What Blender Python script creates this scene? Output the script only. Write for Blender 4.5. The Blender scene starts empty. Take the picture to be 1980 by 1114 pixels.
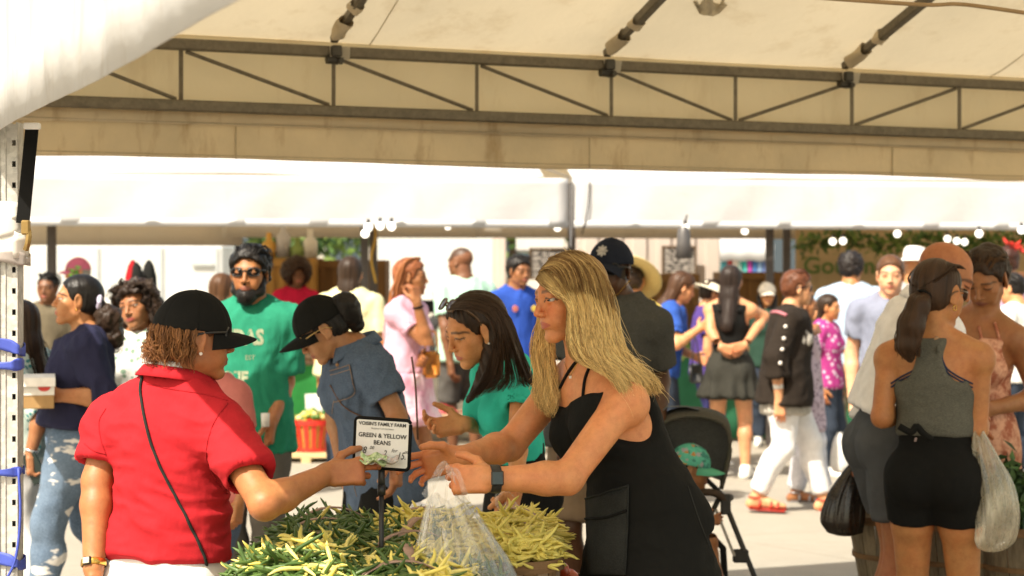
import bpy, math, random, time
import numpy as np
from mathutils import Vector, Matrix
from mathutils.bvhtree import BVHTree
T0 = time.time()
SC = bpy.context.scene
COL = SC.collection
random.seed(7); RNG = np.random.default_rng(7)
FPX, HZ, CAMZ = 3600.0, 530.0, 1.58
def A(*v): return np.array(v, float)
def P(px, py, d): return A((px-990)/FPX*d, d, CAMZ-(py-HZ)/FPX*d)
def nrm(v): v = np.asarray(v, float); return v/max(np.linalg.norm(v), 1e-9)
R_ = math.radians

# ---------------------------------------------------------------- camera, sky, sun, exposure
cam = bpy.data.objects.new('camera', bpy.data.cameras.new('camera')); COL.objects.link(cam)
cam.location = (0, 0, CAMZ); cam.rotation_euler = (R_(90), 0, 0)
cam.data.sensor_width = 36; cam.data.lens = FPX/1980*36; cam.data.shift_y = -27/1980
cam.data.clip_start = .05; cam.data.clip_end = 900
cam.data.dof.use_dof = True; cam.data.dof.focus_distance = 4.95; cam.data.dof.aperture_fstop = 4.6
SC.camera = cam
SUN_EL, SUN_H = R_(52), nrm(A(-.62, -.78, 0))
SUN_V = SUN_H*math.cos(SUN_EL)+A(0, 0, math.sin(SUN_EL))
w = bpy.data.worlds.new('World'); SC.world = w; w.use_nodes = True
nt = w.node_tree; bg = nt.nodes['Background']; bg.inputs[1].default_value = .15
sky = nt.nodes.new('ShaderNodeTexSky'); sky.sky_type = 'NISHITA'; sky.sun_disc = False
sky.sun_elevation = SUN_EL; sky.sun_rotation = math.atan2(SUN_H[0], SUN_H[1])
sky.air_density = 1.0; sky.dust_density = 2.5; sky.ozone_density = .7
wb = nt.nodes.new('ShaderNodeMix'); wb.data_type = 'RGBA'; wb.blend_type = 'MULTIPLY'; wb.inputs[0].default_value = 1; wb.inputs[7].default_value = (1, .86, .62, 1)   # warm white balance
nt.links.new(sky.outputs[0], wb.inputs[6]); nt.links.new(wb.outputs[2], bg.inputs[0])
sl = bpy.data.lights.new('sun', 'SUN'); sl.energy = 3.3; sl.angle = R_(.53); sl.color = (1, .925, .79)
so = bpy.data.objects.new('sun', sl); COL.objects.link(so)
so.rotation_euler = Vector(-SUN_V).to_track_quat('-Z', 'Y').to_euler()
SC.view_settings.view_transform = 'Standard'; SC.view_settings.look = 'None'
SC.view_settings.gamma = 1; SC.view_settings.use_curve_mapping = False
SC.view_settings.exposure = 1.35
SC.cycles.max_bounces = 10; SC.cycles.transparent_max_bounces = 24
SC.cycles.sample_clamp_indirect = 6; SC.cycles.caustics_reflective = False; SC.cycles.caustics_refractive = False

# ---------------------------------------------------------------- tagging / linking
def tag(o, label=None, cat=None, group=None, kind=None):
    if label: o['label'] = label
    if cat: o['category'] = cat
    if group: o['group'] = group
    if kind: o['kind'] = kind
    return o
def empty(name, loc=(0, 0, 0), label=None, cat=None, group=None, rz=0):
    o = bpy.data.objects.new(name, None); o.empty_display_size = .1; COL.objects.link(o)
    o.location = tuple(loc); o.rotation_euler = (0, 0, rz)
    return tag(o, label, cat, group)
def world_m(o):
    m = Matrix.LocRotScale(o.location, o.rotation_euler, o.scale)
    return world_m(o.parent) @ o.matrix_parent_inverse @ m if o.parent else m
def link(name, me, parent=None, mat=None):
    o = bpy.data.objects.new(name, me); COL.objects.link(o)
    if mat is not None and not me.materials: me.materials.append(mat)
    if parent is not None:
        o.parent = parent
        m = world_m(parent)
        o.matrix_parent_inverse = m.inverted()     # vertices are written in world space
    return o
def copy_tree(o, parent=None):
    c = o.copy(); COL.objects.link(c)
    if parent is not None: c.parent = parent
    for ch in o.children: copy_tree(ch, c)
    return c
def np_mesh(name, v, faces, smooth=True, col=None, fmat=None, mats=()):
    """faces: list of (n,k) int arrays of tri/quads"""
    me = bpy.data.meshes.new(name)
    v = np.asarray(v, np.float32).reshape(-1, 3)
    fs = [np.asarray(f, np.int32) for f in faces if len(f)]
    me.vertices.add(len(v)); me.vertices.foreach_set('co', v.ravel())
    nl = sum(f.size for f in fs); nf = sum(len(f) for f in fs)
    me.loops.add(nl); me.polygons.add(nf)
    me.loops.foreach_set('vertex_index', np.concatenate([f.ravel() for f in fs]))
    st, s = [], 0
    for f in fs:
        st.append(s+np.arange(len(f))*f.shape[1]); s += f.size
    me.polygons.foreach_set('loop_start', np.concatenate(st).astype(np.int32))
    me.polygons.foreach_set('use_smooth', np.full(nf, bool(smooth)))
    for m in mats: me.materials.append(m)
    if fmat is not None: me.polygons.foreach_set('material_index', np.asarray(fmat, np.int32))
    if col is not None:
        ca = me.color_attributes.new('col', 'FLOAT_COLOR', 'POINT')
        c = np.ones((len(v), 4), np.float32); c[:, :3] = col
        ca.data.foreach_set('color', c.ravel())
    me.update(calc_edges=True); me.validate()
    if not smooth: me.shade_flat()
    return me

# ---------------------------------------------------------------- noise
_TAB = np.random.default_rng(3).random((32, 32, 32)).astype(np.float32)
def vnoise(p, f=1.0, seed=0):
    q = np.asarray(p, np.float32)*f + A(seed*7.31, seed*3.17, seed*5.77).astype(np.float32)
    i = np.floor(q).astype(np.int32); t = q-i; t = t*t*(3-2*t); i &= 31; j = (i+1) & 31
    x0, y0, z0 = i[:, 0], i[:, 1], i[:, 2]; x1, y1, z1 = j[:, 0], j[:, 1], j[:, 2]
    tx, ty, tz = t[:, 0], t[:, 1], t[:, 2]; T = _TAB
    a = T[x0, y0, z0]*(1-tx)+T[x1, y0, z0]*tx; b = T[x0, y1, z0]*(1-tx)+T[x1, y1, z0]*tx
    c = T[x0, y0, z1]*(1-tx)+T[x1, y0, z1]*tx; d = T[x0, y1, z1]*(1-tx)+T[x1, y1, z1]*tx
    return ((a*(1-ty)+b*ty)*(1-tz)+(c*(1-ty)+d*ty)*tz)*2-1
def vnormals(v, faces):
    n = np.zeros_like(v)
    for f in faces:
        if not len(f): continue
        c = np.cross(v[f[:, 2]]-v[f[:, 0]], v[f[:, -1]]-v[f[:, 1]] if f.shape[1] == 4 else v[f[:, 1]]-v[f[:, 0]])
        if f.shape[1] == 3: c = -c
        for k in range(f.shape[1]):
            for a in range(3): n[:, a] += np.bincount(f[:, k], c[:, a], len(v))
    return n/np.maximum(np.linalg.norm(n, axis=1, keepdims=True), 1e-12)

# ---------------------------------------------------------------- signed-distance modelling
class Op:
    __slots__ = ('kind', 'd', 'k', 'cuts', 'mode', 'tag')
    def __init__(s, kind, d, k=.02, cuts=(), mode='u', tag=''):
        s.kind, s.d, s.k, s.cuts, s.mode, s.tag = kind, d, k, list(cuts), mode, tag
    def grow(s, off, k=None, cuts=None):
        d = dict(s.d)
        if s.kind == 'c': d['ra'] = d['ra']+off; d['rb'] = d['rb']+off
        elif s.kind == 'e': d['r'] = d['r']+off
        return Op(s.kind, d, s.k if k is None else k, s.cuts if cuts is None else cuts, s.mode, s.tag)
    def bb(s):
        d = s.d
        if s.kind == 'c':
            r = max(d['ra'], d['rb'])*max(1, d.get('fs', 1))
            return np.minimum(d['a'], d['b'])-r, np.maximum(d['a'], d['b'])+r
        if s.kind == 'e': r = d['r'].max(); return d['c']-r, d['c']+r
        r = np.linalg.norm(d['h'])+d['rr']; return d['c']-r, d['c']+r
    def f(s, X, Y, Z):
        d = s.d
        if s.kind == 'c':
            a, b = d['a'], d['b']; px, py, pz = X-a[0], Y-a[1], Z-a[2]; ba = b-a
            if 'fd' in d:
                w_, fs = d['fd'], d['fs']
                q = (px*w_[0]+py*w_[1]+pz*w_[2])*(1/fs-1)
                px, py, pz = px+q*w_[0], py+q*w_[1], pz+q*w_[2]
                ba = ba+np.dot(ba, w_)*(1/fs-1)*w_
            t = np.clip((px*ba[0]+py*ba[1]+pz*ba[2])/max(np.dot(ba, ba), 1e-9), 0, 1)
            r = np.sqrt((px-t*ba[0])**2+(py-t*ba[1])**2+(pz-t*ba[2])**2)-(d['ra']+t*(d['rb']-d['ra']))
            if 'fd' in d: r = r*min(1, d['fs'])
        elif s.kind == 'e':
            c, R, q = d['c'], d['R'], d['r']; px, py, pz = X-c[0], Y-c[1], Z-c[2]
            u = [(px*R[i][0]+py*R[i][1]+pz*R[i][2]) for i in range(3)]
            k0 = np.sqrt(sum((u[i]/q[i])**2 for i in range(3)))
            k1 = np.sqrt(sum((u[i]/q[i]**2)**2 for i in range(3)))
            r = k0*(k0-1)/np.maximum(k1, 1e-6)
        else:
            c, R, h = d['c'], d['R'], d['h']; px, py, pz = X-c[0], Y-c[1], Z-c[2]
            u = [np.abs(px*R[i][0]+py*R[i][1]+pz*R[i][2])-h[i] for i in range(3)]
            r = np.sqrt(sum(np.maximum(x, 0)**2 for x in u))+np.minimum(np.maximum(u[0], np.maximum(u[1], u[2])), 0)-d['rr']
        for (pt, n) in s.cuts:
            r = np.maximum(r, (X-pt[0])*n[0]+(Y-pt[1])*n[1]+(Z-pt[2])*n[2])
        return r
def cone(a, b, ra, rb, k=.02, fd=None, fs=1, **kw):
    d = dict(a=np.asarray(a, float), b=np.asarray(b, float), ra=ra, rb=rb)
    if fd is not None: d['fd'] = nrm(fd); d['fs'] = fs
    return Op('c', d, k, **kw)
def ell(c, r, R=np.eye(3), k=.02, **kw):
    return Op('e', dict(c=np.asarray(c, float), r=np.asarray(r, float), R=np.asarray(R, float)), k, **kw)
def rbox(c, h, R=np.eye(3), rr=.005, k=.01, **kw):
    return Op('b', dict(c=np.asarray(c, float), h=np.asarray(h, float), R=np.asarray(R, float), rr=rr), k, **kw)
def sdf_grid(ops, h, lo=None, hi=None):
    if lo is None:
        B = [o.bb() for o in ops if o.mode == 'u']
        lo = np.min([b[0] for b in B], 0)-3*h; hi = np.max([b[1] for b in B], 0)+3*h
    n = np.ceil((hi-lo)/h).astype(int)+1
    ax = [(lo[i]+np.arange(n[i])*h).astype(np.float32) for i in range(3)]
    D = np.full(n, .3, np.float32)
    for o in ops:
        b0, b1 = o.bb(); m = o.k+3*h
        i0 = np.clip(np.floor((b0-m-lo)/h).astype(int), 0, n); i1 = np.clip(np.ceil((b1+m-lo)/h).astype(int)+1, 0, n)
        if (i1 <= i0).any(): continue
        sl = tuple(slice(i0[k], i1[k]) for k in range(3))
        d = o.f(ax[0][sl[0]][:, None, None], ax[1][sl[1]][None, :, None], ax[2][sl[2]][None, None, :]).astype(np.float32)
        g = D[sl]; k = max(o.k if o.k < .02 else .02+(o.k-.02)*.3, 1e-5)
        if o.mode == 'u':
            q = np.maximum(k-np.abs(g-d), 0); D[sl] = np.minimum(g, d)-q*q*(.25/k)
        elif o.mode == 's':
            d = -d; q = np.maximum(k-np.abs(g-d), 0); D[sl] = np.maximum(g, d)+q*q*(.25/k)
    return D, lo
_CO = np.array([(0,0,0),(1,0,0),(0,1,0),(1,1,0),(0,0,1),(1,0,1),(0,1,1),(1,1,1)])
_ED = [(0,1),(2,3),(4,5),(6,7),(0,2),(1,3),(4,6),(5,7),(0,4),(1,5),(2,6),(3,7)]
def surfnet(D, lo, h):
    S = D < 0
    c = np.zeros(tuple(np.array(S.shape)-1), np.uint8)
    for (x, y, z) in _CO: c += S[x:x+c.shape[0], y:y+c.shape[1], z:z+c.shape[2]]
    ijk = np.argwhere((c > 0) & (c < 8))
    if not len(ijk): return np.zeros((0, 3)), np.zeros((0, 4), int)
    val = np.stack([D[ijk[:, 0]+x, ijk[:, 1]+y, ijk[:, 2]+z] for (x, y, z) in _CO], 1)
    acc = np.zeros((len(ijk), 3)); cnt = np.zeros(len(ijk))
    for a, b in _ED:
        m = (val[:, a] < 0) != (val[:, b] < 0)
        den = val[:, a]-val[:, b]; t = np.where(m, val[:, a]/np.where(np.abs(den) < 1e-12, 1, den), 0)
        acc += (_CO[a]+t[:, None]*(_CO[b]-_CO[a]))*m[:, None]; cnt += m
    v = lo+h*(ijk+acc/cnt[:, None])
    idm = np.full(c.shape, -1, np.int32); idm[tuple(ijk.T)] = np.arange(len(ijk))
    Q = []
    for axis in range(3):
        s0 = [slice(None)]*3; s1 = [slice(None)]*3; s0[axis] = slice(0, -1); s1[axis] = slice(1, None)
        a, b = S[tuple(s0)], S[tuple(s1)]
        e = np.argwhere(a != b); o1, o2 = (axis+1) % 3, (axis+2) % 3
        ok = (e[:, o1] > 0) & (e[:, o2] > 0) & (e[:, o1] < c.shape[o1]) & (e[:, o2] < c.shape[o2]); e = e[ok]
        if not len(e): continue
        u1 = np.zeros(3, int); u1[o1] = 1; u2 = np.zeros(3, int); u2[o2] = 1
        q = np.stack([idm[tuple((e-u1-u2).T)], idm[tuple((e-u2).T)], idm[tuple(e.T)], idm[tuple((e-u1).T)]], 1)
        fl = ~a[tuple(e.T)]; q[fl] = q[fl][:, ::-1]; Q.append(q)
    q = np.concatenate(Q); return v, q[(q >= 0).all(1)]
def sdf_mesh(ops, h, lo=None, hi=None):
    D, l = sdf_grid(ops, h, lo, hi); return surfnet(D, l, h)
def relax(v, q, it=1, lam=.5):
    for _ in range(it):
        s = np.zeros_like(v); n = np.zeros(len(v))
        for a, b in ((0,1),(1,2),(2,3),(3,0)):
            for i, j in ((a, b), (b, a)):
                for k in range(3): s[:, k] += np.bincount(q[:, i], v[q[:, j], k], len(v))
                n += np.bincount(q[:, i], minlength=len(v))
        v = v+lam*(s/np.maximum(n, 1)[:, None]-v)
    return v

# ---------------------------------------------------------------- polygon builder
class MB:
    def __init__(s): s.v, s.f3, s.f4, s.m3, s.m4, s.n = [], [], [], [], [], 0
    def add(s, v, f, mi=0):
        v = np.asarray(v, float); f = np.asarray(f, int)+s.n; s.v.append(v); s.n += len(v)
        (s.f3 if f.shape[1] == 3 else s.f4).append(f); (s.m3 if f.shape[1] == 3 else s.m4).append(np.full(len(f), mi))
        return s
    def box(s, c, h, R=np.eye(3), mi=0, bev=0):
        """rows of R are the box axes"""
        c, h, R = np.asarray(c, float), np.asarray(h, float), np.asarray(R, float)
        if bev <= 0:
            v = np.array([(x, y, z) for z in (-1, 1) for y in (-1, 1) for x in (-1, 1)])*h
            f = [(0,2,3,1),(4,5,7,6),(0,1,5,4),(2,6,7,3),(0,4,6,2),(1,3,7,5)]
            return s.add(c+v@R, f, mi)
        b = min(bev, h.min()*.9); vs = []; 
        for z in (-1, 1):
            for y in (-1, 1):
                for x in (-1, 1):
                    for ax in range(3):
                        q = np.array([x, y, z], float)*h
                        for k in range(3):
                            if k != ax: q[k] -= np.sign(q[k])*b
                        vs.append(q)
        vs = np.array(vs); f4, f3 = [], []
        I = lambda x, y, z, ax: ((z > 0)*4+(y > 0)*2+(x > 0))*3+ax
        for ax in range(3):
            o1, o2 = (ax+1) % 3, (ax+2) % 3
            for sg in (-1, 1):
                L = []
                for (p, q) in ((-1,-1),(1,-1),(1,1),(-1,1)):
                    t = [0, 0, 0]; t[ax] = sg; t[o1] = p; t[o2] = q; L.append(I(*t, ax))
                f4.append(L if sg > 0 else L[::-1])
            for p in (-1, 1):
                for q in (-1, 1):
                    t0 = [0,0,0]; t0[ax] = -1; t0[o1] = p; t0[o2] = q; t1 = list(t0); t1[ax] = 1
                    L = [I(*t0, o1), I(*t1, o1), I(*t1, o2), I(*t0, o2)]
                    f4.append(L if p*q > 0 else L[::-1])
        for x in (-1, 1):
            for y in (-1, 1):
                for z in (-1, 1):
                    L = [I(x, y, z, 0), I(x, y, z, 1), I(x, y, z, 2)]; f3.append(L if x*y*z > 0 else L[::-1])
        n0 = s.n; s.add(c+vs@R, f4, mi); s.f3.append(np.array(f3)+n0); s.m3.append(np.full(len(f3), mi))
        return s
    def bar(s, a, b, wx, wy, up=(0, 0, 1), mi=0, bev=0):
        a, b = np.asarray(a, float), np.asarray(b, float); d = nrm(b-a); up = np.asarray(up, float)
        if abs(np.dot(d, up)) > .98: up = A(1, 0, 0)
        x = nrm(np.cross(up, d)); y = np.cross(d, x)
        return s.box((a+b)/2, (wx/2, wy/2, np.linalg.norm(b-a)/2), np.array([x, y, d]), mi, bev)
    def tube(s, pts, r, n=8, mi=0, caps=True, closed=False):
        v, f = tube_geo([np.asarray(pts, float)], r, n, closed)
        n0 = s.n; s.add(v, f, mi)
        if caps and not closed:
            m = len(pts)
            for ring, rev in ((range(n), True), (range((m-1)*n, m*n), False)):
                L = list(ring); c = v[L].mean(0)[None]
                k = s.n; s.v.append(c); s.n += 1
                t = [(L[i]+n0, L[(i+1) % n]+n0, k) for i in range(n)]
                s.f3.append(np.array([q[::-1] if rev else q for q in t])); s.m3.append(np.full(n, mi))
        return s
    def grid(s, V_, mi=0, wrap=False):
        """V_ (r,c,3)"""
        r, c = V_.shape[:2]; i = np.arange(r*c).reshape(r, c)
        if wrap: i = np.concatenate([i, i[:, :1]], 1)
        f = np.stack([i[:-1, :-1], i[:-1, 1:], i[1:, 1:], i[1:, :-1]], -1).reshape(-1, 4)
        return s.add(V_.reshape(-1, 3), f, mi)
    def lathe(s, c, prof, n=24, R=np.eye(3), mi=0):
        a = np.arange(n)*2*np.pi/n
        V_ = np.array([[(r*math.cos(t), r*math.sin(t), z) for t in a] for r, z in prof])@np.asarray(R, float)+np.asarray(c, float)
        return s.grid(V_, mi, True)
    def build(s, name, mats, parent=None, smooth=False, solid=0):
        if not isinstance(mats, (list, tuple)): mats = [mats]
        v = np.concatenate(s.v); F_, M_ = [], []
        if s.f4: F_.append(np.concatenate(s.f4)); M_.append(np.concatenate(s.m4))
        if s.f3: F_.append(np.concatenate(s.f3)); M_.append(np.concatenate(s.m3))
        if solid:
            nr = vnormals(v, F_); n = len(v); F2 = [f[:, ::-1]+n for f in F_]
            from collections import Counter
            ed = Counter()
            for f in F_:
                for p in f:
                    for k in range(len(p)): ed[(p[k], p[(k+1) % len(p)])] += 1
            rim = [(b, a, a+n, b+n) for (a, b) in ed if (b, a) not in ed]
            v = np.concatenate([v+nr*solid/2, v-nr*solid/2]); F_ = F_+F2; M_ = M_+M_
            if rim: F_.append(np.array(rim)); M_.append(np.zeros(len(rim), int))
        me = np_mesh(name, v, F_, smooth, fmat=np.concatenate(M_), mats=mats)
        return link(name, me, parent)
def tube_geo(paths, r, n=4, closed=False):
    """paths: list of equal-length (m,3) or array (S,m,3); r scalar, (m,) or (S,m)"""
    Pt = np.asarray(paths, float); S_, m, _ = Pt.shape
    if closed: d = np.roll(Pt, -1, 1)-np.roll(Pt, 1, 1)
    else: d = np.gradient(Pt, axis=1)
    d /= np.maximum(np.linalg.norm(d, axis=2, keepdims=True), 1e-9)
    up = np.zeros_like(d); mean = d.mean(1); ref = np.where(np.abs(mean[:, 2:3]) > .8, A(1, .1, 0)[None], A(0, .05, 1)[None])
    up[:] = ref[:, None, :]
    x = np.cross(up, d); x /= np.maximum(np.linalg.norm(x, axis=2, keepdims=True), 1e-6); y = np.cross(d, x)
    r = np.asarray(r, float); r = np.broadcast_to(r if r.ndim != 1 else r[None], (S_, m))
    a = np.arange(n)*2*np.pi/n
    V_ = Pt[:, :, None, :]+r[:, :, None, None]*(np.cos(a)[None, None, :, None]*x[:, :, None, :]+np.sin(a)[None, None, :, None]*y[:, :, None, :])
    i = np.arange(S_*m*n).reshape(S_, m, n); j = np.concatenate([i, i[:, :, :1]], 2)
    if closed: j = np.concatenate([j, j[:, :1]], 1)
    f = np.stack([j[:, :-1, :-1], j[:, :-1, 1:], j[:, 1:, 1:], j[:, 1:, :-1]], -1).reshape(-1, 4)
    return V_.reshape(-1, 3), f
def spline(pts, n):
    """Catmull-Rom through pts -> n points"""
    p = np.asarray(pts, float); p = np.concatenate([[2*p[0]-p[1]], p, [2*p[-1]-p[-2]]]); k = len(p)-3
    t = np.linspace(0, k-1e-9, n); i = t.astype(int); u = (t-i)[:, None]
    a, b, c, d = p[i], p[i+1], p[i+2], p[i+3]
    return .5*((2*b)+(c-a)*u+(2*a-5*b+4*c-d)*u**2+(3*b-a-3*c+d)*u**3)

# ---------------------------------------------------------------- materials
_M = {}
class NT:
    def __init__(s, name):
        s.m = bpy.data.materials.new(name); s.m.use_nodes = True; s.t = s.m.node_tree; s.b = s.t.nodes['Principled BSDF']
        s.out = s.t.nodes['Material Output']
    def n(s, ty, **kw):
        o = s.t.nodes.new('ShaderNode'+ty)
        for k, v in kw.items(): setattr(o, k, v)
        return o
    def l(s, a, b): s.t.links.new(a, b)
    def co(s, scale=(1, 1, 1)):
        g = s.n('NewGeometry'); m = s.n('Mapping'); m.inputs[3].default_value = scale; s.l(g.outputs['Position'], m.inputs[0]); return m.outputs[0]
    def noise(s, vec, scale, detail=4, rough=.6):
        o = s.n('TexNoise'); o.inputs['Scale'].default_value = scale; o.inputs['Detail'].default_value = detail
        o.inputs['Roughness'].default_value = rough; s.l(vec, o.inputs['Vector']); return o.outputs['Fac']
    def ramp(s, fac, stops, interp='LINEAR'):
        o = s.n('ValToRGB'); e = o.color_ramp; e.interpolation = interp
        while len(e.elements) < len(stops): e.elements.new(.5)
        for q, (p, c) in zip(e.elements, stops): q.position = p; q.color = (*c, 1) if len(c) == 3 else c
        s.l(fac, o.inputs[0]); return o.outputs[0]
    def mix(s, fac, a, b, mode='MIX'):
        o = s.n('Mix', data_type='RGBA', blend_type=mode)
        for v, i in ((fac, 0), (a, 6), (b, 7)):
            if isinstance(v, (int, float)): o.inputs[i].default_value = v
            elif isinstance(v, tuple): o.inputs[i].default_value = (*v[:3], 1)
            else: s.l(v, o.inputs[i])
        return o.outputs[2]
    def bump(s, h, strength=.3, dist=.01, prev=None):
        o = s.n('Bump'); o.inputs['Strength'].default_value = strength; o.inputs['Distance'].default_value = dist
        s.l(h, o.inputs['Height'])
        if prev is not None: s.l(prev, o.inputs['Normal'])
        return o.outputs[0]
    def base(s, c):
        if isinstance(c, tuple): s.b.inputs['Base Color'].default_value = (*c[:3], 1)
        else: s.l(c, s.b.inputs['Base Color'])
    def set(s, **kw):
        for k, v in kw.items():
            s.b.inputs[{'rough':'Roughness','metal':'Metallic','spec':'Specular IOR Level','sheen':'Sheen Weight','sss':'Subsurface Weight','trans':'Transmission Weight','alpha':'Alpha','coat':'Coat Weight'}[k]].default_value = v
def sc_(c, f): return tuple(min(1, max(0, x*f)) for x in c)
def m_plain(key, c, rough=.6, metal=0, var=.12, ns=25, bump=.1, bd=.003, spec=.5):
    if key in _M: return _M[key]
    t = NT(key); v = t.co()
    n = t.noise(v, ns, 5)
    t.base(t.ramp(n, [(.3, sc_(c, 1-var)), (.7, sc_(c, 1+var))])); t.set(rough=rough, metal=metal, spec=spec)
    t.l(t.bump(t.noise(v, ns*6, 3), bump, bd), t.b.inputs['Normal'])
    _M[key] = t.m; return t.m
def m_cloth(key, c, kind='plain', c2=None, scale=1.0, rough=.9, wr=.35, trans=0):
    key = 'cloth_'+key
    if key in _M: return _M[key]
    t = NT(key); v = t.co(); n = t.noise(v, 14, 4)
    col = t.ramp(n, [(.3, sc_(c, .88)), (.7, sc_(c, 1.10))])
    if kind == 'denim':
        f = t.noise(t.co((1, 1, 3)), 160, 2, .8)
        col = t.mix(.55, col, t.ramp(f, [(.35, sc_(c, .55)), (.5, c), (.66, sc_(c, 1.9))]))
        b = t.noise(v, 7, 3); col = t.mix(t.ramp(b, [(.45, (0,0,0)), (.75, (.6,.6,.6))]), col, sc_(c, 1.8))
    elif kind == 'floral':
        vo = t.n('TexVoronoi'); vo.inputs['Scale'].default_value = 28*scale; vo.inputs['Randomness'].default_value = 1; t.l(v, vo.inputs['Vector'])
        wn = t.noise(v, 60*scale, 2)
        ad = t.n('Math', operation='ADD'); ml = t.n('Math', operation='MULTIPLY'); ml.inputs[1].default_value = .35
        t.l(wn, ml.inputs[0]); t.l(vo.outputs['Distance'], ad.inputs[0]); t.l(ml.outputs[0], ad.inputs[1])
        f = t.ramp(ad.outputs[0], [(.46, (1,1,1)), (.54, (0,0,0))])
        col = t.mix(f, col, c2)
    elif kind == 'tie':
        f = t.ramp(t.noise(v, 11*scale, 3, .7), [(.42, (0,0,0)), (.6, (1,1,1))]); col = t.mix(f, col, c2)
    elif kind == 'heather':
        f = t.ramp(t.noise(t.co((1, 1, 4)), 130, 2, .7), [(.35, (0,0,0)), (.65, (1,1,1))]); col = t.mix(f, col, c2)
    elif kind == 'stripe':
        wv = t.n('TexWave'); wv.inputs['Scale'].default_value = 30*scale; wv.inputs['Distortion'].default_value = 1.5; t.l(v, wv.inputs['Vector'])
        f = t.ramp(wv.outputs[1], [(.4, (0,0,0)), (.6, (1,1,1))]); col = t.mix(f, col, c2)
    t.base(col); t.set(rough=rough, spec=.18, sheen=.0)
    b1 = t.bump(t.noise(t.co((1, 1, .45)), 16, 3), wr, .012)
    t.l(t.bump(t.noise(v, 420, 2, .8), .25, .001, b1), t.b.inputs['Normal'])
    if trans:
        tr = t.n('BsdfTranslucent'); t.l(col, tr.inputs[0]); mx = t.n('MixShader'); mx.inputs[0].default_value = trans
        t.l(t.b.outputs[0], mx.inputs[1]); t.l(tr.outputs[0], mx.inputs[2]); t.l(mx.outputs[0], t.out.inputs[0])
    _M[key] = t.m; return t.m
def m_skin():
    if 'skin' in _M: return _M['skin']
    t = NT('skin'); a = t.n('Attribute'); a.attribute_name = 'col'; v = t.co()
    n = t.ramp(t.noise(v, 38, 6, .65), [(.3, (.84,.76,.74)), (.52, (.97,.96,.95)), (.7, (1.06,1.06,1.04))]); big = t.ramp(t.noise(v, 11, 3), [(.35, (1.05,.93,.90)), (.65, (.97,1.0,1.0))]); n = t.mix(1.0, n, big, 'MULTIPLY')
    c = t.mix(1.0, a.outputs['Color'], n, 'MULTIPLY')
    fr = t.ramp(t.noise(v, 320, 2, .5), [(.62, (1,1,1)), (.72, (.86,.80,.76))]); c = t.mix(1.0, c, fr, 'MULTIPLY')
    t.base(c); t.set(rough=.48, spec=.42, sss=.12); t.b.inputs['Subsurface Radius'].default_value = (.012, .005, .003)
    t.b.inputs['Subsurface Scale'].default_value = .6
    t.l(t.bump(t.noise(v, 520, 3, .7), .3, .0012, t.bump(t.noise(v, 60, 4), .18, .004)), t.b.inputs['Normal']); _M['skin'] = t.m; return t.m
def m_hair(key, rough=.42):
    key = 'hair_'+key
    if key in _M: return _M[key]
    t = NT(key); a = t.n('Attribute'); a.attribute_name = 'col'
    t.base(a.outputs['Color']); t.set(rough=rough, spec=.22)
    b = t.noise(t.co((1, 1, .12)), 190, 3, .7); t.l(t.bump(b, .55, .003), t.b.inputs['Normal'])
    _M[key] = t.m; return t.m
def m_attr(key, rough=.6):
    if key in _M: return _M[key]
    t = NT(key); a = t.n('Attribute'); a.attribute_name = 'col'; t.base(a.outputs['Color']); t.set(rough=rough); _M[key] = t.m; return t.m
# ================================================================ people
SKIN = dict(pale=(.62,.35,.21), light=(.56,.30,.165), tan=(.42,.21,.10), olive=(.40,.22,.11), brown=(.26,.12,.052), dark=(.095,.045,.023), deep=(.15,.068,.033))
HAIRC = dict(black=(.012,.010,.009), dbrown=(.030,.017,.010), brown=(.075,.035,.016), auburn=(.16,.065,.025), blonde=(.50,.31,.11), grey=(.25,.24,.22), copper=(.22,.075,.03))
Z_ = A(0, 0, 1)
def rot_about(v, ax, ang):
    ax = nrm(ax); c, s = math.cos(ang), math.sin(ang)
    return v*c+np.cross(ax, v)*s+ax*np.dot(ax, v)*(1-c)
def yawv(deg): a = R_(deg); return A(math.sin(a), -math.cos(a), 0)
def ik(a, b, l1, l2, hint):
    d = b-a; L = np.linalg.norm(d); 
    if L > (l1+l2)*.995: s = L/((l1+l2)*.995); l1 *= s; l2 *= s
    x = (l1*l1-l2*l2+L*L)/(2*L); y = math.sqrt(max(l1*l1-x*x, 0)); d = d/L
    h = nrm(hint-np.dot(hint, d)*d); return a+d*x+h*y
HANDS = dict(relax=[(18,30,18),(24,34,20),(28,36,22),(32,38,22)], flat=[(3,8,5)]*4, fist=[(70,88,45),(74,92,45),(76,92,45),(78,92,45)],
             grip=[(42,60,35),(48,62,35),(52,64,35),(56,64,35)], cup=[(25,38,22),(30,42,24),(34,44,24),(38,44,24)],
             point=[(8,10,5),(20,30,18),(52,70,35),(60,75,35)], splay=[(6,12,8),(14,22,14),(24,34,20),(34,40,22)])
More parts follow.
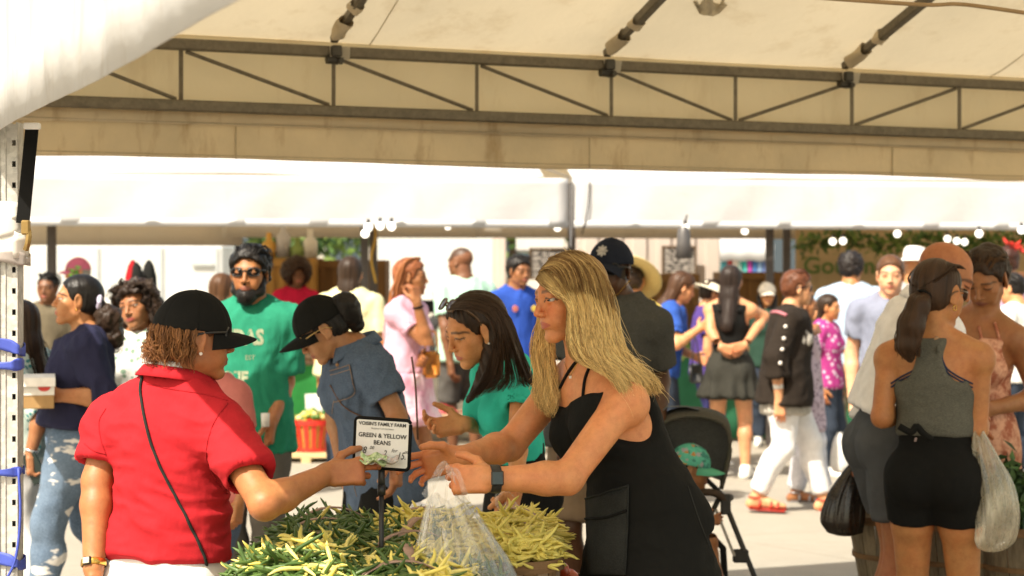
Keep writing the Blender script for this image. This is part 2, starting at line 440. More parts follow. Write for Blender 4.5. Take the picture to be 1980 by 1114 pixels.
class Fig:
    def __init__(s, x, y, H=1.65, yaw=0, lean=0, side=0, twist=0, sex='f', w=1.0, belly=0, head=(0, 0, 0), hc=None, neck=None, pel=None,
                 skin='light', arms=None, legs=None, res=.014, hres=.007, fres=.005, sw=1.0, HH=.136, zoff=0, shL=None, shR=None):
        s.x, s.y, s.H, s.sex, s.w, s.res, s.hres, s.fres = x, y, H, sex, w, res, hres, fres
        s.skin = np.array(SKIN[skin] if isinstance(skin, str) else skin)*A(1.12, 1.04, .90); s.belly = belly
        F = yawv(yaw); L = A(-F[1], F[0], 0); s.F, s.L = F, L
        la, sa = R_(lean), R_(side)
        U = nrm(Z_*math.cos(la)+F*math.sin(la)+L*math.sin(sa)); U1 = nrm(Z_*math.cos(la*.5)+F*math.sin(la*.5)+L*math.sin(sa*.5))
        TF = nrm(F-np.dot(F, U)*U); s.U, s.TF, s.U1 = U, TF, U1
        s.pel = A(x, y, .525*H+zoff) if pel is None else np.asarray(pel, float)
        if neck is not None:
            nk = np.asarray(neck, float); dv = nk-s.pel; Lg = np.linalg.norm(dv); U = dv/Lg; U1 = nrm(U+Z_*.25); s.U, s.U1 = U, U1
            TF = nrm(F-np.dot(F, U)*U); s.TF = TF; q = Lg/(.30*H)
        else: q = 1.0
        s.waist = s.pel+U1*.105*H*q; s.chest = s.waist+U*.105*H*q; s.neck = s.waist+U*.20*H*q if neck is None else nk
        Ls = rot_about(L, U, R_(twist)); Ls = nrm(Ls-np.dot(Ls, U)*U); s.Ls = Ls; s.TFs = nrm(np.cross(Ls, U))
        if np.dot(s.TFs, TF) < 0: s.TFs = -s.TFs
        swd = (.096 if sex == 'f' else .110)*w*sw*H
        s.sh = {'L': s.neck-U*.030*H+Ls*swd, 'R': s.neck-U*.030*H-Ls*swd}
        if shL is not None: s.sh['L'] = np.asarray(shL, float)
        if shR is not None: s.sh['R'] = np.asarray(shR, float)
        hy, hp, hr = head
        fh = yawv(hy); f = nrm(fh*math.cos(R_(hp))-Z_*math.sin(R_(hp))); u = nrm(Z_-np.dot(Z_, f)*f); u = rot_about(u, f, R_(hr))
        s.hf, s.hu, s.hs = f, u, np.cross(u, f)       # face forward, up, figure's left
        s.HH = HH*H; nd = nrm(U+Z_*.6+f*.25)
        s.hc = s.neck+nd*.052*H+u*.048*H+f*.012*H if hc is None else np.asarray(hc, float)
        s.HB = np.array([s.hs, s.hf, s.hu])
        s.hip = {'L': s.pel-Z_*.0*H+L*.050*H*w-U1*.01*H, 'R': s.pel-L*.050*H*w-U1*.01*H}
        arms = arms or {}; s.el, s.wr, s.hd, s.hn, s.hpose = {}, {}, {}, {}, {}
        for k, sg in (('L', 1), ('R', -1)):
            a = dict(arms.get(k, {}))
            wr = a.get('w'); 
            if wr is None:
                o = a.get('o', (.03, .02, -.315)); wr = s.sh[k]+H*(Ls*sg*o[0]+F*o[1]+Z_*o[2])
            wr = np.asarray(wr, float)
            if 'e' in a: s.el[k] = np.asarray(a['e'], float)
            else: s.el[k] = ik(s.sh[k], wr, .172*H, .152*H, np.asarray(a.get('h', -F+Ls*sg*.5-Z_*.2), float))
            s.wr[k] = wr; fd = nrm(wr-s.el[k])
            s.hd[k] = nrm(a.get('d', fd)); n = np.asarray(a.get('n', -Ls*sg), float); s.hn[k] = nrm(n-np.dot(n, s.hd[k])*s.hd[k])
            s.hpose[k] = a.get('p', 'relax')
        legs = legs or {}; s.kn, s.an, s.toe = {}, {}, {}
        for k, sg in (('L', 1), ('R', -1)):
            a = legs.get(k, {}); st = a.get('s', 0); base = A(x, y, zoff)
            an = np.asarray(a['a'], float) if 'a' in a else base+L*sg*(.052*H*w+a.get('o', 0)*H)+F*st*H+Z_*(.045*H+a.get('z', 0)*H)
            s.an[k] = an; s.kn[k] = np.asarray(a['k'], float) if 'k' in a else ik(s.hip[k], an, .245*H, .235*H, F*1.0+L*sg*.12)
            tf = a.get('t'); td = nrm(F+L*sg*.18) if tf is None else nrm(tf)
            s.toe[k] = td
        s.root = None
        s.ops = s._body()
    # -------- body primitives
    def _body(s):
        H, w, m = s.H, s.w, s.sex == 'm'; o = []
        B1 = np.array([s.L, nrm(np.cross(s.U1, s.L)), s.U1]); B2 = np.array([s.Ls, nrm(np.cross(s.U, s.Ls)), s.U])
        f1 = np.cross(s.L, s.U1)*1.0
        if np.dot(f1, s.F) < 0: f1 = -f1
        bw = 1+(w-1)*1.15
        o.append(ell(s.pel, A(.094 if m else .100, .066, .080)*H*bw, B1, .03, tag='torso'))
        for sg in (-1, 1): o.append(ell(s.pel-s.F*.028*H+s.L*sg*.045*H*w-s.U1*.022*H, (A(.046, .044, .052) if m else A(.052, .050, .056))*H*bw, B1, .03, tag='torso'))
        o.append(ell(s.waist, A(.088 if m else .078, .060, .095)*H*bw, B1, .05, tag='torso'))
        if s.belly: o.append(ell(s.waist+s.F*(.02+.03*s.belly)*H-s.U1*.02*H, A(.075, .058, .08)*H*(.9+.2*s.belly), B1, .05, tag='torso'))
        o.append(ell(s.chest+s.U*.0*H, A(.100 if m else .088, .066, .105)*H*bw, B2, .04, tag='torso'))
        o.append(cone(s.sh['L']*.80+s.sh['R']*.20-s.U*.012*H, s.sh['R']*.80+s.sh['L']*.20-s.U*.012*H, .043*H, .043*H, .04, tag='torso'))
        if not m:
            for sg in (-1, 1): o.append(ell(s.chest+s.TFs*.044*H+s.Ls*sg*.042*H-s.U*.016*H, A(.039, .039, .042)*H*w, B2, .03, tag='torso'))
        nk_top = s.hc-s.hu*.22*s.HH-s.hf*.10*s.HH; nr = (.038 if m else .0325)*H*(1+(w-1)*.5)
        o.append(cone(s.neck-s.U*.02*H, nk_top, nr*1.12, nr, .03, tag='neck'))
        for k, sg in (('L', 1), ('R', -1)):
            o.append(cone(s.neck+s.U*.022*H-s.TFs*.012*H, s.sh[k]-s.U*.006*H, .026*H, .030*H, .035, tag='trap'+k))
            aw = 1+(w-1)*1.3; g = (1.08 if m else 1)*aw
            o.append(cone(s.sh[k]-s.U*.004*H, s.el[k], .0285*H*g, .0240*H*g, .03, tag='armU'+k))
            o.append(ell(s.sh[k]-s.U*.014*H, A(1, 1, 1)*.0325*H*g, k=.03, tag='armU'+k))
            mid = s.el[k]*.72+s.wr[k]*.28
            o.append(cone(s.el[k], mid, .0238*H*g, .0245*H*g, .02, tag='armF'+k))
            o.append(cone(mid, s.wr[k], .0245*H*g, .0170*H*(1+(g-1)*.5), .02, tag='armF'+k))
            lw = 1+(w-1)*1.1
            o.append(cone(s.hip[k], s.kn[k], .055*H*lw, .035*H*lw, .03, tag='thigh'+k))
            o.append(cone(s.hip[k]*.55+s.kn[k]*.45-s.F*.006*H, s.hip[k]*.85+s.kn[k]*.15, .046*H*lw, .054*H*lw, .03, tag='thigh'+k))
            cd = s.an[k]-s.kn[k]; bk = nrm(np.cross(np.cross(nrm(cd), s.F), nrm(cd))); bk = -bk if np.dot(bk, s.F) > 0 else bk
            cm = s.kn[k]+cd*.32+bk*.012*H
            o.append(cone(s.kn[k], cm, .033*H*lw, .034*H*lw, .02, tag='calf'+k)); o.append(cone(cm, s.an[k], .034*H*lw, .021*H, .02, tag='calf'+k))
            t = s.toe[k]; hl = s.an[k]-nrm(t*A(1, 1, 0))*.022*H-Z_*.028*H
            o.append(cone(s.an[k], hl, .021*H, .019*H, .015, tag='foot'+k)); o.append(cone(hl, s.an[k]+t*.115*H-Z_*.034*H, .019*H, .0125*H, .02, tag='foot'+k))
            o.append(cone(s.an[k]+Z_*.0*H, s.an[k]+t*.08*H-Z_*.028*H, .02*H, .017*H, .02, tag='foot'+k))
            o += s._hand(k)
        return o+s._head()
    def _hand(s, k):
        L_ = s.H*.112*(1.05 if s.sex == 'm' else 1); W, d, n = s.wr[k], s.hd[k], s.hn[k]
        t = np.cross(d, n) if k == 'R' else np.cross(n, d)
        s.ht = getattr(s, 'ht', {}); s.ht[k] = t
        tg = 'hand'+k; o = []; R = np.array([t, n, d])
        o.append(cone(W-d*.02*s.H*0, W+d*.14*L_, .0165*s.H, .13*L_, .015, fd=n, fs=.72, tag=tg))
        o.append(rbox(W+d*.30*L_, A(.135, .045, .19)*L_, R, .055*L_, .012, tag=tg))
        pose = s.hpose[k]; cur = HANDS[pose] if isinstance(pose, str) else pose
        s.tips = getattr(s, 'tips', {}); s.tips[k] = []
        for i, (off, ln) in enumerate(((.160, .43), (.054, .48), (-.052, .44), (-.150, .35))):
            p = W+d*(.50-.02*abs(i-1))*L_+t*off*L_; dirv = nrm(d+t*off*.75); r = (.0525 if i < 3 else .046)*L_; o.append(ell(p-n*.030*L_, A(1, 1, 1)*.050*L_, k=.012, tag=tg))
            for seg, (fr, cu) in enumerate(zip((.46, .31, .23), cur[i])):
                ax = np.cross(dirv, n); dirv = nrm(rot_about(dirv, ax, R_(cu)))
                q = p+dirv*fr*ln*L_; nx = r*(.90, .88, .84)[seg]
                o.append(cone(p, q, r, nx, .0035, tag=tg)); p, r = q, nx; dor = -nrm(np.cross(np.cross(dirv, n), dirv))
                if seg == 0: n2 = n
            s.tips[k].append((p, dirv)); s.nails = getattr(s, 'nails', {}); s.nails.setdefault(k, []).append((p-dirv*.02*L_, dirv, nrm(-nrm(np.cross(np.cross(dirv, n), dirv)) if True else dor), r))
        th = 1 if pose in ('relax', 'flat', 'splay', 'cup', 'point') or not isinstance(pose, str) else .55
        p = W+d*.10*L_+t*.10*L_+n*.03*L_; a = nrm(d*.55+t*.75*th+n*.35); q = p+a*.22*L_
        o.append(cone(p, q, .078*L_, .064*L_, .012, tag=tg)); a2 = nrm(d*.85+t*.40*th+n*.35-t*.45*(1-th)+n*.45*(1-th))
        q2 = q+a2*.19*L_; o.append(cone(q, q2, .062*L_, .055*L_, .006, tag=tg)); a3 = nrm(a2+n*.15-t*.2); q3 = q2+a3*.14*L_
        o.append(cone(q2, q3, .056*L_, .045*L_, .005, tag=tg)); s.tips[k].append((q3, a3))
        return o
    def hp(s, x, y, z): return s.hc+s.HH*(s.hs*x+s.hf*y+s.hu*z)
    def _head(s):
        h, B, p = s.HH, s.HB, s.hp; m = s.sex == 'm'; T = 'head'
        o = [ell(p(0, -.07, .13), A(.325, .42, .365)*h, B, .01, tag=T), ell(p(0, .10, -.10), A(.27, .285, .37)*h, B, .05*h*2, tag=T)]
        jw = .215 if m else .172
        for sg in (-1, 1):
            o.append(cone(p(sg*jw, .02, -.26), p(sg*.06, .29, -.425), .085*h, .075*h, .08*h, tag=T))
            o.append(ell(p(sg*.185, .235, -.09), A(.10, .10, .09)*h, B, .10*h, tag=T))
            o.append(ell(p(sg*.12, .27, -.23), A(.11, .10, .12)*h, B, .08*h, tag=T))
        o.append(ell(p(0, .325, -.425), A(.085, .07, .06)*h, B, .07*h, tag=T))
        o.append(cone(p(-.16, .335 if m else .322, .105), p(.16, .335 if m else .322, .105), .05*h, .05*h, .08*h, tag=T))
        for sg in (-1, 1): o.append(ell(p(sg*.150, .448, .022), A(.090, .085, .058)*h, B, .06*h, mode='s', tag=T))
        o.append(cone(p(0, .368, .07), p(0, .452, -.110), .030*h, .041*h, .05*h, tag=T))
        o.append(ell(p(0, .462, -.128), A(.046, .042, .038)*h, B, .02*h, tag=T))
        for sg in (-1, 1): o.append(ell(p(sg*.055, .412, -.145), A(.036, .048, .032)*h, B, .02*h, tag=T))
        for sg in (-1, 1): o.append(ell(p(sg*.028, .440, -.176), A(.017, .02, .016)*h, B, .008*h, mode='s', tag=T))
        o.append(ell(p(0, .33, -.255), A(.125, .085, .085)*h, B, .05*h, tag=T))
        o.append(ell(p(0, .425, -.272), A(.105, .05, .008)*h, B, .022*h, mode='s', tag=T))
        o.append(cone(p(-.07, .378, -.258), p(.07, .378, -.258), .024*h, .024*h, .02*h, tag=T)); o.append(ell(p(0, .405, -.252), A(.055, .022, .022)*h, B, .02*h, tag=T))
        o.append(ell(p(0, .388, -.300), A(.075, .034, .027)*h, B, .02*h, tag=T))
        for sg in (-1, 1):
            R = np.array([nrm(s.hs*sg*.9-s.hf*.45), nrm(s.hf*.9+s.hs*sg*.45), s.hu])
            o.append(ell(p(sg*.335, -.03, -.02), A(.035, .10, .165)*h, R, .03*h, tag=T))
            o.append(ell(p(sg*.375, -.015, .01), A(.022, .052, .085)*h, R, .02*h, mode='s', tag=T))
            o.append(ell(p(sg*.335, .005, -.15), A(.03, .05, .05)*h, R, .02*h, tag=T))
            # eyeball sits in the socket; lids
            e = p(sg*.150, .312, .022); s.lid = getattr(s, 'lid', .35)
            o.append(Op('e', dict(c=e, r=A(1, 1, 1)*.078*h, R=B), .01*h, [(e+s.hu*.016*h*(1-2*s.lid), nrm(-s.hu*.93+s.hf*-.25))], tag=T))
            o.append(Op('e', dict(c=e, r=A(1, 1, 1)*.075*h, R=B), .01*h, [(e-s.hu*.028*h, nrm(s.hu*.96-s.hf*.2))], tag=T))
        return o
    def sel(s, tags, off=0, k=None, cuts=None):
        return [o.grow(off, k, cuts) for o in s.ops if o.tag in tags]
    TORSO = ('torso',)
    # -------- final body mesh
    def start(s, label, cat='person', group=None):
        s.root = empty('person', (s.x, s.y, 0), label, cat, group); return s
    def color(s, v, lip=(.42,.14,.11), brow=None, eyes=True, stubble=None, blush=.0, scalp=None, nails=None):
        c = np.tile(s.skin, (len(v), 1)); c = c*(1+.10*vnoise(v, 6, 31)[:, None]*A(.7, 1, 1.1)+.06*vnoise(v, 17, 32)[:, None])
        for k in 'LR':
            g = np.exp(-np.linalg.norm(v-s.wr[k]-s.hd[k]*.085*s.H, axis=1)**2/(.045*s.H)**2)+.6*np.exp(-np.linalg.norm(v-s.el[k], axis=1)**2/(.022*s.H)**2); c = c*(1-g[:, None]*A(-.04, .14, .18))
        q = (v-s.hc)@s.HB.T/s.HH
        inh = (np.linalg.norm(v-s.hc, axis=1) < s.HH*.72)
        x, y, z = np.abs(q[:, 0]), q[:, 1], q[:, 2]
        def blend(mask, col, a=1.0):
            mm = np.clip(mask, 0, 1)*a*inh; c[:] = c*(1-mm[:, None])+np.array(col)*mm[:, None]
        if blush: blend(np.exp(-((x-.19)**2+(z+.10)**2)/.012)*(y > .1), s.skin*A(1.15, .70, .62), blush); blend(np.exp(-(x**2+(z+.13)**2)/.004)*(y > .38), s.skin*A(1.12, .72, .66), blush)
        if stubble is not None: blend(np.clip((-.13-z)/.05, 0, 1)*np.clip((y+.05)/.1, 0, 1)*(z > -.62), stubble, .75)
        if scalp is not None: blend(np.clip((z-.14+.35*np.clip(y, -1, .3))/.06, 0, 1), scalp, .9)
        zl = -.272-.30*x*x
        lipd = np.maximum(np.abs(z-zl)-(.040-.035*(x/.12)**2), x-.125)
        blend((1-lipd/.010)*(y > .28), np.minimum(np.array(lip), 1), .9)
        bc = s.skin*.18 if brow is None else np.array(brow)
        bz = .118+.05*np.minimum(x, .2)-.9*np.maximum(x-.19, 0)
        bd = np.maximum(np.abs(z-bz)-((.019 if s.sex == 'm' else .0125)-.03*np.maximum(x-.16, 0)), np.maximum(.065-x, x-.26)); blend((1-bd/.012)*(y > .15), bc, .85)
        # lash line / eye mark
        ex = (x-.150)/.088; ez = z-.020
        if eyes: blend((1-(np.maximum(np.abs(ez)-.013*(1-np.minimum(ex**2, 1)), np.abs(ex)-.85))/.012)*(y > .2), (.035, .02, .016), .85)
        else: blend((1-(np.maximum(np.abs(z-(.045-.040*np.minimum(ex**2, 1)))-.008, np.abs(ex)-1.05))/.008)*(y > .2), (.03, .018, .014), .85)
        return c
    def body(s, eyes=None, look=(0, 0), **kw):
        """one continuous mesh; head and hands sampled finer than the rest"""
        V_, Q_, n = [], [], 0
        cutp = s.hc-s.hu*.47*s.HH-s.hf*.06*s.HH; cn = nrm(s.hu*.85-s.hf*.35+s.hu*.2)
        def part(v, q, keep):
            nonlocal n
            cen = v[q].mean(1); q = q[keep(cen)]; us, inv = np.unique(q, return_inverse=True)
            V_.append(v[us]); Q_.append(inv.reshape(-1, 4)+n); n += len(us)
        near = lambda c: (np.linalg.norm(c-s.hc, axis=1) < s.HH*.95)
        inhead = lambda c, m=0: ((c-cutp)@cn > m) & near(c)
        hnd = {k: (lambda c, k=k, m=0: (np.linalg.norm((c-s.wr[k])-((c-s.wr[k])@s.hd[k])[:, None]*s.hd[k], axis=1) < .075*s.H) & ((c-s.wr[k])@s.hd[k] > m) & ((c-s.wr[k])@s.hd[k] < .15*s.H)) for k in 'LR'}
        v, q = sdf_mesh([o for o in s.ops if o.tag != 'head' or o.mode == 'u'], s.res)
        part(v, q, lambda c: ~(inhead(c, .0) | hnd['L'](c) | hnd['R'](c)))
        hd = [o for o in s.ops if o.tag in ('head', 'neck') or o.tag.startswith('trap')]
        lo, hi = s.hc-s.HH*.85, s.hc+s.HH*.75
        v, q = sdf_mesh(hd, s.hres, lo, hi)
        if s.hres > .004: v = relax(v, q, 1, .3)
        part(v, q, lambda c: inhead(c, -s.res))
        for k in 'LR':
            hd = [o for o in s.ops if o.tag in ('hand'+k, 'armF'+k)]
            ctr = s.wr[k]+s.hd[k]*.05*s.H; v, q = sdf_mesh(hd, s.fres, ctr-.15*s.H, ctr+.15*s.H)
            part(v, q, lambda c: hnd[k](c, m=-s.res))
        v, q = np.concatenate(V_), np.concatenate(Q_)
        s.body_o = link('body', np_mesh('body', v, [q], True, s.color(v, eyes=eyes is None, **kw), mats=[m_skin()]), s.root)
        if eyes is not None: s.eyes(eyes, look=look) if False else s.eyes(look=look, iris=eyes)
        if s.fres < .0032:
            for k in 'LR':
                mb = MB()
                for (p, dv, dr, r) in s.nails[k][:4]:
                    dr = dr if np.dot(dr, -s.hn[k]) > -.2 else -dr; a = np.cross(dv, dr); n_ = 12
                    rg = [[p+dr*r*(.93-.10*q*q)+a*r*.78*q*math.cos(t)+dv*r*(.1+1.0*q*math.sin(t)) -dr*r*.30*(q*math.cos(t))**2 for t in np.arange(n_)*2*np.pi/n_] for q in (.02, .6, 1.0)]
                    mb.grid(np.array(rg), 0, True)
                mb.build('fingernails', m_plain('nail_%.2f' % s.skin[0], tuple(np.minimum(s.skin*A(1.2, 1.15, 1.2)+.03, .9)), .25, bump=0, var=.03), s.root, True, solid=.0008)
        return s
    def eyes(s, look=(0, 0), iris=(.10,.16,.20)):
        for sg in (-1, 1):
            c = s.hp(sg*.150, .312, .022); g = nrm(s.hf+s.hs*look[0]+s.hu*look[1]); a = nrm(np.cross(g, Z_)); b = np.cross(a, g); r = .068*s.HH; mb = MB()
            pr = [(0, 0), (.018, 2), (.03, 2), (.0305, 1), (.062, 1), (.0625, 0)]; 
            th = [0, .20, .2001, .50, .5001, .8, 1.1, 1.5, 2.2, 3.1]; n = 16; rows = []
            for t in th: rows.append([c+r*(math.cos(t)*g+math.sin(t)*(math.cos(u)*a+math.sin(u)*b)) for u in np.arange(n)*2*np.pi/n])
            rows = np.array(rows); mb.grid(rows[:2], 2, True); mb.grid(rows[2:4], 1, True); mb.grid(rows[4:], 0, True)
            mb.build('eye', [m_plain('eye_white', (.55,.50,.46), .25, var=.03, bump=0), m_plain('iris_%.2f' % iris[2], iris, .2, var=.2, ns=200, bump=0), m_plain('pupil', (.004,.004,.004), .1, bump=0)], s.root, True)
    # -------- garments
    def cloth(s, name, ops, mat, res=None, fold=.006, ff=(9, 9, 5), it=1, seed=0, parent=None, col=None, fine=0, k2=None, fn=None):
        v, q = sdf_mesh(ops, res or s.res)
        if it: v = relax(v, q, it, .45)
        n = vnormals(v, [q]); d = np.zeros(len(v))
        if fold:
            wv = v+np.stack([vnoise(v, 5, 11+seed), vnoise(v, 5, 12+seed), vnoise(v, 5, 13+seed)], 1)*.05
            a = vnoise(wv*np.array(ff), 1, seed); b = vnoise(wv*np.array(ff)*2.1, 1, seed+1)
            c_ = vnoise(wv*np.array(ff)*4.3, 1, seed+2); d += fold*(1-2*np.abs(a))*.85+fold*.55*(1-2*np.abs(b))+fold*.16*(1-2*np.abs(c_))
        if fine: d += fine*vnoise(v*np.array(ff)*5, 1, seed+3)
        if fn is not None: d += fn(v, n)
        v = v+n*d[:, None]
        return link(name, np_mesh(name, v, [q], True, col, mats=[mat]), parent or s.root)
    def armcut(s, k, t):
        """point/normal closing an arm at t (0..1 upper arm, 1..2 forearm)"""
        a, b = (s.sh[k], s.el[k]) if t <= 1 else (s.el[k], s.wr[k]); tt = t if t <= 1 else t-1
        d = nrm(b-a); return a+(b-a)*tt, d
    def sleeve(s, k, t, off, flare=.0):
        o = []; p, d = s.armcut(k, t)
        ra, rb = [x for x in s.ops if x.tag == 'armU'+k][0].d['ra'], [x for x in s.ops if x.tag == 'armU'+k][0].d['rb']
        if t <= 1: o.append(cone(s.sh[k], s.el[k], ra+off, rb+off+flare, .03, cuts=[(p, d)], tag='sl'))
        else:
            o.append(cone(s.sh[k], s.el[k], ra+off, rb+off, .03, tag='sl'))
            o.append(cone(s.el[k], s.wr[k], rb+off, .02*s.H+off+flare, .03, cuts=[(p, d)], tag='sl'))
        o.append(ell(s.sh[k]-s.U*.018*s.H, A(1, 1, 1)*(ra*1.06+off*.7), k=.03, tag='sl'))
        return o
    def top(s, mat, name='shirt', off=.012, sleeve=.55, hem=-.02, loose=.0, neckr=.045, neckd=.0, flare=.006, traps=True, belly=0, fold=.006, ff=(9, 9, 5), res=None, extra=(), sub=(), seed=0, soff=None, **kw):
        H = s.H; hp = s.pel+s.U1*hem*H; hc_ = [(hp, -s.U1)]
        o = s.sel(('torso',), off, .06, hc_)
        if loose:
            rl = (.098+.02*(s.w-1))*H+loose*.5
            o.append(cone(s.chest+s.U*.02*H+s.F*.0, hp-s.U1*.03*H, rl*.86, rl*1.0+loose*.4, .05, fd=s.F, fs=.74, cuts=hc_))
        if traps: o += [x.grow(off*.8, .04, []) for x in s.ops if x.tag.startswith('trap')]
        for k in 'LR':
            if sleeve: o += s.sleeve(k, sleeve, off if soff is None else soff, flare)
        o += list(extra)
        nt_ = s.hc-s.hu*.1*s.HH
        o.append(cone(s.neck+s.U*.035*H-s.TFs*.004*H, nt_, (neckr)*H, neckr*H*1.5, .008, mode='s'))
        if neckd: o.append(ell(s.neck+s.TFs*.055*H+s.U*.02*H, A(neckr*1.35, .06, neckd)*H, np.array([s.Ls, s.TFs, s.U]), .01, mode='s'))
        for k in 'LR':
            if sleeve:
                p, d = s.armcut(k, sleeve); a_ = [x for x in s.ops if x.tag == ('armU'+k if sleeve <= 1 else 'armF'+k)]
                r = a_[0].d['rb']+.004 if sleeve <= 1 else .021*H
                o.append(cone(p-d*.03, p+d*.05, r+flare*.6, r+flare*.8, .004, mode='s'))
        o += list(sub)
        return s.cloth(name, o, mat, res, fold, ff, seed=seed, **kw)
    def pants(s, mat, name='trousers', off=.010, length=1.9, waist=.07, flare=.0, fold=.006, ff=(8, 8, 5), res=None, seed=0, extra=(), baggy=0, **kw):
        H = s.H; wc = [(s.pel+s.U1*waist*H, s.U1)]
        o = [x.grow(off, .05, wc) for x in s.ops if x.tag == 'torso']
        for k in 'LR':
            th = [x for x in s.ops if x.tag == 'thigh'+k]
            if baggy: pb = s.hip[k]+(s.kn[k]-s.hip[k])*min(length, 1); o.append(cone(s.hip[k]-s.U1*.035*H-s.F*.008*H, pb, .044*H+baggy, .042*H+baggy, .03, cuts=[(pb, nrm(s.kn[k]-s.hip[k]))]))
            if length <= 1:
                p = s.hip[k]+(s.kn[k]-s.hip[k])*length; d = nrm(s.kn[k]-s.hip[k])
                o.append(cone(s.hip[k], s.kn[k], th[0].d['ra']+off, th[0].d['rb']+off+flare+.01, .03, cuts=[(p, d)])); o.append(th[1].grow(off, .03, [(p, d)]))
                o.append(cone(p-d*.02, p+d*.05, th[0].d['ra']*(1-length)+th[0].d['rb']*length+.006+flare*.5, th[0].d['rb']+flare+.012, .004, mode='s')) if False else None
            else:
                o += [x.grow(off, .03, []) for x in th]; p = s.kn[k]+(s.an[k]-s.kn[k])*(length-1); d = nrm(s.an[k]-s.kn[k])
                c = [x for x in s.ops if x.tag == 'calf'+k]
                o.append(c[0].grow(off, .03, [])); o.append(cone(c[1].d['a'], s.an[k], c[1].d['ra']+off, .025*H+off+flare, .03, cuts=[(p, d)]))
        o = [x for x in o if x is not None]+list(extra)
        return s.cloth(name, o, mat, res, fold, ff, seed=seed, **kw)
    def skirt(s, mat, name='skirt', off=.012, length=.2, flare=.05, waist=.09, pleat=.008, np_=14, res=None, fold=.004, extra=(), **kw):
        H = s.H; top = s.pel+s.U1*waist*H; bot = s.pel-Z_*length*H; 
        o = s.sel(('torso',), off, .05, [(top, s.U1), (bot, -Z_)])
        hipr = .104*H*s.w
        mid = (s.hip['L']+s.hip['R'])/2; kd = ((s.kn['L']+s.kn['R'])/2-mid); bc = mid+kd*(length/.245)
        o.append(cone(s.pel-Z_*.0*H, A(*bc[:2], bot[2]-.04), hipr*.96+off, hipr+flare, .05, fd=s.F, fs=.80, cuts=[(bot, -Z_)]))
        for k in 'LR': o += [x.grow(off, .05, [(bot, -Z_)]) for x in s.ops if x.tag == 'thigh'+k]
        c = s.pel
        def fn(v, n):
            q = v-c; a = np.arctan2(q@s.F, q@s.L); g = np.clip((top[2]-.10*H-v[:, 2])/(length*H+.01), 0, 1.3)
            return pleat*g*np.sin(a*np_+2*np.sin(a*2.3))
        return s.cloth(name, o+list(extra), mat, res, fold, (5, 5, 2), fn=fn, **kw)
    def shoes(s, col='white', kind='shoe', mat=None):
        for k in 'LR':
            t = s.toe[k]; H = s.H; an = s.an[k]; o = []
            th = nrm(t*A(1, 1, 0)); hl = an-th*.024*H-Z_*.027*H
            if kind == 'shoe':
                o += [cone(an+Z_*.005*H, hl, .025*H, .024*H, .02), cone(hl, an+t*.122*H-Z_*.034*H, .024*H, .017*H, .02), cone(an, an+t*.08*H-Z_*.026*H, .026*H, .022*H, .02)]
                s.cloth('shoe', o, mat or m_plain('shoe_'+str(col), dict(white=(.72,.70,.66), black=(.02,.02,.02), brown=(.12,.06,.03), grey=(.2,.2,.2)).get(col, (.3,.3,.3)), .5), min(s.res, .010), 0)
            else:
                mb = MB(); side = np.cross(Z_, th); sl = nrm(t)
                a, b = hl-Z_*.018*H, an+t*.125*H-Z_*.050*H
                mb.bar(a, b, .055*H, .014*H, up=np.cross(side, sl), bev=.004); 
                for f_, up in ((.30, .030), (.62, .022), (.80, .016)):
                    c = a+(b-a)*f_; pts = [c+side*.030*H*math.cos(q)+Z_*(.006+up*1.25*math.sin(q))*H for q in np.linspace(0, math.pi, 9)]
                    mb.tube(pts, .0055*H, 6)
                pts = [an+side*.028*H*math.cos(q)+th*.028*H*math.sin(q)*-1 for q in np.linspace(0, 2*math.pi, 13)]; mb.tube(pts, .004*H, 6)
                mb.build('sandal', mat, s.root, True)
    # -------- hair and things worn on the head
    def hairmat(s, c, rough=.42): return m_hair('%.2f' % rough, rough)
    def hair_ops(s, t=.035, line=.30, low=-.20, temple=.0):
        h, B, p = s.HH, s.HB, s.hp
        o = [ell(p(0, -.075, .135), A(.330+t, .420+t, .372+t)*h, B, .01), ell(p(0, -.16, -.06), A(.29+t, .30+t, .30)*h, B, .08*h)]
        o.append(Op('b', dict(c=p(0, .62, -.36), h=A(.7, .42, .40)*h, R=np.array([s.hs, nrm(s.hf-s.hu*.25), nrm(s.hu+s.hf*.25)]), rr=.12*h), .02*h, [], 's'))
        o.append(ell(p(0, .50, .08), A(.30, .37, .265+(line-.30))*h, B, .05*h, mode='s'))
        o.append(ell(p(0, .30, -.32), A(.6, .42, .42)*h, B, .05*h, mode='s'))
        for x in o[:2]: x.cuts = [(p(0, 0, low), nrm(-s.hu+s.hf*.30))]
        for sg in (-1, 1): o.append(ell(p(sg*.38, .0, -.03), A(.10, .10, .16)*h, B, .03*h, mode='s'))
        return o
    def hair(s, c, ops, name='hair', res=None, strand=.004, sf=(60, 60, 8), rough=.42, vary=.35, seed=0, parent=None, curl=0, it=1):
        v, q = sdf_mesh(ops, res or s.hres)
        if it: v = relax(v, q, it, .4)
        n = vnormals(v, [q]); c = np.array(HAIRC[c] if isinstance(c, str) else c)
        if curl:
            a = vnoise(v, 38, seed)+.6*vnoise(v, 80, seed+1); v = v+n*(curl*a)[:, None]; g = a
        else:
            lq = (v-s.hc)@s.HB.T; ang = np.arctan2(lq[:, 0], -lq[:, 1]+.02)
            a = vnoise(np.stack([ang*3.2, lq[:, 2]*3, np.zeros(len(v))], 1), 3.0, seed)+.6*vnoise(np.stack([ang*9, lq[:, 2]*4, np.zeros(len(v))], 1), 3.0, seed+1)
            v = v+n*(strand*a)[:, None]; g = a
        col = c*(1+vary*g[:, None]*.8); return link(name, np_mesh(name, v, [q], True, np.clip(col, .002, 1), mats=[s.hairmat(c, rough)]), parent or s.root)
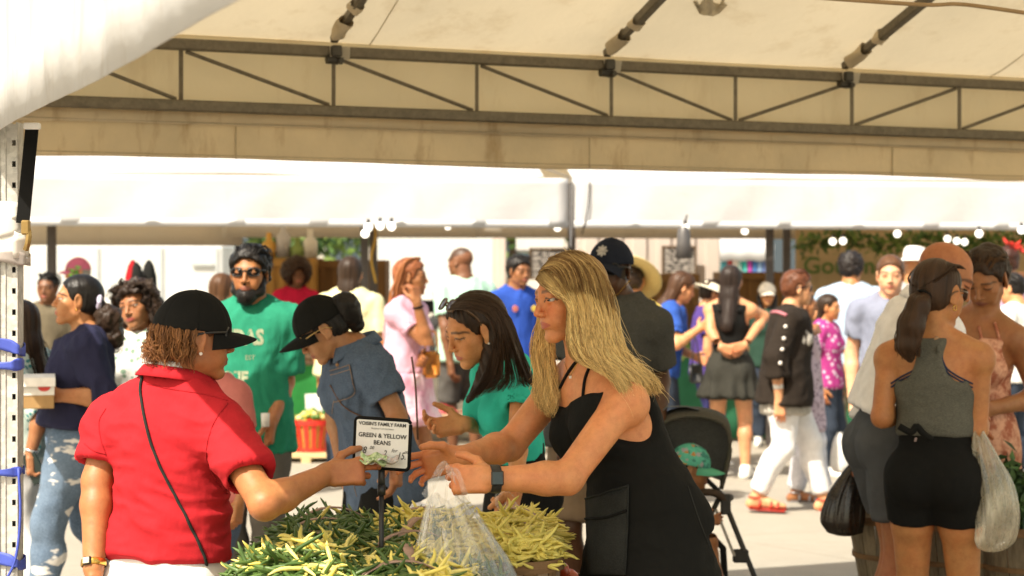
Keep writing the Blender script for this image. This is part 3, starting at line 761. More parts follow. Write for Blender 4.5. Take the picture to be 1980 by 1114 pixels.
    def strands(s, guides, n, c, c2=None, r=.0012, m=16, jit=.012, wave=.0, wf=5, name='hair_strands', parent=None, seed=0, mixp=1.0, taper=.35, grow=1.0, nn=3, rough=.42, lenj=.12, clump=7, root=None):
        """guides: list of polylines (any length), neighbours interpolate"""
        rg = np.random.default_rng(seed+5); G = np.array([spline(g, m) for g in guides]); k = len(G)
        nc = max(1, n//clump); cl = rg.integers(0, nc, n)
        i = rg.integers(0, max(k-1, 1), nc)[cl]; t = np.clip(rg.random(nc)[cl]+rg.normal(0, .035, n), 0, 1)[:, None, None]; j = np.minimum(i+1, k-1)
        Pt = G[i]*(1-t)+G[j]*t; u = np.linspace(0, 1, m)
        ln = 1-lenj*rg.random(n)**2; gi = np.floor(np.clip(ln[:, None]*u[None]*(m-1), 0, m-1.001)).astype(int); gf = (ln[:, None]*u[None]*(m-1)-gi)[:, :, None]; ar = np.arange(n)[:, None]
        Pt = Pt[ar, gi]*(1-gf)+Pt[ar, np.minimum(gi+1, m-1)]*gf
        off = (rg.normal(0, 1, (nc, 1, 3))[cl]*.85+rg.normal(0, 1, (n, 1, 3))*.45)*jit*(.25+.75*u[None, :, None]**grow)
        ph = (rg.random((nc, 1, 3))*6.28)[cl]+rg.normal(0, .35, (n, 1, 3)); wv = np.sin(u[None, :, None]*wf*(1+.25*rg.random((nc, 1, 1))[cl])*6.28+ph)*wave*u[None, :, None]**.7
        Pt = Pt+off+wv
        rr = r*(.6+.8*rg.random((n, 1)))*(1-(1-taper)*u[None, :]**2)*(.55+.45*np.minimum(u[None]*8, 1))
        v, f = tube_geo(Pt, rr, nn); c = np.array(HAIRC[c] if isinstance(c, str) else c); c2 = c if c2 is None else np.array(HAIRC[c2] if isinstance(c2, str) else c2)
        q = np.clip(rg.random((nc, 1))[cl]**mixp+rg.normal(0, .10, (n, 1)), 0, 1); cc = (c*(1-q)+c2*q)*(.8+.4*rg.random((n, 1)))
        col = np.repeat(cc, m*nn, 0)
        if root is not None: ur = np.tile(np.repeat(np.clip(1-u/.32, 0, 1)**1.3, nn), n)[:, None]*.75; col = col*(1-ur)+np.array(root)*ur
        return link(name, np_mesh(name, v, [f], True, np.clip(col, .002, 1), mats=[s.hairmat(c, rough)]), parent or s.root)
    def tie(s, c, r, mat, ax=None, tr=.006):
        ax = nrm(ax if ax is not None else s.hf); a = nrm(np.cross(ax, A(.3, .2, 1))); b = np.cross(ax, a)
        MB().tube([c+r*(math.cos(t)*a+math.sin(t)*b) for t in np.arange(16)*2*np.pi/16], tr, 6, closed=True).build('hair_tie', mat, s.root, True)
    def cap(s, mat, vmat=None, tilt=6, back=False, brim=.30, name='cap', logo=None, bw=.27, umat=None, curve=.35, button=True, cz=.06):
        h = s.HH; a = R_(tilt); f = nrm(s.hf*math.cos(a)-s.hu*math.sin(a)); u = np.cross(s.hs, f)*-1; u = u if np.dot(u, s.hu) > 0 else -u
        B = np.array([s.hs, f, u]); c = s.hp(0, -.045, cz)
        o = [ell(c+u*.03*h, A(.395, .478, .48)*h, B, .01, cuts=[(c+u*.03*h, -u)]), ell(c+u*.02*h, A(.33, .41, .36)*h, B, .006, mode='s')]
        def fn(v, n):
            q = (v-c)@B.T/h; ang = np.arctan2(q[:, 0], q[:, 1]); return -.0016*np.exp(-(np.mod(ang, np.pi/3)-np.pi/6)**2/.0016)*1.0
        co = s.cloth(name, o, mat, min(s.hres, .006) if s.hres < .006 else s.hres, .0025, (8, 8, 8), fn=fn)
        mb = MB(); fb = f*(-1 if back else 1); nu, nv = 15, 8; top, bot = [], []
        for i in range(nv):
            r_, b_ = [], []
            for j in range(nu):
                t = (j/(nu-1)*2-1); ang = t*1.12; e = c+u*.035*h+s.hs*.372*h*math.sin(ang)+fb*.452*h*math.cos(ang)
                g = i/(nv-1); ext = brim*h*math.sqrt(max(0, 1-(abs(t)**2.6)))*1.0*g+.0
                p = e+fb*ext-u*(curve*.32*h*(t*t)*(.25+.75*g)+.10*h*g*g*.5); r_.append(p+u*.006*h*2); b_.append(p-u*.004*h)
            top.append(r_); bot.append(b_)
        mb.grid(np.array(top), 0); mb.grid(np.array(bot)[:, ::-1], 1); rim_t, rim_b = np.array(top)[-1], np.array(bot)[-1]; mb.grid(np.stack([rim_b, rim_t]), 0)
        mb.build('visor', [vmat or mat, umat or vmat or mat], co, True)
        if button: MB().lathe(c+u*.502*h, [(0, .012*h*2), (.03*h, .012*h), (.036*h, -.01*h)], 10, B).build('cap_button', mat, co, True)
        s.capB = (B, c, fb, u); return co
    def sunhat(s, mat, band=None, brim=.38, name='hat', tilt=5, crown=.42):
        h = s.HH; a = R_(tilt); f = nrm(s.hf*math.cos(a)-s.hu*math.sin(a)); u = np.cross(s.hs, f)*-1; u = u if np.dot(u, s.hu) > 0 else -u
        B = np.array([s.hs, f, u]); c = s.hp(0, -.05, .16); n = 28; rows = []
        for r, z in ((.01, crown), (.2, crown*.99), (.31, crown*.93), (.36, crown*.72), (.385, crown*.3), (.40, .02), (.40+brim*.5, -.035), (.40+brim, -.09)):
            rows.append([c+h*(s.hs*r*math.cos(t)*.95+f*r*1.12*math.sin(t)+u*(z+.02*math.sin(2*t+1)*(r > .42))) for t in np.arange(n)*2*np.pi/n])
        ho = MB().grid(np.array(rows)[::-1], 0, True).build(name, mat, s.root, True, solid=.006)
        if band: 
            rr = [[c+h*(s.hs*r*math.cos(t)*.95+f*r*1.12*math.sin(t)+u*z) for t in np.arange(n)*2*np.pi/n] for r, z in ((.408, .02), (.404, .075))]
            MB().grid(np.array(rr), 0, True).build('hat_band', band, ho, True, solid=.003)
    def glasses(s, lens, frame, y=.02, on=None, w=.16, hgt=.10, name='sunglasses', wrap=True, rim=.012, B=None, c0=None):
        h = s.HH; hs, hf, hu = (s.hs, s.hf, s.hu) if B is None else B; c0 = s.hc+s.HH*(hf*.365+hu*y) if c0 is None else c0
        lm = MB(); fm = MB()
        for sg in (-1, 1):
            n = 20; rg = []
            for t in np.arange(n)*2*np.pi/n:
                x, z = math.cos(t), math.sin(t); x = math.copysign(abs(x)**.75, x); z = math.copysign(abs(z)**.8, z)
                X = sg*(.165+w*.82*x*.85); rg.append(c0+h*(hs*X+hu*(hgt*z*(1-.15*(z < 0)*1))+hf*(.035-.9*X*X*(1.2 if wrap else .5))))
            rg = np.array(rg); cc = rg.mean(0)+hf*.006*h; k = lm.n; lm.add(np.concatenate([rg, cc[None]]), [(i, (i+1) % n, n) for i in range(n)])
            fm.tube(rg, rim*h, 6, closed=True)
            e = c0+h*(hs*sg*(.165+w*.70)+hu*.04+hf*(.035-.9*(.165+w*.7)**2*(1.2 if wrap else .5)))
            fm.tube(spline([e, c0+h*(hs*sg*.36+hf*-.22+hu*.03), c0+h*(hs*sg*.36+hf*-.40-hu*.0), c0+h*(hs*sg*.35-hf*.50-hu*.08)], 10), rim*1.1*h, 6)
        fm.tube(spline([c0+h*(hs*-.04+hu*.02+hf*.03), c0+h*(hf*.05+hu*.04), c0+h*(hs*.04+hu*.02+hf*.03)], 6), rim*h, 6)
        g = fm.build(name, frame, s.root, True); lm.build('lens', lens, g, True, solid=.002); return g
    def beard(s, c, t=.05, curl=.003):
        h, B, p = s.HH, s.HB, s.hp; o = []
        for sg in (-1, 1):
            o.append(cone(p(sg*.265, .02, -.12), p(sg*.20, .14, -.33), (.03+t)*h, (.075+t)*h, .08*h)); o.append(cone(p(sg*.20, .12, -.33), p(0, .33, -.45), (.06+t)*h, (.10+t)*h, .08*h))
            o.append(cone(p(0, .385, -.205), p(sg*.13, .31, -.29), (.012+t*.35)*h, (.03+t*.35)*h, .03*h))
        o.append(ell(p(0, .41, -.285), A(.085, .06, .036)*h, B, .02*h, mode='s'))
        s.hair(c, o, 'beard', curl=curl, res=min(s.hres, .006))
def curve_pts(f, n=20): return [f(t) for t in np.linspace(0, 1, n)]
def text_mesh(body, size, bold=0, shear=0, extr=0, sx=1.0):
    cu = bpy.data.curves.new('t', 'FONT'); cu.body = body; cu.size = size; cu.align_x = 'CENTER'; cu.align_y = 'CENTER'; cu.offset = bold; cu.shear = shear; cu.resolution_u = 3; cu.extrude = extr
    ob = bpy.data.objects.new('t', cu); COL.objects.link(ob); dg = bpy.context.evaluated_depsgraph_get(); me = bpy.data.meshes.new_from_object(ob.evaluated_get(dg))
    bpy.data.objects.remove(ob); bpy.data.curves.remove(cu)
    v = np.zeros(len(me.vertices)*3, np.float32); me.vertices.foreach_get('co', v); v = v.reshape(-1, 3).astype(float); v[:, 0] *= sx; return me, v
def put_text(name, body, size, c, right, up, mat, parent, bold=0, shear=0, sx=1.0, onto=None, lift=.002, col=None):
    """flat print; with onto=(object) it is laid over that object's surface"""
    me, v = text_mesh(body, size, bold, shear, 0, sx); right, up = nrm(right), nrm(up); nr = np.cross(right, up)
    q = np.asarray(c, float)+v[:, :1]*right+v[:, 1:2]*up
    if onto is not None:
        bm = BVHTree.FromPolygons([x.co for x in onto.data.vertices], [tuple(p.vertices) for p in onto.data.polygons])
        for i in range(len(q)):
            hit = bm.ray_cast(Vector(q[i]+nr*.3), Vector(-nr))
            if hit[0] is not None: q[i] = np.array(hit[0])+nr*lift
    else: q = q+nr*lift
    me.vertices.foreach_set('co', q.astype(np.float32).ravel()); me.materials.clear(); return link(name, me, parent, mat)
# ================================================================ ground
def m_asphalt():
    t = NT('asphalt'); v = t.co(); big = t.noise(v, .35, 5); mid = t.noise(v, 4, 6); fine = t.noise(v, 160, 2, .8)
    c = t.ramp(mid, [(.3, (.285,.258,.215)), (.7, (.35,.318,.268))]); c = t.mix(t.ramp(big, [(.42, (0,0,0)), (.62, (.55,.55,.55))]), c, (.25,.225,.19))
    c = t.mix(.5, c, t.ramp(fine, [(.3, (.16,.147,.122)), (.5, (.32,.292,.243)), (.72, (.50,.46,.385))]))
    vo = t.n('TexVoronoi'); vo.feature = 'DISTANCE_TO_EDGE'; vo.inputs['Scale'].default_value = .45; t.l(v, vo.inputs['Vector'])
    c = t.mix(t.ramp(vo.outputs['Distance'], [(0, (.22,.22,.22)), (.006, (0,0,0))]), c, (.09,.08,.07))
    t.base(c); t.set(rough=.92, spec=.2); t.l(t.bump(fine, .5, .006), t.b.inputs['Normal']); return t.m
g = MB(); g.add([(-300, -60, 0), (300, -60, 0), (300, 500, 0), (-300, 500, 0)], [(0, 1, 2, 3)])
tag(g.build('ground', m_asphalt()), 'sun bleached grey asphalt of the market lane', kind='structure')

# ================================================================ tent fabrics
def m_fabric(key, c, tc, tr=.5, dirt=.25, rough=.75, sc=1.0):
    t = NT(key); v = t.co(); n = t.noise(v, 1.6*sc, 6, .62); n2 = t.noise(t.co((1, 1, .25)), 5*sc, 6, .7)
    col = t.mix(t.ramp(n, [(.42, (0,0,0)), (.75, (dirt,)*3)]), c, sc_(c, .78)); tcol = t.mix(t.ramp(n, [(.42, (0,0,0)), (.75, (dirt,)*3)]), tc, sc_(tc, .78))
    st = t.ramp(n2, [(.54, (0,0,0)), (.76, (min(1, dirt*1.3),)*3)]); col = t.mix(st, col, (c[0]*.62, c[1]*.52, c[2]*.38)); tcol = t.mix(st, tcol, (tc[0]*.62, tc[1]*.52, tc[2]*.38))
    t.base(col); t.set(rough=rough, spec=.3); b = t.bump(t.noise(v, 3*sc, 4), .35, .03); b = t.bump(t.noise(v, 130, 2), .1, .002, b); t.l(b, t.b.inputs['Normal'])
    tl = t.n('BsdfTranslucent'); t.l(tcol, tl.inputs[0]); mx = t.n('MixShader'); mx.inputs[0].default_value = tr
    t.l(b, tl.inputs['Normal']); t.l(t.b.outputs[0], mx.inputs[1]); t.l(tl.outputs[0], mx.inputs[2]); t.l(mx.outputs[0], t.out.inputs[0]); return t.m
M_ROOF = m_fabric('canopy_vinyl', (.70,.65,.54), (.46,.385,.26), .50, .35)
M_VAL = m_fabric('valance_vinyl', (.82,.73,.55), (.74,.60,.38), .48, .72, sc=1.6)
M_SIDE = m_fabric('side_panel_vinyl', (.84,.77,.62), (.86,.75,.54), .55, .30)
M_FLAP = m_fabric('white_flap_vinyl', (.60,.60,.60), (.6,.5,.35), .20, .45)
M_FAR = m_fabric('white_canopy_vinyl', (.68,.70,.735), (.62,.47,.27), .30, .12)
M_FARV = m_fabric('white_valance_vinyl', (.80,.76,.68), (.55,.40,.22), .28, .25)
def m_galv(key, c=(.135,.112,.075), rough=.5, metal=.35):
    t = NT(key); v = t.co(); vo = t.n('TexVoronoi'); vo.inputs['Scale'].default_value = 70; t.l(v, vo.inputs['Vector'])
    n = t.noise(v, 22, 5, .7); c1 = t.ramp(n, [(.3, sc_(c, .62)), (.7, sc_(c, 1.25))]); c2 = t.ramp(vo.outputs['Color'], [(.2, sc_(c, .75)), (.8, sc_(c, 1.25))])
    t.base(t.mix(.45, c1, c2)); t.set(rough=rough, metal=metal); t.l(t.bump(n, .15, .003), t.b.inputs['Normal']); return t.m
M_TRUSS = m_galv('truss_galvanised'); M_POST = m_galv('post_galvanised', (.50,.49,.46), .55, .25)
M_BLACK = m_plain('black_webbing', (.004,.004,.004), .7, spec=.15); M_BLUE = m_plain('blue_strap', (.045,.075,.40), .6)
M_TAPE = m_plain('cloth_tape', (.62,.58,.52), .45, var=.08, ns=10)
TH = math.atan(.4325); E1, E2 = A(math.cos(TH), math.sin(TH), 0), A(-math.sin(TH), math.cos(TH), 0)
def T(u, v, z=0): return u*E1+v*E2+A(0, 0, z)
def u_on(px, v):
    a = (px-990)/FPX; d = v/(a*E2[0]+E2[1]); return a*d*E1[0]+d*E1[1]
def wav(p, amp, seed=0, f=1.2): return amp*vnoise(p, f, seed)
U0, U1T, VE = .72, 13.0, 7.6
tent = empty('market_tent', T(U0, VE), 'large canvas market tent the bean stall stands under, on a steel truss', 'market tent', 'market tents')
zz = lambda z: CAMZ+(z-CAMZ)*VE/8.0
ZE, ZR, VR = zz(2.63), 3.85, 4.2
def surf(f, us, vs): return np.array([[f(u, v) for u in us] for v in vs])
us = np.linspace(U0, U1T, 90)
rv = np.linspace(VE+.10, VR, 34); G_ = surf(lambda u, v: T(u, v, ZE+(ZR-ZE)*(VE+.1-v)/(VE+.1-VR)), us, rv)
sag = np.abs(np.sin((us-u_on(645, VE))/(u_on(1182, VE)-u_on(645, VE))*np.pi)); tt = np.linspace(0, 1, 34)
G_[:, :, 2] += .07*np.minimum(tt*5, 1)[:, None]-.10*np.outer(np.sin(tt*np.pi)**.6, sag)+.02*np.minimum(tt*5, 1)[:, None]*vnoise(G_.reshape(-1, 3), 1.3, 4).reshape(34, 90)
MB().grid(G_).build('roof', M_ROOF, tent, True)
G2 = surf(lambda u, v: T(u, v, ZR-(ZR-ZE)*(VR-v)/(VR-.8)), us[::4], np.linspace(VR, 2.6, 8)); MB().grid(G2).build('roof', M_ROOF, tent, True)
# long side: fabric wall behind the truss, hem and hanging valance
def valance(z0, z1, v0, nz, amp, ripple, name, mat, v1=None):
    zs = np.linspace(z0, z1, nz); g_ = np.array([[T(u, v0+(0 if v1 is None else (v1-v0)*k/(nz-1)), z) for u in np.linspace(U0-.02, U1T, 160)] for k, z in enumerate(zs)])
    q = vnoise(g_.reshape(-1, 3)*A(1, 1, .35), 2.2, 6).reshape(g_.shape[:2]); fall = np.linspace(0, 1, nz)[:, None]
    g_ += E2*(amp*q*(1 if ripple is None else fall))[:, :, None]; g_[-1, :, 2] += .008*vnoise(g_[-1], 2.5, 9)
    return MB().grid(g_).build(name, mat, tent, True, solid=.004)
valance(ZE+.02, zz(2.285), VE+.09, 8, .012, None, 'side_panel', M_SIDE)
valance(zz(2.30), zz(2.235), VE+.055, 3, .006, None, 'hem_band', M_VAL)
valance(zz(2.262), zz(2.085), VE+.075, 10, .030, 1, 'valance', M_VAL, VE+.09)
M_SEAM = m_plain('seam_tan', (.42,.34,.22), .8, var=.2)
for q, u in enumerate(np.linspace(U0+.4, U1T-.3, 15)):                    # stitched joins of the vinyl panels
    i_ = int((u-U0)/(U1T-U0)*89)
    if q % 4 == 2: MB().tube(G_[:, i_]+A(0, 0, -.002), .0025, 5).build('seam', M_SEAM, tent, True)
    if q % 2: MB().tube([T(u+.1, VE+.066, z) for z in np.linspace(zz(2.235), zz(2.09), 5)], .003, 5).build('seam', M_SEAM, tent, True)
for z in (zz(2.103), zz(2.245)): MB().tube([T(u, VE+.05 if z > 2.05 else VE+.076, z) for u in us], .0022, 4).build('seam', M_SEAM, tent, True)
# truss
def chord(name, z, h): MB().bar(T(U0, VE, z), T(U1T, VE, z), .045, h, bev=.006).build(name, M_TRUSS, tent)
chord('top_chord', zz(2.578), .047); chord('bottom_chord', zz(2.312), .047)
px_posts = [60, 350, 645, 922, 1182, 1422, 1647, 1855, 2050, 2235]; up_ = [u_on(p, VE) for p in px_posts]
for u in up_: MB().bar(T(u, VE, zz(2.33)), T(u, VE, zz(2.56)), .016, .016).build('truss_post', M_TRUSS, tent)
for i in range(len(up_)-1):
    a, b = (zz(2.548), zz(2.34)) if i < 5 else (zz(2.34), zz(2.548))
    MB().tube([T(up_[i]+.02, VE, a), T(up_[i+1]-.02, VE, b)], .0085, 8).build('truss_brace', M_TRUSS, tent)
for i, px in enumerate((645, 1172, 1632)):
    u = u_on(px, VE); a, b = T(u, VE-.02, zz(2.64)), T(u, VR, ZR-.06); d = nrm(b-a)
    ru = MB(); ru.bar(a+d*.30, b, .042, .046, bev=.006); ru.bar(a-d*.02, a+d*.34, .030, .030); pu = ru.build('roof_purlin', M_TRUSS, tent)
    cl = MB(); cl.tube([T(u-.035, VE-.01, zz(2.545)), T(u+.035, VE-.01, zz(2.545))], .022, 10); cl.box(T(u, VE-.03, zz(2.578)), (.022, .025, .024), np.array([E1, E2, Z_]), bev=.005); cl.tube([T(u+.02, VE-.05, zz(2.535)), T(u+.02, VE+.02, zz(2.535))], .012, 8)
    cl.build('joint_clamp', m_plain('dark_steel', (.05,.045,.035), .5, .4), tent)
    for k, (s0, s1, rr) in enumerate(((.03, .17, .031), (.27, .32, .030))):
        n = 14; rows = []
        for s_ in np.linspace(s0, s1, 5): rows.append([a+d*s_+(rr+.006*math.sin(3*t+i+k*2+s_*30))*(math.cos(t)*E1+math.sin(t)*np.cross(E1, d)) for t in np.arange(n)*2*np.pi/n])
        MB().grid(np.array(rows), 0, True).build('tape_wrap', m_fabric('tape_%d' % (i*2+k), (.62,.52,.36), (.4,.3,.16), .15, .5), tent, True)
    r = np.random.default_rng(i); tx = []
    for q in range(2): tx.append([T(u+.02+(.05-.012*q)*(j-1)+r.uniform(-.006, .006), VE-.03, zz(2.60)-.055*q) for j in range(3)])
    MB().grid(np.array(tx)).build('fabric_scrap', M_ROOF, tent, True)
_s = (ZR-ZE)/(VE+.1-VR); _k = (1372-990)/FPX*E2[0]+E2[1]; _d = (ZE+_s*(VE+.1)-CAMZ)/((HZ-12)/FPX+_s*_k); k_ = P(1372, 12, _d-.03); rr_ = np.array([[k_+A((j-3)*.022+.01*math.sin(q*2+j), .05*math.sin(j*1.7), .02-.022*q*(1-.06*(j-3)**2)+.02) for j in range(7)] for q in range(5)])
MB().grid(rr_).build('fabric_scrap', M_ROOF, tent, True)
MB().tube(spline([P(1560, -6, 6.2), P(1780, 9, 6.4), P(1850, 8, 6.5), P(1920, 16, 6.5), P(2080, 40, 6.6)], 30), .0075, 6).build('roof_rope', m_plain('rope', (.30,.20,.10), .8), tent, True)
# near end: sunlit side flap hanging along the tent's end
def flap():
    vs = np.concatenate([np.linspace(9.2, 5.6, 26), np.linspace(5.55, 1.6, 120)]); rows = []
    for k in range(16):
        f = k/15; row = []
        for v in vs:
            z1 = 1.966-.007*(v-2.4)+.004*math.sin(v*3.1); z0 = (ZR+.1-(ZR-ZE)*abs(v-VR)/(VE+.1-VR)) if v < VE+.1 else ZE
            a = .012*min(1, (1-f)*10+.22)+.001; rip = a*(math.sin(v*11+1.3*math.sin(v*2.3)+f*.9)*.55+.5*math.sin(v*23+2*math.sin(v*3.1)))+.006*math.sin(v*1.7+f)*f*(1-f)
            row.append(T(U0-.03-rip*(1-.6*(f > .97)), v, z0+(z1-z0)*f))
        rows.append(row)
    return np.array(rows)
MB().grid(flap()).build('side_flap', M_FLAP, tent, True, solid=.004)
# perforated upright with slots
PD = 5.15; pc = P(8, 700, PD); pc[2] = 0
def post():
    mb = MB(); W_, D_, t_ = .075, .060, .0025; xr = pc[0]+W_/2; top = 2.0
    mb.box(pc+A(-.0075, 0, top/2), (W_/2-.0075, .0015, top/2)); mb.box(pc+A(W_/2-.0025, 0, top/2), (.0025, .0015, top/2))
    z = .02
    while z < top:                                          # front flange: slots every 51 mm
        mb.box(pc+A(W_/2-.010, 0, z+.0215), (.005, .0015, .0215)); z += .0585
    mb.box(pc+A(W_/2-.0015, D_/2, top/2), (.0015, D_/2, top/2)); mb.box(pc+A(-W_/2+.0015, D_/2, top/2), (.0015, D_/2, top/2)); mb.box(pc+A(0, D_, top/2), (W_/2, .0015, top/2))
    mb.box(pc+A(-.014, -.003, top/2), (.0035, .003, top/2), bev=.001); mb.box(pc+A(.004, -.0025, top/2), (.002, .0025, top/2), bev=.0008)
    mb.box(pc+A(0, .03, .006), (.09, .09, .006)); return mb.build('perforated_post', M_POST, tent)
post()
def wrapband(z0, z1, tilt, r, name, mat, seed=0, parent=tent, sx=.05, sy=.05, cy=.03):
    n = 28; rows = []
    for q, z in enumerate(np.linspace(z0, z1, 5)):
        rows.append([pc+A((sx+.004*math.sin(5*t+seed))*math.copysign(abs(math.cos(t))**.5, math.cos(t)), cy+(sy+.004*math.sin(4*t+seed*2))*math.copysign(abs(math.sin(t))**.5, math.sin(t)), z+tilt*math.cos(t)+.004*math.sin(3*t+seed+q)) for t in np.arange(n)*2*np.pi/n])
    return MB().grid(np.array(rows), 0, True).build(name, mat, parent, True, solid=.003)
pz = lambda y: CAMZ-(y-HZ)/FPX*PD
for i, (y0, y1, tl) in enumerate(((392, 425, .0), (415, 460, .018), (440, 478, -.02), (462, 500, .006), (484, 506, -.012))):
    wrapband(pz(y0), pz(y1), tl, 0, 'tape_wrap', m_plain('post_tape_%d' % i, ((.66,.64,.60), (.60,.58,.55), (.70,.69,.66), (.62,.58,.54), (.34,.30,.28))[i], .4, var=.1, ns=14), i, sx=.050+.002*i, sy=.045+.002*i)
for i, (y0, y1, tl) in enumerate(((697, 716, .003), (905, 919, .0), (655, 690, -.022), (1070, 1114, -.02))):
    wrapband(pz(y0), pz(y1) if i not in (2, 3) else pz(y0+20), tl, 0, 'strap', M_BLUE, 3+i, sx=.0435, sy=.040, cy=.028)
MB().tube(spline([pc+A(.041, -.006, pz(905)), pc+A(.046, -.004, pz(980)), pc+A(.042, -.006, pz(1040)), pc+A(.03, -.012, pz(1090)), pc+A(.0, -.012, pz(1130))], 16), .004, 6).build('strap', M_BLUE, tent, True)
MB().bar(P(62, 246, PD-.02), P(44, 432, PD-.02), .036, .006, up=(0, 1, 0)).build('strap', M_BLACK, tent)
MB().box(P(62, 244, PD-.03), (.022, .012, .009), bev=.003).build('strap_hook', m_plain('white_steel', (.7,.7,.7), .4), tent)
bk = MB(); bk.tube(spline([P(48, 432, PD-.03), P(56, 450, PD-.04), P(54, 470, PD-.04), P(50, 482, PD-.03)], 10), .009, 6); bk.box(P(50, 440, PD-.04), (.012, .01, .02), bev=.004); bk.build('buckle', m_plain('brass', (.30,.20,.07), .4, .6), tent)

# ================================================================ far tents across the lane
G1 = nrm(A(8.76, 1.6, 0)); G2_ = A(-G1[1], G1[0], 0); FO = A(-4.03, 15.6, 0)
def FT(u, v, z=0): return FO+u*G1+v*G2_+A(0, 0, z)
def fu(px, v=0):
    a = (px-990)/FPX; o = FO+v*G2_; t = (a*o[1]-o[0])/(G1[0]-a*G1[1]); return t
UJ = fu(1103)
def far_tent(ua, ub, label, seed):
    t_ = empty('market_tent', FT(ua, 0), label, 'market tent', 'market tents'); n = int((ub-ua)*9)
    uu = np.linspace(ua, ub, n); bowl = np.sin((uu-ua)/(ub-ua)*np.pi)
    g_ = np.array([[FT(u, .0+.02*math.sin(u*3+seed)*f+.012*math.sin(u*9+f*2)*f, 2.425+(2.0-2.425)*f+.006*math.sin(u*2.2)*f) for u in uu] for f in np.linspace(0, 1, 9)])
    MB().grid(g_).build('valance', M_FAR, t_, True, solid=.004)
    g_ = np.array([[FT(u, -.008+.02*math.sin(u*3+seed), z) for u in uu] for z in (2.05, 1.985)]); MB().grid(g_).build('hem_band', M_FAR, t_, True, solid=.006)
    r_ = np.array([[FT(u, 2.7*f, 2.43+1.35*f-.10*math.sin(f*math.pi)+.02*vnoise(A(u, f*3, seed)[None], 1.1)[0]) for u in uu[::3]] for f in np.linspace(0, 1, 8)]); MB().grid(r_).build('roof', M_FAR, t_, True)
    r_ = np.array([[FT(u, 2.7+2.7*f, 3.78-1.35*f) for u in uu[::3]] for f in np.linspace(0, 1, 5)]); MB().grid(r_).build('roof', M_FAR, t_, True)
    return t_
ft1 = far_tent(-4.5, UJ-.015, 'long white tent across the lane, its roof joined to a second tent', 1)
ft2 = far_tent(UJ+.015, 13.5, 'white tent across the lane in front of the green lettered banner', 2)
def back_val(t_, ua, ub, v, z0, z1):
    g_ = np.array([[FT(u, v+.02*math.sin(u*4), z) for u in np.linspace(ua, ub, 40)] for z in np.linspace(z0, z1, 4)]); MB().grid(g_).build('back_valance', M_FARV, t_, True, solid=.004)
back_val(ft1, -4.5, fu(470, 5.4), 5.4, 2.45, 1.90); back_val(ft1, fu(430, 5.2), UJ, 5.2, 2.45, 1.995); back_val(ft2, UJ, fu(1545, 5.3), 5.3, 2.45, 2.0)
MB().bar(FT(-4.5, 2.0, 2.07), FT(UJ, 2.0, 2.07), .05, .05).build('cross_rail', M_TRUSS, ft1); MB().bar(FT(UJ, 2.2, 2.10), FT(13, 2.2, 2.10), .05, .05).build('cross_rail', M_TRUSS, ft2)
M_DK = m_plain('dark_post', (.055,.045,.04), .6)
for px, v, t_ in ((705, .5, ft1), (100, .5, ft1), (722, 1.0, ft1), (1488, .4, ft2), (1521, .9, ft2), (1105, .3, ft2), (2050, .4, ft2)):
    u = fu(px, v); MB().box(FT(u, v, 1.2), (.035, .035, 1.2), bev=.005).build('tent_post', M_DK, t_)
MB().bar(FT(UJ, -.03, 2.42), FT(UJ-.005, -.03, 1.82), .022, .012).build('strap', m_plain('grey_strap', (.16,.16,.17), .6), ft2)
MB().tube(spline([FT(UJ+.17, -.02, 2.40), FT(UJ+.15, -.03, 2.15), FT(UJ+.10, -.02, 1.93)], 10), .006, 6).build('cord', M_BLACK, ft2, True)
MB().tube(spline([FT(UJ-.42, .10, 2.58), FT(UJ-.2, .02, 2.50), FT(UJ, -.02, 2.43)], 8), .005, 5).build('roof_seam', m_plain('grey_strap', (.3,.3,.3)), ft1, True)
# string lights under the far tents
M_GLOBE = m_plain('frosted_globe', (.80,.78,.72), .3, bump=0); 
_e = _M['frosted_globe'].node_tree.nodes['Principled BSDF']; _e.inputs['Emission Color'].default_value = (1, .93, .78, 1); _e.inputs['Emission Strength'].default_value = 1.1
M_SOCK = m_plain('lamp_socket', (.02,.02,.02), .5); M_AMB = m_plain('amber_cable', (.42,.24,.02), .5)
bulbs = [(712,440,15.2),(706,452,15.4),(735,437,15.5),(757,438,15.0),(866,437,17),(1078,440,17),(1325,441,16.0),(1440,447,18),(1735,452,17),(1893,452,16.6),(1832,462,18),(1850,466,18.5),(1865,468,18.5),(1610,467,17.5),(1630,466,17.5),(1975,445,17)]
b_lab = ['bulb on top of the festoon cluster at the dark post behind the yellow top', 'lower bulb of the festoon cluster at the dark post behind the yellow top', 'middle bulb of the cluster right of the dark post behind the yellow top', 'rightmost bulb of the cluster above the copper braids', 'single festoon bulb above the mint T-shirt man', 'festoon bulb left of the joint strap between the two far tents', 'festoon bulb against the hanging spotlight', 'festoon bulb above the small white canopy', 'festoon bulb over the garland above the receding haired man', 'large festoon bulb above the dress wearer with short hair', 'first of three close festoon bulbs above the bald head', 'middle of three close festoon bulbs above the bald head', 'last of three close festoon bulbs above the bald head', 'left of the twin festoon bulbs above the banner letters', 'right of the twin festoon bulbs above the banner letters', 'festoon bulb nearest the right edge of the far tent']
for i, (x, y, d) in enumerate(bulbs):
    c = P(x, y, d); L = empty('light_bulb', c, b_lab[i], 'light bulb', 'festoon bulbs'); r = .034
    MB().lathe(c, [(.001, -r)]+[(r*math.sin(t), -r*math.cos(t)) for t in np.linspace(.3, 2.6, 7)]+[(.014, r*.95)], 14).build('globe', M_GLOBE, L, True)
    MB().lathe(c, [(.014, r*.9), (.017, r*1.3), (.017, r*2.0), (.002, r*2.05)], 10).build('socket', M_SOCK, L, True)
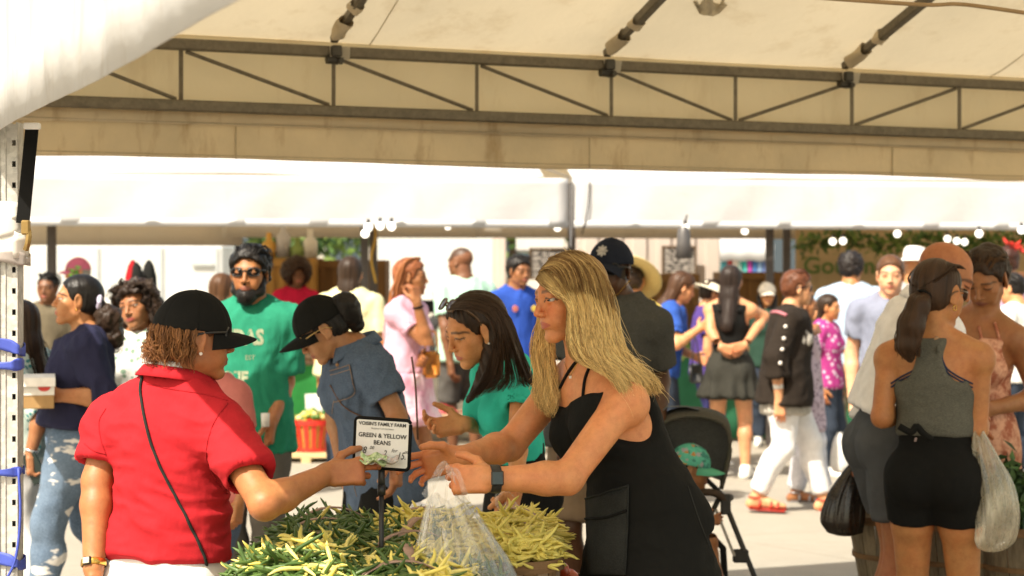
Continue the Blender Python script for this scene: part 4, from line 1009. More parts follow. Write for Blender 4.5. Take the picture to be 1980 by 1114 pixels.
cb = [FT(fu(x, .45), .45, z) for x, z in ((440,2.06),(520,2.03),(620,2.05),(705,2.07),(760,2.03),(870,2.06),(960,2.035),(1078,2.07),(1200,2.04),(1325,2.07),(1440,2.04),(1560,2.06),(1740,2.03),(1890,2.07),(2020,2.04))]
tag(MB().tube(spline(cb, 120), .009, 6).build('festoon_cable', M_AMB, None, True), 'amber cable of the festoon lights along the far tents', 'cable')
wl = spline([FT(fu(722, .42), .42, 2.06), FT(fu(726, .42), .42, 1.9), FT(fu(718, .42), .42, 1.72), FT(fu(727, .42), .42, 1.5)], 24)
tag(MB().tube(wl, .012, 6).build('extension_cord', M_AMB, None, True), 'amber cord wound down the dark tent post behind the yellow shirt', 'cord')
lm = empty('hanging_lamp', P(1325, 441, 15.9), 'dark spotlight hanging over the chalkboard from the far tent edge', 'lamp')
q = P(1322, 470, 15.9); MB().lathe(q, [(.03, .14), (.055, .10), (.06, .0), (.075, -.13), (.0, -.131)], 16).build('lamp_shade', m_plain('lamp_grey', (.075,.07,.07), .4), lm, True); MB().bar(q+A(0, 0, .14), q+A(.03, 0, .24), .015, .015).build('bracket', M_DK, lm)

# ================================================================ vehicles and walls behind
M_TRK = m_plain('truck_white', (.52,.53,.52), .4, var=.05, ns=3); M_RUB = m_plain('tyre_rubber', (.02,.02,.02), .8)
def wheel(c, r, parent, wd=.25):
    t_ = MB().lathe(c, [(r*.55, -wd/2), (r*.9, -wd/2), (r, -wd*.35), (r, wd*.35), (r*.9, wd/2), (r*.55, wd/2)], 28, np.array([A(1,0,0), A(0,0,1), A(0,1,0)])).build('tyre', M_RUB, parent, True)
    MB().lathe(c, [(.001, -.02), (r*.2, -.06), (r*.28, .02), (r*.5, .03), (r*.57, -wd*.5)], 28, np.array([A(1,0,0), A(0,0,1), A(0,-1,0)])).build('rim', m_plain('rim_steel', (.45,.43,.36), .4, .3), t_, True)
def truck(pxa, pxb, d, ztop, zbot, label, seams, wheels, rails=True, name='box_truck', cat='truck'):
    a, b = P(pxa, 530, d)[0], P(pxb, 530, d)[0]; t_ = empty(name, ((a+b)/2, d+1.2, 0), label, cat)
    MB().box(((a+b)/2, d+1.2, (ztop+zbot)/2), ((b-a)/2, 1.2, (ztop-zbot)/2), bev=.03).build('cargo_box', M_TRK, t_)
    for x in seams: MB().box((P(x, 530, d)[0], d-.012, (ztop+zbot)/2), (.025, .012, (ztop-zbot)/2-.05)).build('panel_seam', m_plain('seam_grey', (.35,.37,.37), .5), t_)
    if rails:
        MB().box(((a+b)/2, d-.015, zbot+.06), ((b-a)/2+.01, .02, .07)).build('lower_rail', m_plain('rail_white', (.60,.60,.58), .5), t_); MB().box(((a+b)/2, d+1.2, zbot-.14), ((b-a)/2-.05, .45, .13)).build('chassis', m_plain('chassis_black', (.02,.02,.02), .7), t_)
    for x in wheels: wheel(A(P(x, 530, d)[0], d+.15, .44), .44, t_)
    return t_
tr = truck(722, 955, 34, 3.4, 1.12, 'white box truck behind the woman with copper braids', (), (858, 1010-260), True)
truck(60, 432, 31, 2.06, .55, 'low white trailer with panel doors behind the two umbrellas', (190, 313, 420), (130, 390), True, 'cargo_trailer', 'trailer')
x_ = P(380, 510, 30.98); tr2 = [o for o in bpy.data.objects if o.name.startswith('cargo_trailer')][-1]
MB().box(P(392, 512, 30.96), (.18, .02, .03), bev=.008).build('door_handle', m_plain('seam_grey', (.35,.37,.37), .5), tr2)
M_WALL = m_plain('container_beige', (.50,.43,.38), .7, var=.06, ns=2)
def container(pxa, pxb, d, zt, label, rib=.30):
    a, b = P(pxa, 530, d)[0], P(pxb, 530, d)[0]; t_ = empty('container', ((a+b)/2, d+1.2, 0), label, 'container')
    MB().box(((a+b)/2, d+1.25, zt/2+.1), ((b-a)/2, 1.2, zt/2)).build('wall', M_WALL, t_)
    x = a+.05
    while x < b-.1:
        MB().box((x+rib*.33, d+.035, zt/2+.1), (rib*.30, .022, zt/2-.06), bev=.012).build('panel', M_WALL, t_); x += rib
    MB().box(((a+b)/2, d+.02, zt+.06), ((b-a)/2+.02, .05, .06)).build('top_rail', M_WALL, t_); return t_
container(1120, 1384, 23.0, 2.7, 'beige ribbed container wall carrying the chalkboard menu')
container(952, 976, 24.0, 2.6, 'narrow mauve grey panel beside the white truck', .2)
def chalkboard(px, py, wpx, hpx, d, label, seed):
    c = P(px, py, d); w_, h_ = wpx/FPX*d/2, hpx/FPX*d/2; t_ = empty('chalkboard', c, label, 'chalkboard', 'chalkboard menus'); r = np.random.default_rng(seed)
    MB().box(c, (w_, .012, h_)).build('board', m_plain('slate', (.055,.048,.045), .85), t_); fr = MB(); e = .022
    for s_ in (-1, 1): fr.box(c+A(s_*w_, -.012, 0), (e/2, .014, h_+e/2)); fr.box(c+A(0, -.012, s_*h_), (w_-e/2, .013, e/2))
    fr.build('frame', m_plain('frame_brown', (.12,.075,.04), .6), t_); ch = MB(); nrow = 9
    for i in range(nrow):
        z = h_*.86-i*(2*h_*.86/(nrow-1)); x = -w_*.85
        while x < w_*.55 if i else x < w_*.2:
            l_ = r.uniform(.03, .11); ch.box(c+A(x+l_/2, -.0145, z+r.uniform(-.006, .006)), (l_/2, .001, r.uniform(.007, .014))); x += l_+r.uniform(.02, .05)
        if i: ch.box(c+A(w_*.78, -.0145, z), (.03, .001, .011))
    ch.build('chalk_lettering', m_plain('chalk', (.36,.33,.30), .9), t_)
chalkboard(1313, 503, 64, 52, 22.9, 'black chalkboard menu on the beige wall below the spotlight', 3)
chalkboard(1060, 510, 70, 58, 22.5, 'black chalkboard menu partly behind the blonde woman', 5)
mb = MB(); tag(mb.box(P(1046, 462, 24)+A(0, .6, 0), (.32, .5, .16), bev=.02).build('white_cooler', M_TRK), 'white cool box on the shelf above the chalkboard behind the blonde woman', 'cooler')
# small canopy and clothes far off
cn = empty('canopy', P(1433, 480, 32), 'small bright white canopy in the gap beside the beige wall', 'canopy'); c = P(1433, 480, 32)
MB().grid(np.array([[c+A(x, -.6, z+.01*math.sin(x*20)) for x in np.linspace(-.48, .48, 24)] for z in (.05, -.06, -.22)])).build('valance', M_FAR, cn, True, solid=.006)
MB().grid(np.array([[c+A(x*(1-.5*f), -.6+1.6*f, .05+.5*f) for x in np.linspace(-.48, .48, 8)] for f in (0, .5, 1)])).build('roof', M_FAR, cn, True)
for s_ in (-.46, .46): MB().box(A(c[0]+s_, c[1]-.58, c[2]/2), (.02, .02, c[2]/2)).build('canopy_pole', M_DK, cn)
for i, (px, col) in enumerate(((1412, (.45,.05,.04)), (1424, (.70,.62,.55)), (1436, (.05,.38,.34)), (1446, (.40,.06,.30)), (1458, (.05,.13,.32)), (1470, (.20,.30,.45)), (1482, (.10,.14,.30)), (1400, (.10,.35,.40)))):
    c = P(px, 520, 31.5); q = MB(); q.grid(np.array([[c+A(x*(1+.5*f), .03*math.sin(x*60+i), .16-.36*f) for x in np.linspace(-.055, .055, 9)] for f in (0, .15, .5, 1)]))
    tag(q.build('hanging_shirt', m_cloth('hs%d' % i, col), None, True, solid=.02), ('red', 'cream', 'teal', 'magenta', 'deep blue', 'pale blue', 'navy', 'turquoise')[i]+' garment hanging for sale below the small white canopy', 'garment', 'garments on the far rail')
rl = empty('clothes_rail', A(P(1441, 0, 31.5)[0], 31.5, 0), 'thin rail of clothes for sale below the small white canopy', 'clothes rail'); rz_ = P(0, 520, 31.5)[2]+.165
MB().tube([A(P(1390, 0, 31.5)[0], 31.5, rz_), A(P(1492, 0, 31.5)[0], 31.5, rz_)], .012, 6).build('rail', M_DK, rl)
for x in (1390, 1492): MB().tube([A(P(x, 0, 31.5)[0], 31.5, 0), A(P(x, 0, 31.5)[0], 31.5, rz_)], .012, 6).build('upright', M_DK, rl)
# banner wall with green lettering, garland
bc = P(1770, 505, 21.6); bn = empty('banner', (bc[0], bc[1], 0), 'tan backdrop banner lettered in green under the far tent', 'banner')
bw = MB(); bo = bw.grid(np.array([[A(x, 21.6+.03*math.sin(x*4)+.01*math.sin(x*11), z) for x in np.linspace(P(1538, 0, 21.6)[0], P(2120, 0, 21.6)[0], 60)] for z in np.linspace(2.5, .55, 12)])).build('banner_cloth', m_fabric('banner_tan', (.42,.31,.18), (.35,.24,.11), .3, .4), bn, True)
put_text('lettering', 'Gourmet', .27, P(1640, 515, 21.6)+A(0, -.06, 0), (1, 0, 0), (0, 0, 1), m_plain('letter_green', (.06,.12,.02), .6), bn, bold=.006, sx=1.05)
m_leaf = m_plain('leaf_green', (.05,.11,.02), .6, var=.5, ns=40); m_leaf2 = m_plain('leaf_light', (.12,.19,.03), .6, var=.4, ns=40)
def leafy(name, centers, n, size, mats, label, cat, spread, seed=0, parent=None, **kw):
    r = np.random.default_rng(seed); C = np.array(centers)[r.integers(0, len(centers), n)]+r.normal(0, 1, (n, 3))*np.array(spread); d = r.normal(0, 1, (n, 3)); d /= np.linalg.norm(d, axis=1)[:, None]
    s_ = np.cross(d, r.normal(0, 1, (n, 3))); s_ /= np.linalg.norm(s_, axis=1)[:, None]; L = size*(.5+r.random((n, 1))); nn_ = np.cross(d, s_)
    v = np.stack([C, C+d*L*.5+s_*L*.22+nn_*L*.06, C+d*L, C+d*L*.5-s_*L*.22+nn_*L*.06], 1).reshape(-1, 3); f = np.arange(4*n).reshape(n, 4)
    o = link(name, np_mesh(name, v, [f], False, fmat=r.integers(0, len(mats), n), mats=mats), parent); return tag(o, label, cat, **kw)
gl = [P(x, y, 20.6) for x, y in zip(np.linspace(1545, 2000, 60), 468+14*np.abs(np.sin(np.linspace(0, 9, 60)))*-1+8)]
leafy('garland', gl, 900, .09, [m_leaf, m_leaf2], 'green leaf garland looped along the top of the tan banner', 'garland', (.05, .05, .05), 3)
# trees beyond the far stalls
def tree(px, d, h, seed, label):
    b = A(P(px, 0, d)[0], d, 0); t_ = empty('tree', b, label, 'tree', 'trees beyond the stalls'); r = np.random.default_rng(seed); tp = b+A(.2, 0, h*.62); tm = MB(); tm.tube(spline([b, b+A(.08, 0, h*.3), tp], 8), np.linspace(.20, .09, 8), 8); cs = []
    for i in range(9):
        e = tp+A(*(r.normal(0, 1, 2)*h*.16), r.uniform(-.2, .36)*h); tm.tube(spline([b+A(.1, 0, h*r.uniform(.35, .6)), (tp+e)/2+r.normal(0, .2, 3), e], 6), np.linspace(.07, .02, 6), 6); cs += [e+r.normal(0, 1, 3)*h*.07 for _ in range(4)]
    tm.build('trunk', m_plain('bark', (.09,.06,.04), .9), t_, True); leafy('crown', cs, 3500, .34, [m_leaf, m_leaf2], None, None, (h*.06,)*3, seed, t_)
tree(520, 44, 5.2, 1, 'bushy green tree behind the golden produce bins'); tree(590, 52, 6.0, 2, 'tall green tree seen between the bins and the far tent'); tree(985, 60, 6, 4, 'green tree in the gap beside the white truck')
# low background building
bd = empty('building', (0, 70, 0), 'long pale building far behind the market', 'building'); MB().box((6, 74, 2.6), (46, 4, 2.6)).build('wall', m_plain('far_wall', (.50,.47,.42), .8, var=.05, ns=.5), bd); MB().box((6, 74, 5.3), (46.6, 4.6, .14)).build('roof', m_plain('far_roof', (.16,.13,.12), .8), bd)
for i in range(26): MB().box((-36+i*3.3, 69.98, 2.4), (.7, .05, .75)).build('window', m_plain('far_glass', (.05,.07,.09), .2), bd)
# ================================================================ bean stall
m_wood = None
def m_timber(key, c, sc=(1, 1, .1), s2=60, dark=.5):
    if key in _M: return _M[key]
    t = NT(key); n = t.noise(t.co(sc), s2, 5, .7); n2 = t.noise(t.co(), 9, 4)
    col = t.ramp(n, [(.28, sc_(c, dark)), (.55, c), (.8, sc_(c, 1.35))]); col = t.mix(t.ramp(n2, [(.45, (0,0,0)), (.75, (.5,.5,.5))]), col, sc_(c, .6))
    t.base(col); t.set(rough=.75, spec=.3); t.l(t.bump(n, .35, .003), t.b.inputs['Normal']); _M[key] = t.m; return t.m
W_SPL = m_timber('splint_wood', (.26,.155,.075)); W_SPL2 = m_timber('splint_wood_pale', (.40,.27,.17)); W_RIM = m_timber('rim_wood', (.21,.12,.055), (.15, .15, 1)); W_HAN = m_timber('handle_wood', (.40,.27,.21), (.3, .3, .3))
W_TBL = m_timber('plank_wood', (.28,.19,.11), (.08, 1, 1)); W_GREY = m_timber('weathered_wood', (.20,.16,.105))
def basket(c, r0, r1, h, name='bean_basket', label='', group=None, n=20, handle=0.0, wood=None, cat='basket'):
    """splint basket: c at base centre"""
    t_ = empty(name, c, label, cat, group); c = A(*c); wood = wood or [W_SPL, W_SPL2]
    MB().lathe(c, [(.001, .004), (r0*.97, .004), (r0*.97, .012), (.001, .012)], 20).build('basket_floor', W_SPL, t_)
    for k in range(n):
        a = k*2*math.pi/n; da = math.pi/n*.93; rows = []
        for f in (0, .5, 1):
            r = r0+(r1-r0)*f; rows.append([c+A(r*math.cos(a+q*da), r*math.sin(a+q*da), h*f) for q in (-1, 0, 1)])
        MB().grid(np.array(rows), 0).build('slat', wood[k % len(wood)], t_, False, solid=.004)
    for z, hh, off in ((h-.014, .016, .006), (h*.45, .010, .005), (.014, .010, .005)):
        r = r0+(r1-r0)*(z/h)+off
        MB().lathe(c, [(r, z-hh), (r+.005, z-hh), (r+.005, z+hh), (r, z+hh), (r, z-hh)], 36).build('hoop', W_RIM, t_)
    if handle is not None:
        pts = [c+A(r1*1.02*math.cos(handle)*math.cos(q), r1*1.02*math.sin(handle)*math.cos(q), h-.02+.085*math.sin(q)) for q in np.linspace(-.15, math.pi+.15, 15)]; d = A(-math.sin(handle), math.cos(handle), 0)
        MB().grid(np.array([[p-d*.013, p+d*.013] for p in pts])).build('handle', W_HAN, t_, True, solid=.003)
    return t_
TZ = .665
tb = empty('market_table', (-.24, 4.95, 0), 'plank table carrying the baskets of green and yellow beans', 'table')
for i in range(8): MB().box((-.235, 4.33+i*.178, TZ-.012), (.47, .087, .012), bev=.003).build('plank', W_TBL, tb)
for x in (-.62, .14):
    for y in (4.4, 5.5): MB().box((x, y, (TZ-.026)/2), (.025, .025, (TZ-.026)/2)).build('leg', W_TBL, tb)
    MB().box((x, 4.95, TZ-.055), (.02, .60, .028)).build('rail', W_TBL, tb)
BK = []; lab = ['front left basket of the bean table, mostly green beans', 'front basket heaped with mixed green and yellow beans', 'basket of yellow wax beans left of the plastic bag']
cols = (-.53, -.265, .012); BR, BH = .118, .165
for i, x in enumerate(cols):
    for j, y in enumerate((4.45, 4.71, 4.97, 5.23, 5.47)):
        if i == 2 and j < 2: continue
        BK.append((x+(.0 if i < 2 else .0), y-(.02 if i == 2 else 0), i, j))
for (x, y, i, j) in BK:
    where = ('nearest to the red polo shirt', 'below the price sign', 'beside the black dress')[i]; row = ('front row', 'second row', 'middle row', 'fourth row', 'back row')[j]
    basket((x, y, TZ), .105, BR, BH, 'bean_basket', 'splint bean basket %s, %s of the table' % (where, row), 'bean baskets on the table', handle=random.choice((.3, 1.2, 1.7, 2.4)))
# beans
def bean_mesh(name, seed, mat, L, r):
    q = np.random.default_rng(seed); b = q.uniform(.1, .9)*q.choice((-1, 1)); m = 9; t = np.linspace(-.5, .5, m)
    p = np.stack([t*L, b*L*.15*(1-(2*t)**2)+.003*np.sin(t*7+seed), .025*L*np.sin(t*4+seed)], 1); rad = r*np.array([.50, .85, .98, 1.04, .98, 1.04, .98, .82, .38])*(1+.05*q.normal(0, 1, m))
    v, f = tube_geo([p], rad, 6); v[:, 2] *= 1.0; nv = len(v); tip = [p[0]-A(.006+.004*q.random(), 0, .002), p[-1]+A(.006, .002, 0)]
    f3 = [(i, k_[1], k_[0]) if False else None for i in ()]; v = np.concatenate([v, tip]); f3 = [((i+1) % 6, i, nv) for i in range(6)]+[((m-1)*6+i, (m-1)*6+(i+1) % 6, nv+1) for i in range(6)]
    return np_mesh(name, v, [f, np.array(f3)], True, mats=[mat])
def m_bean(key, a, b, tip):
    t = NT(key); oi = t.n('ObjectInfo'); g_ = t.n('NewGeometry'); v = t.co(); n = t.noise(v, 30, 3)
    c = t.ramp(oi.outputs['Random'], [(0, a), (1, b)]); c = t.mix(t.ramp(n, [(.35, (0,0,0)), (.75, (.6,.6,.6))]), c, sc_(a, .72)); br = t.ramp(t.noise(v, 55, 2), [(.72, (0,0,0)), (.80, (.5,.5,.5))]); c = t.mix(br, c, tip)
    t.base(c); t.set(rough=.42, spec=.4); t.l(t.bump(t.noise(v, 220, 2), .15, .002), t.b.inputs['Normal']); return t.m
M_GB = m_bean('green_bean', (.046,.098,.018), (.105,.175,.042), (.05,.06,.02)); M_YB = m_bean('yellow_bean', (.76,.64,.12), (.88,.79,.30), (.38,.30,.07))
GM = [bean_mesh('green_bean', i, M_GB, .090+.038*random.random(), .0052) for i in range(10)]; YM = [bean_mesh('yellow_bean', 40+i, M_YB, .084+.036*random.random(), .0054) for i in range(10)]
def heap_z(x, y):
    z = 0
    for (bx, by, i, j) in BK:
        d = math.hypot(x-bx, y-by)/(BR+(.0 if i == 2 else .02)); 
        if d < (.98 if i == 2 else 1.25): z = max(z, BH-.022+.062*(1-min(d, 1.25)**2/1.5625)*(1.0+.35*math.sin(bx*37+by*23)))
    return TZ+z if z else None
def green_at(x, y):
    px = 990+x/y*FPX; q = vnoise(A(x, y, 0)[None], 9, 2)[0]*.55+rb.normal(0, .20)
    g_ = (.52 if px < 560 else .02 if px < 900 else -1.2)
    if 560 < px < 830: g_ += .25*math.sin((px-560)/60)+.16
    if px > 880: g_ = -1.5
    return g_+q > .12
heads = []
rb = np.random.default_rng(12); cand = []
for _ in range(12000):
    x, y = rb.uniform(-.68, .17), rb.uniform(4.30, 5.62); z = heap_z(x, y)
    if z is None: continue
    cand.append((x, y, z))
cand = cand[:7200]
def vis(c): return c[1]+rb.uniform(0, .5)
kinds = {True: [], False: []}
for c in cand: kinds[green_at(c[0], c[1])].append(c)
for gk, L in kinds.items():
    L.sort(key=lambda c: c[1]+rb.uniform(0, .45)); nm = 'green_bean' if gk else 'yellow_bean'; ms = GM if gk else YM
    lab_ = 'green string bean lying in the heap on the bean table' if gk else 'yellow wax bean lying in the heap on the bean table'
    vs, fs, n0 = [], [], 0
    for k, (x, y, z) in enumerate(L):
        rz = rb.uniform(0, 6.28); ti = rb.normal(0, .17)
        if rb.random() < .06: ti = rb.choice((-1, 1))*rb.uniform(.4, .95)
        if k < 300:
            o = bpy.data.objects.new(nm, ms[k % 10]); COL.objects.link(o); tag(o, lab_, 'bean', 'green beans in the baskets' if gk else 'yellow beans in the baskets')
            o.location = (x, y, z+.012+.035*max(0, abs(ti)-.3)+rb.uniform(-.006, .014)); o.rotation_euler = (rb.uniform(0, 6.28), ti, rz)
        else:
            me = ms[k % 10]; v = np.zeros(len(me.vertices)*3, np.float32); me.vertices.foreach_get('co', v); v = v.reshape(-1, 3)
            M3 = np.array(Matrix.Rotation(rz, 3, 'Z')@Matrix.Rotation(ti, 3, 'Y')@Matrix.Rotation(rb.uniform(0, 6.28), 3, 'X')); vs.append(v@M3.T+A(x, y, z+rb.uniform(-.022, .010)+.03*max(0, abs(ti)-.3)))
            nv, q4, q3 = len(v), 48, 12
            fs.append(([p for p in BEANQ+n0], [p for p in BEANT+n0])); n0 += nv
        if k == 0:
            m_ = 9; i_ = np.arange(54).reshape(9, 6); j_ = np.concatenate([i_, i_[:, :1]], 1); BEANQ = np.stack([j_[:-1, :-1], j_[:-1, 1:], j_[1:, 1:], j_[1:, :-1]], -1).reshape(-1, 4)
            BEANT = np.array([((i+1) % 6, i, 54) for i in range(6)]+[(48+i, 48+(i+1) % 6, 55) for i in range(6)])
    me = np_mesh(nm+'s', np.concatenate(vs), [np.concatenate([f[0] for f in fs]), np.concatenate([f[1] for f in fs])], True, mats=[M_GB if gk else M_YB])
    tag(link(nm+'s', me), ('mass of green string beans' if gk else 'mass of yellow wax beans')+' filling the baskets under the top layer', 'beans', kind='stuff')
# bushel basket with tomatoes beside the table (under the dress)
for i, (x, y, z) in enumerate(((.125, 5.28, .735), (.155, 5.36, .70), (.10, 5.2, .69), (.16, 5.22, .66))):
    tm = MB().lathe((x, y, z), [(.001, -.033), (.02, -.031), (.034, -.018), (.040, .0), (.035, .018), (.022, .029), (.008, .026), (.001, .022)], 16).build('tomato', m_plain('tomato_red', (.50,.07,.02), .3, var=.1), None, True)
    tag(tm, ('highest red tomato in the crate behind the yellow bean basket', 'red tomato at the right back of the small crate behind the beans', 'red tomato at the left front of the small crate behind the beans', 'lowest red tomato at the right front of the small crate')[i], 'tomato', 'tomatoes behind the beans')
tc = empty('tomato_crate', (.13, 5.27, 0), 'low wooden crate of tomatoes squeezed behind the yellow bean basket', 'crate')
for s_ in (-1, 1): MB().box((.13+s_*.085, 5.27, .655), (.006, .12, .06)).build('side_board', W_SPL, tc); MB().box((.13, 5.27+s_*.115, .655), (.079, .006, .06)).build('end_board', W_SPL, tc)
MB().box((.13, 5.27, .59), (.08, .11, .005)).build('bottom_board', W_SPL, tc)
for s_ in (-1, 1):
    for s2 in (-1, 1): MB().box((.13+s_*.07, 5.27+s2*.1, .2925), (.012, .012, .2925)).build('leg', W_SPL, tc)
# price sign
SD = 4.86; M_SIGN = m_plain('sign_board', (.70,.69,.66), .5, var=.03); M_INK = m_plain('ink_black', (.012,.012,.012), .6, bump=0)
so_ = empty('price_sign', A(P(740, 0, SD)[0], SD, TZ), 'white price card in a black frame on a pole among the beans', 'price sign')
sc0 = P(739, 858, SD); sr = nrm(P(795, 866, SD-.02)-P(684, 858, SD+.02)); sn = nrm(np.cross(sr, Z_)); su = nrm(np.cross(sn, sr)*-1); su = su if su[2] > 0 else -su
SR = np.array([sr, np.cross(su, sr), su]); WX, HX = .0755, .0640
MB().box(sc0, (WX, .003, HX), SR, bev=.002).build('sign_card', M_SIGN, so_); fr = MB()
def rr_path(w_, h_, r, n=6):
    o = []
    for cx, cz, a0 in ((w_-r, h_-r, 0), (-w_+r, h_-r, 90), (-w_+r, -h_+r, 180), (w_-r, -h_+r, 270)):
        for q in np.linspace(0, 90, n): o.append((cx+r*math.cos(R_(a0+q)), cz+r*math.sin(R_(a0+q))))
    return o
pts = [sc0+sr*x+su*z-np.cross(su, sr)*0 for x, z in rr_path(WX, HX, .010)]; fr.tube(pts, .0050, 8, closed=True); fr.build('sign_frame', M_BLACK, so_, True)
pb = sc0-su*HX; pm = MB(); pm.tube([pb+A(0, .012, .01), A(pb[0], pb[1]+.012, pb[2]-.06)], .0095, 10); pm.tube([A(pb[0], pb[1]+.012, pb[2]-.05), A(pb[0], pb[1]+.012, TZ+.02)], .0068, 10); pm.tube([A(pb[0], pb[1]+.012, pb[2]-.072), A(pb[0], pb[1]+.012, pb[2]-.045)], .0115, 10); pm.box(A(pb[0], pb[1]+.012, pb[2]+.004), (.018, .010, .010), bev=.003)
pm.build('pole', m_plain('pole_black', (.02,.02,.02), .4), so_, True)
fnrm = np.cross(sr, su); fc = sc0+fnrm*.0035
def sgn(txt, size, x, z, **kw): put_text('lettering', txt, size, fc+sr*x+su*z, sr, su, M_INK, so_, lift=.0008, **kw)
sgn("VOISIN'S FAMILY FARM", .0128, 0, .0505, bold=.0003); sgn('PRODUCT OF ONTARIO', .0056, 0, .0385, shear=.2); sgn('GREEN & YELLOW', .0160, .001, .0205, bold=.0003); sgn('BEANS', .0160, .001, .002, bold=.0003)
sgn('8', .026, -.047, -.020, shear=.25, sx=.8); sgn('.00', .012, -.028, -.012, shear=.2); sgn('2', .026, .008, -.026, shear=.4, sx=.7); sgn('for', .0135, .035, -.016, shear=.3); sgn('15.', .027, .055, -.029, shear=.3, sx=.75); sgn('00', .010, .0685, -.018, shear=.2)

# ================================================================ far stall goods
def heap(c, rx, ry, h, n, size, cols, name, label, seed=0, parent=None, cat='produce', shape='ball'):
    r = np.random.default_rng(seed); vs, fs, cl, n0 = [], [], [], 0; pr = [(.001, -1), (.6, -.8), (1, 0), (.75, .65), (.15, .95)]
    for _ in range(n):
        a, q = r.uniform(0, 6.28), math.sqrt(r.random()); s_ = size*r.uniform(.7, 1.2); p = A(*c)+A(rx*q*math.cos(a), ry*q*math.sin(a), h*(1-q*q)*r.uniform(.75, 1))
        m_ = MB().lathe((0, 0, 0), [(x*s_*(1 if shape == 'ball' else .45), z*s_*(1 if shape == 'ball' else 1.8)) for x, z in pr], 8); v = np.concatenate(m_.v)@np.array(Matrix.Rotation(r.uniform(0, 6.28), 3, Vector(r.normal(0, 1, 3)).normalized())).T+p
        vs.append(v); fs.append(m_.f4[0]+n0); n0 += len(v); cl.append(np.tile(np.array(cols[r.integers(len(cols))])*r.uniform(.75, 1.2), (len(v), 1)))
    o = link(name, np_mesh(name, np.concatenate(vs), [np.concatenate(fs)], True, np.concatenate(cl), mats=[m_attr('produce', .5)]), parent); return tag(o, label, cat if parent is None else None, kind='stuff')
GRN, YEL, RED, ORG, WHT, PUR = (.07,.16,.02), (.55,.42,.05), (.42,.03,.02), (.60,.19,.02), (.62,.58,.48), (.08,.02,.06)
def skirted_table(pxa, pxb, d, ztop, col, label, depth=.8):
    a, b = P(pxa, 0, d)[0], P(pxb, 0, d)[0]; t_ = empty('stall_table', ((a+b)/2, d+depth/2, 0), label, 'stall table', 'skirted tables of the far stalls')
    MB().box(((a+b)/2, d+depth/2, ztop-.015), ((b-a)/2, depth/2, .015)).build('table_top', W_TBL, t_); n = int((b-a)*30)
    MB().grid(np.array([[A(x, d-.02-.02*f*math.sin(x*28+math.sin(x*5)), ztop+.002-(ztop-.03)*f) for x in np.linspace(a, b, n)] for f in np.linspace(0, 1, 5)])).build('table_skirt', m_cloth('skirt_%s' % str(col), col), t_, True, solid=.004)
    for x in (a+.05, b-.05): MB().box((x, d+depth-.05, ztop/2-.02), (.02, .02, ztop/2-.015)).build('leg', W_TBL, t_)
    return t_
skirted_table(500, 700, 16.7, .76, (.02,.16,.035), 'green skirted stall table behind the green T-shirt man')
def far_basket(px, py, d, r, h, cols, label, seed, wood=None):
    c = P(px, py, d); basket(c, r*.8, r, h, 'produce_basket', label, 'produce baskets on the far stalls', n=12, handle=None, wood=wood); heap(c+A(0, 0, h-.01), r*.85, r*.85, r*.6, 26, r*.32, cols, 'produce', 'produce heaped in the '+label, seed, cat='produce')
far_basket(562, 708, 16.85, .13, .15, [GRN, YEL], 'pale wooden basket of greens, left one on the green skirted table', 1, [W_SPL2]); far_basket(600, 708, 16.9, .13, .15, [YEL, WHT], 'pale wooden basket of yellow squash, right one on the green skirted table', 2, [W_SPL2])
M_RB = m_plain('red_plastic', (.55,.03,.02), .35, var=.08)
def red_bucket(px, d, label, seed):
    c = A(P(px, 0, d)[0], d, .07); t_ = empty('red_basket', c, label, 'basket', 'red plastic bushel baskets'); r0, r1, h = .125, .17, .27; n = 14
    for k in range(n):
        a = k*2*math.pi/n; da = math.pi/n*.62
        MB().grid(np.array([[c+A((r0+(r1-r0)*f)*math.cos(a+q*da), (r0+(r1-r0)*f)*math.sin(a+q*da), h*f) for q in (-1, 0, 1)] for f in (0, .5, 1)])).build('slat', M_RB, t_, solid=.005)
    for z, hh in ((h-.02, .022), (.015, .015)): r = r0+(r1-r0)*z/h; MB().lathe(c, [(r, z-hh), (r+.008, z-hh), (r+.008, z+hh), (r, z+hh), (r, z-hh)], 28).build('hoop', M_RB, t_)
    MB().lathe(c, [(.001, .01), (r0*.95, .01), (r1*.93, h*.9), (.001, h*.9)], 20).build('liner', m_plain('liner_ochre', (.45,.27,.05), .7), t_)
    heap(c+A(0, 0, h-.02), .14, .14, .09, 40, .030, [YEL, (.6,.5,.2), GRN], 'produce', 'yellow beans heaped in the '+label, seed)
red_bucket(603, 15.9, 'red slatted plastic basket in front of the white card', 3); red_bucket(545, 15.9, 'red slatted plastic basket beside the grey trousers', 4)
pl = empty('pallet', (P(600, 0, 15.9)[0], 15.9, 0), 'low cream pallet under the red baskets', 'pallet')
for i in range(5): MB().box((P(600, 0, 15.9)[0], 15.62+i*.14, .055), (.55, .06, .012)).build('plank', m_plain('cream_wood', (.55,.43,.22), .7), pl)
for x in (-.5, 0, .5): MB().box((P(600, 0, 15.9)[0]+x, 15.9, .02), (.04, .34, .022)).build('bearer', m_plain('cream_wood', (.55,.43,.22), .7), pl)
sg_ = empty('price_card', P(608, 800, 16.05), 'blank white card standing over the red baskets', 'price card'); MB().box(P(607, 783, 16.05), (.072, .004, .095), np.array([A(1,0,.05), A(0,1,0), A(-.05,0,1)]), bev=.003).build('card', M_SIGN, sg_); MB().bar(P(607, 800, 16.06), A(P(607, 0, 16.06)[0], 16.06, .3), .012, .012).build('stake', W_TBL, sg_)
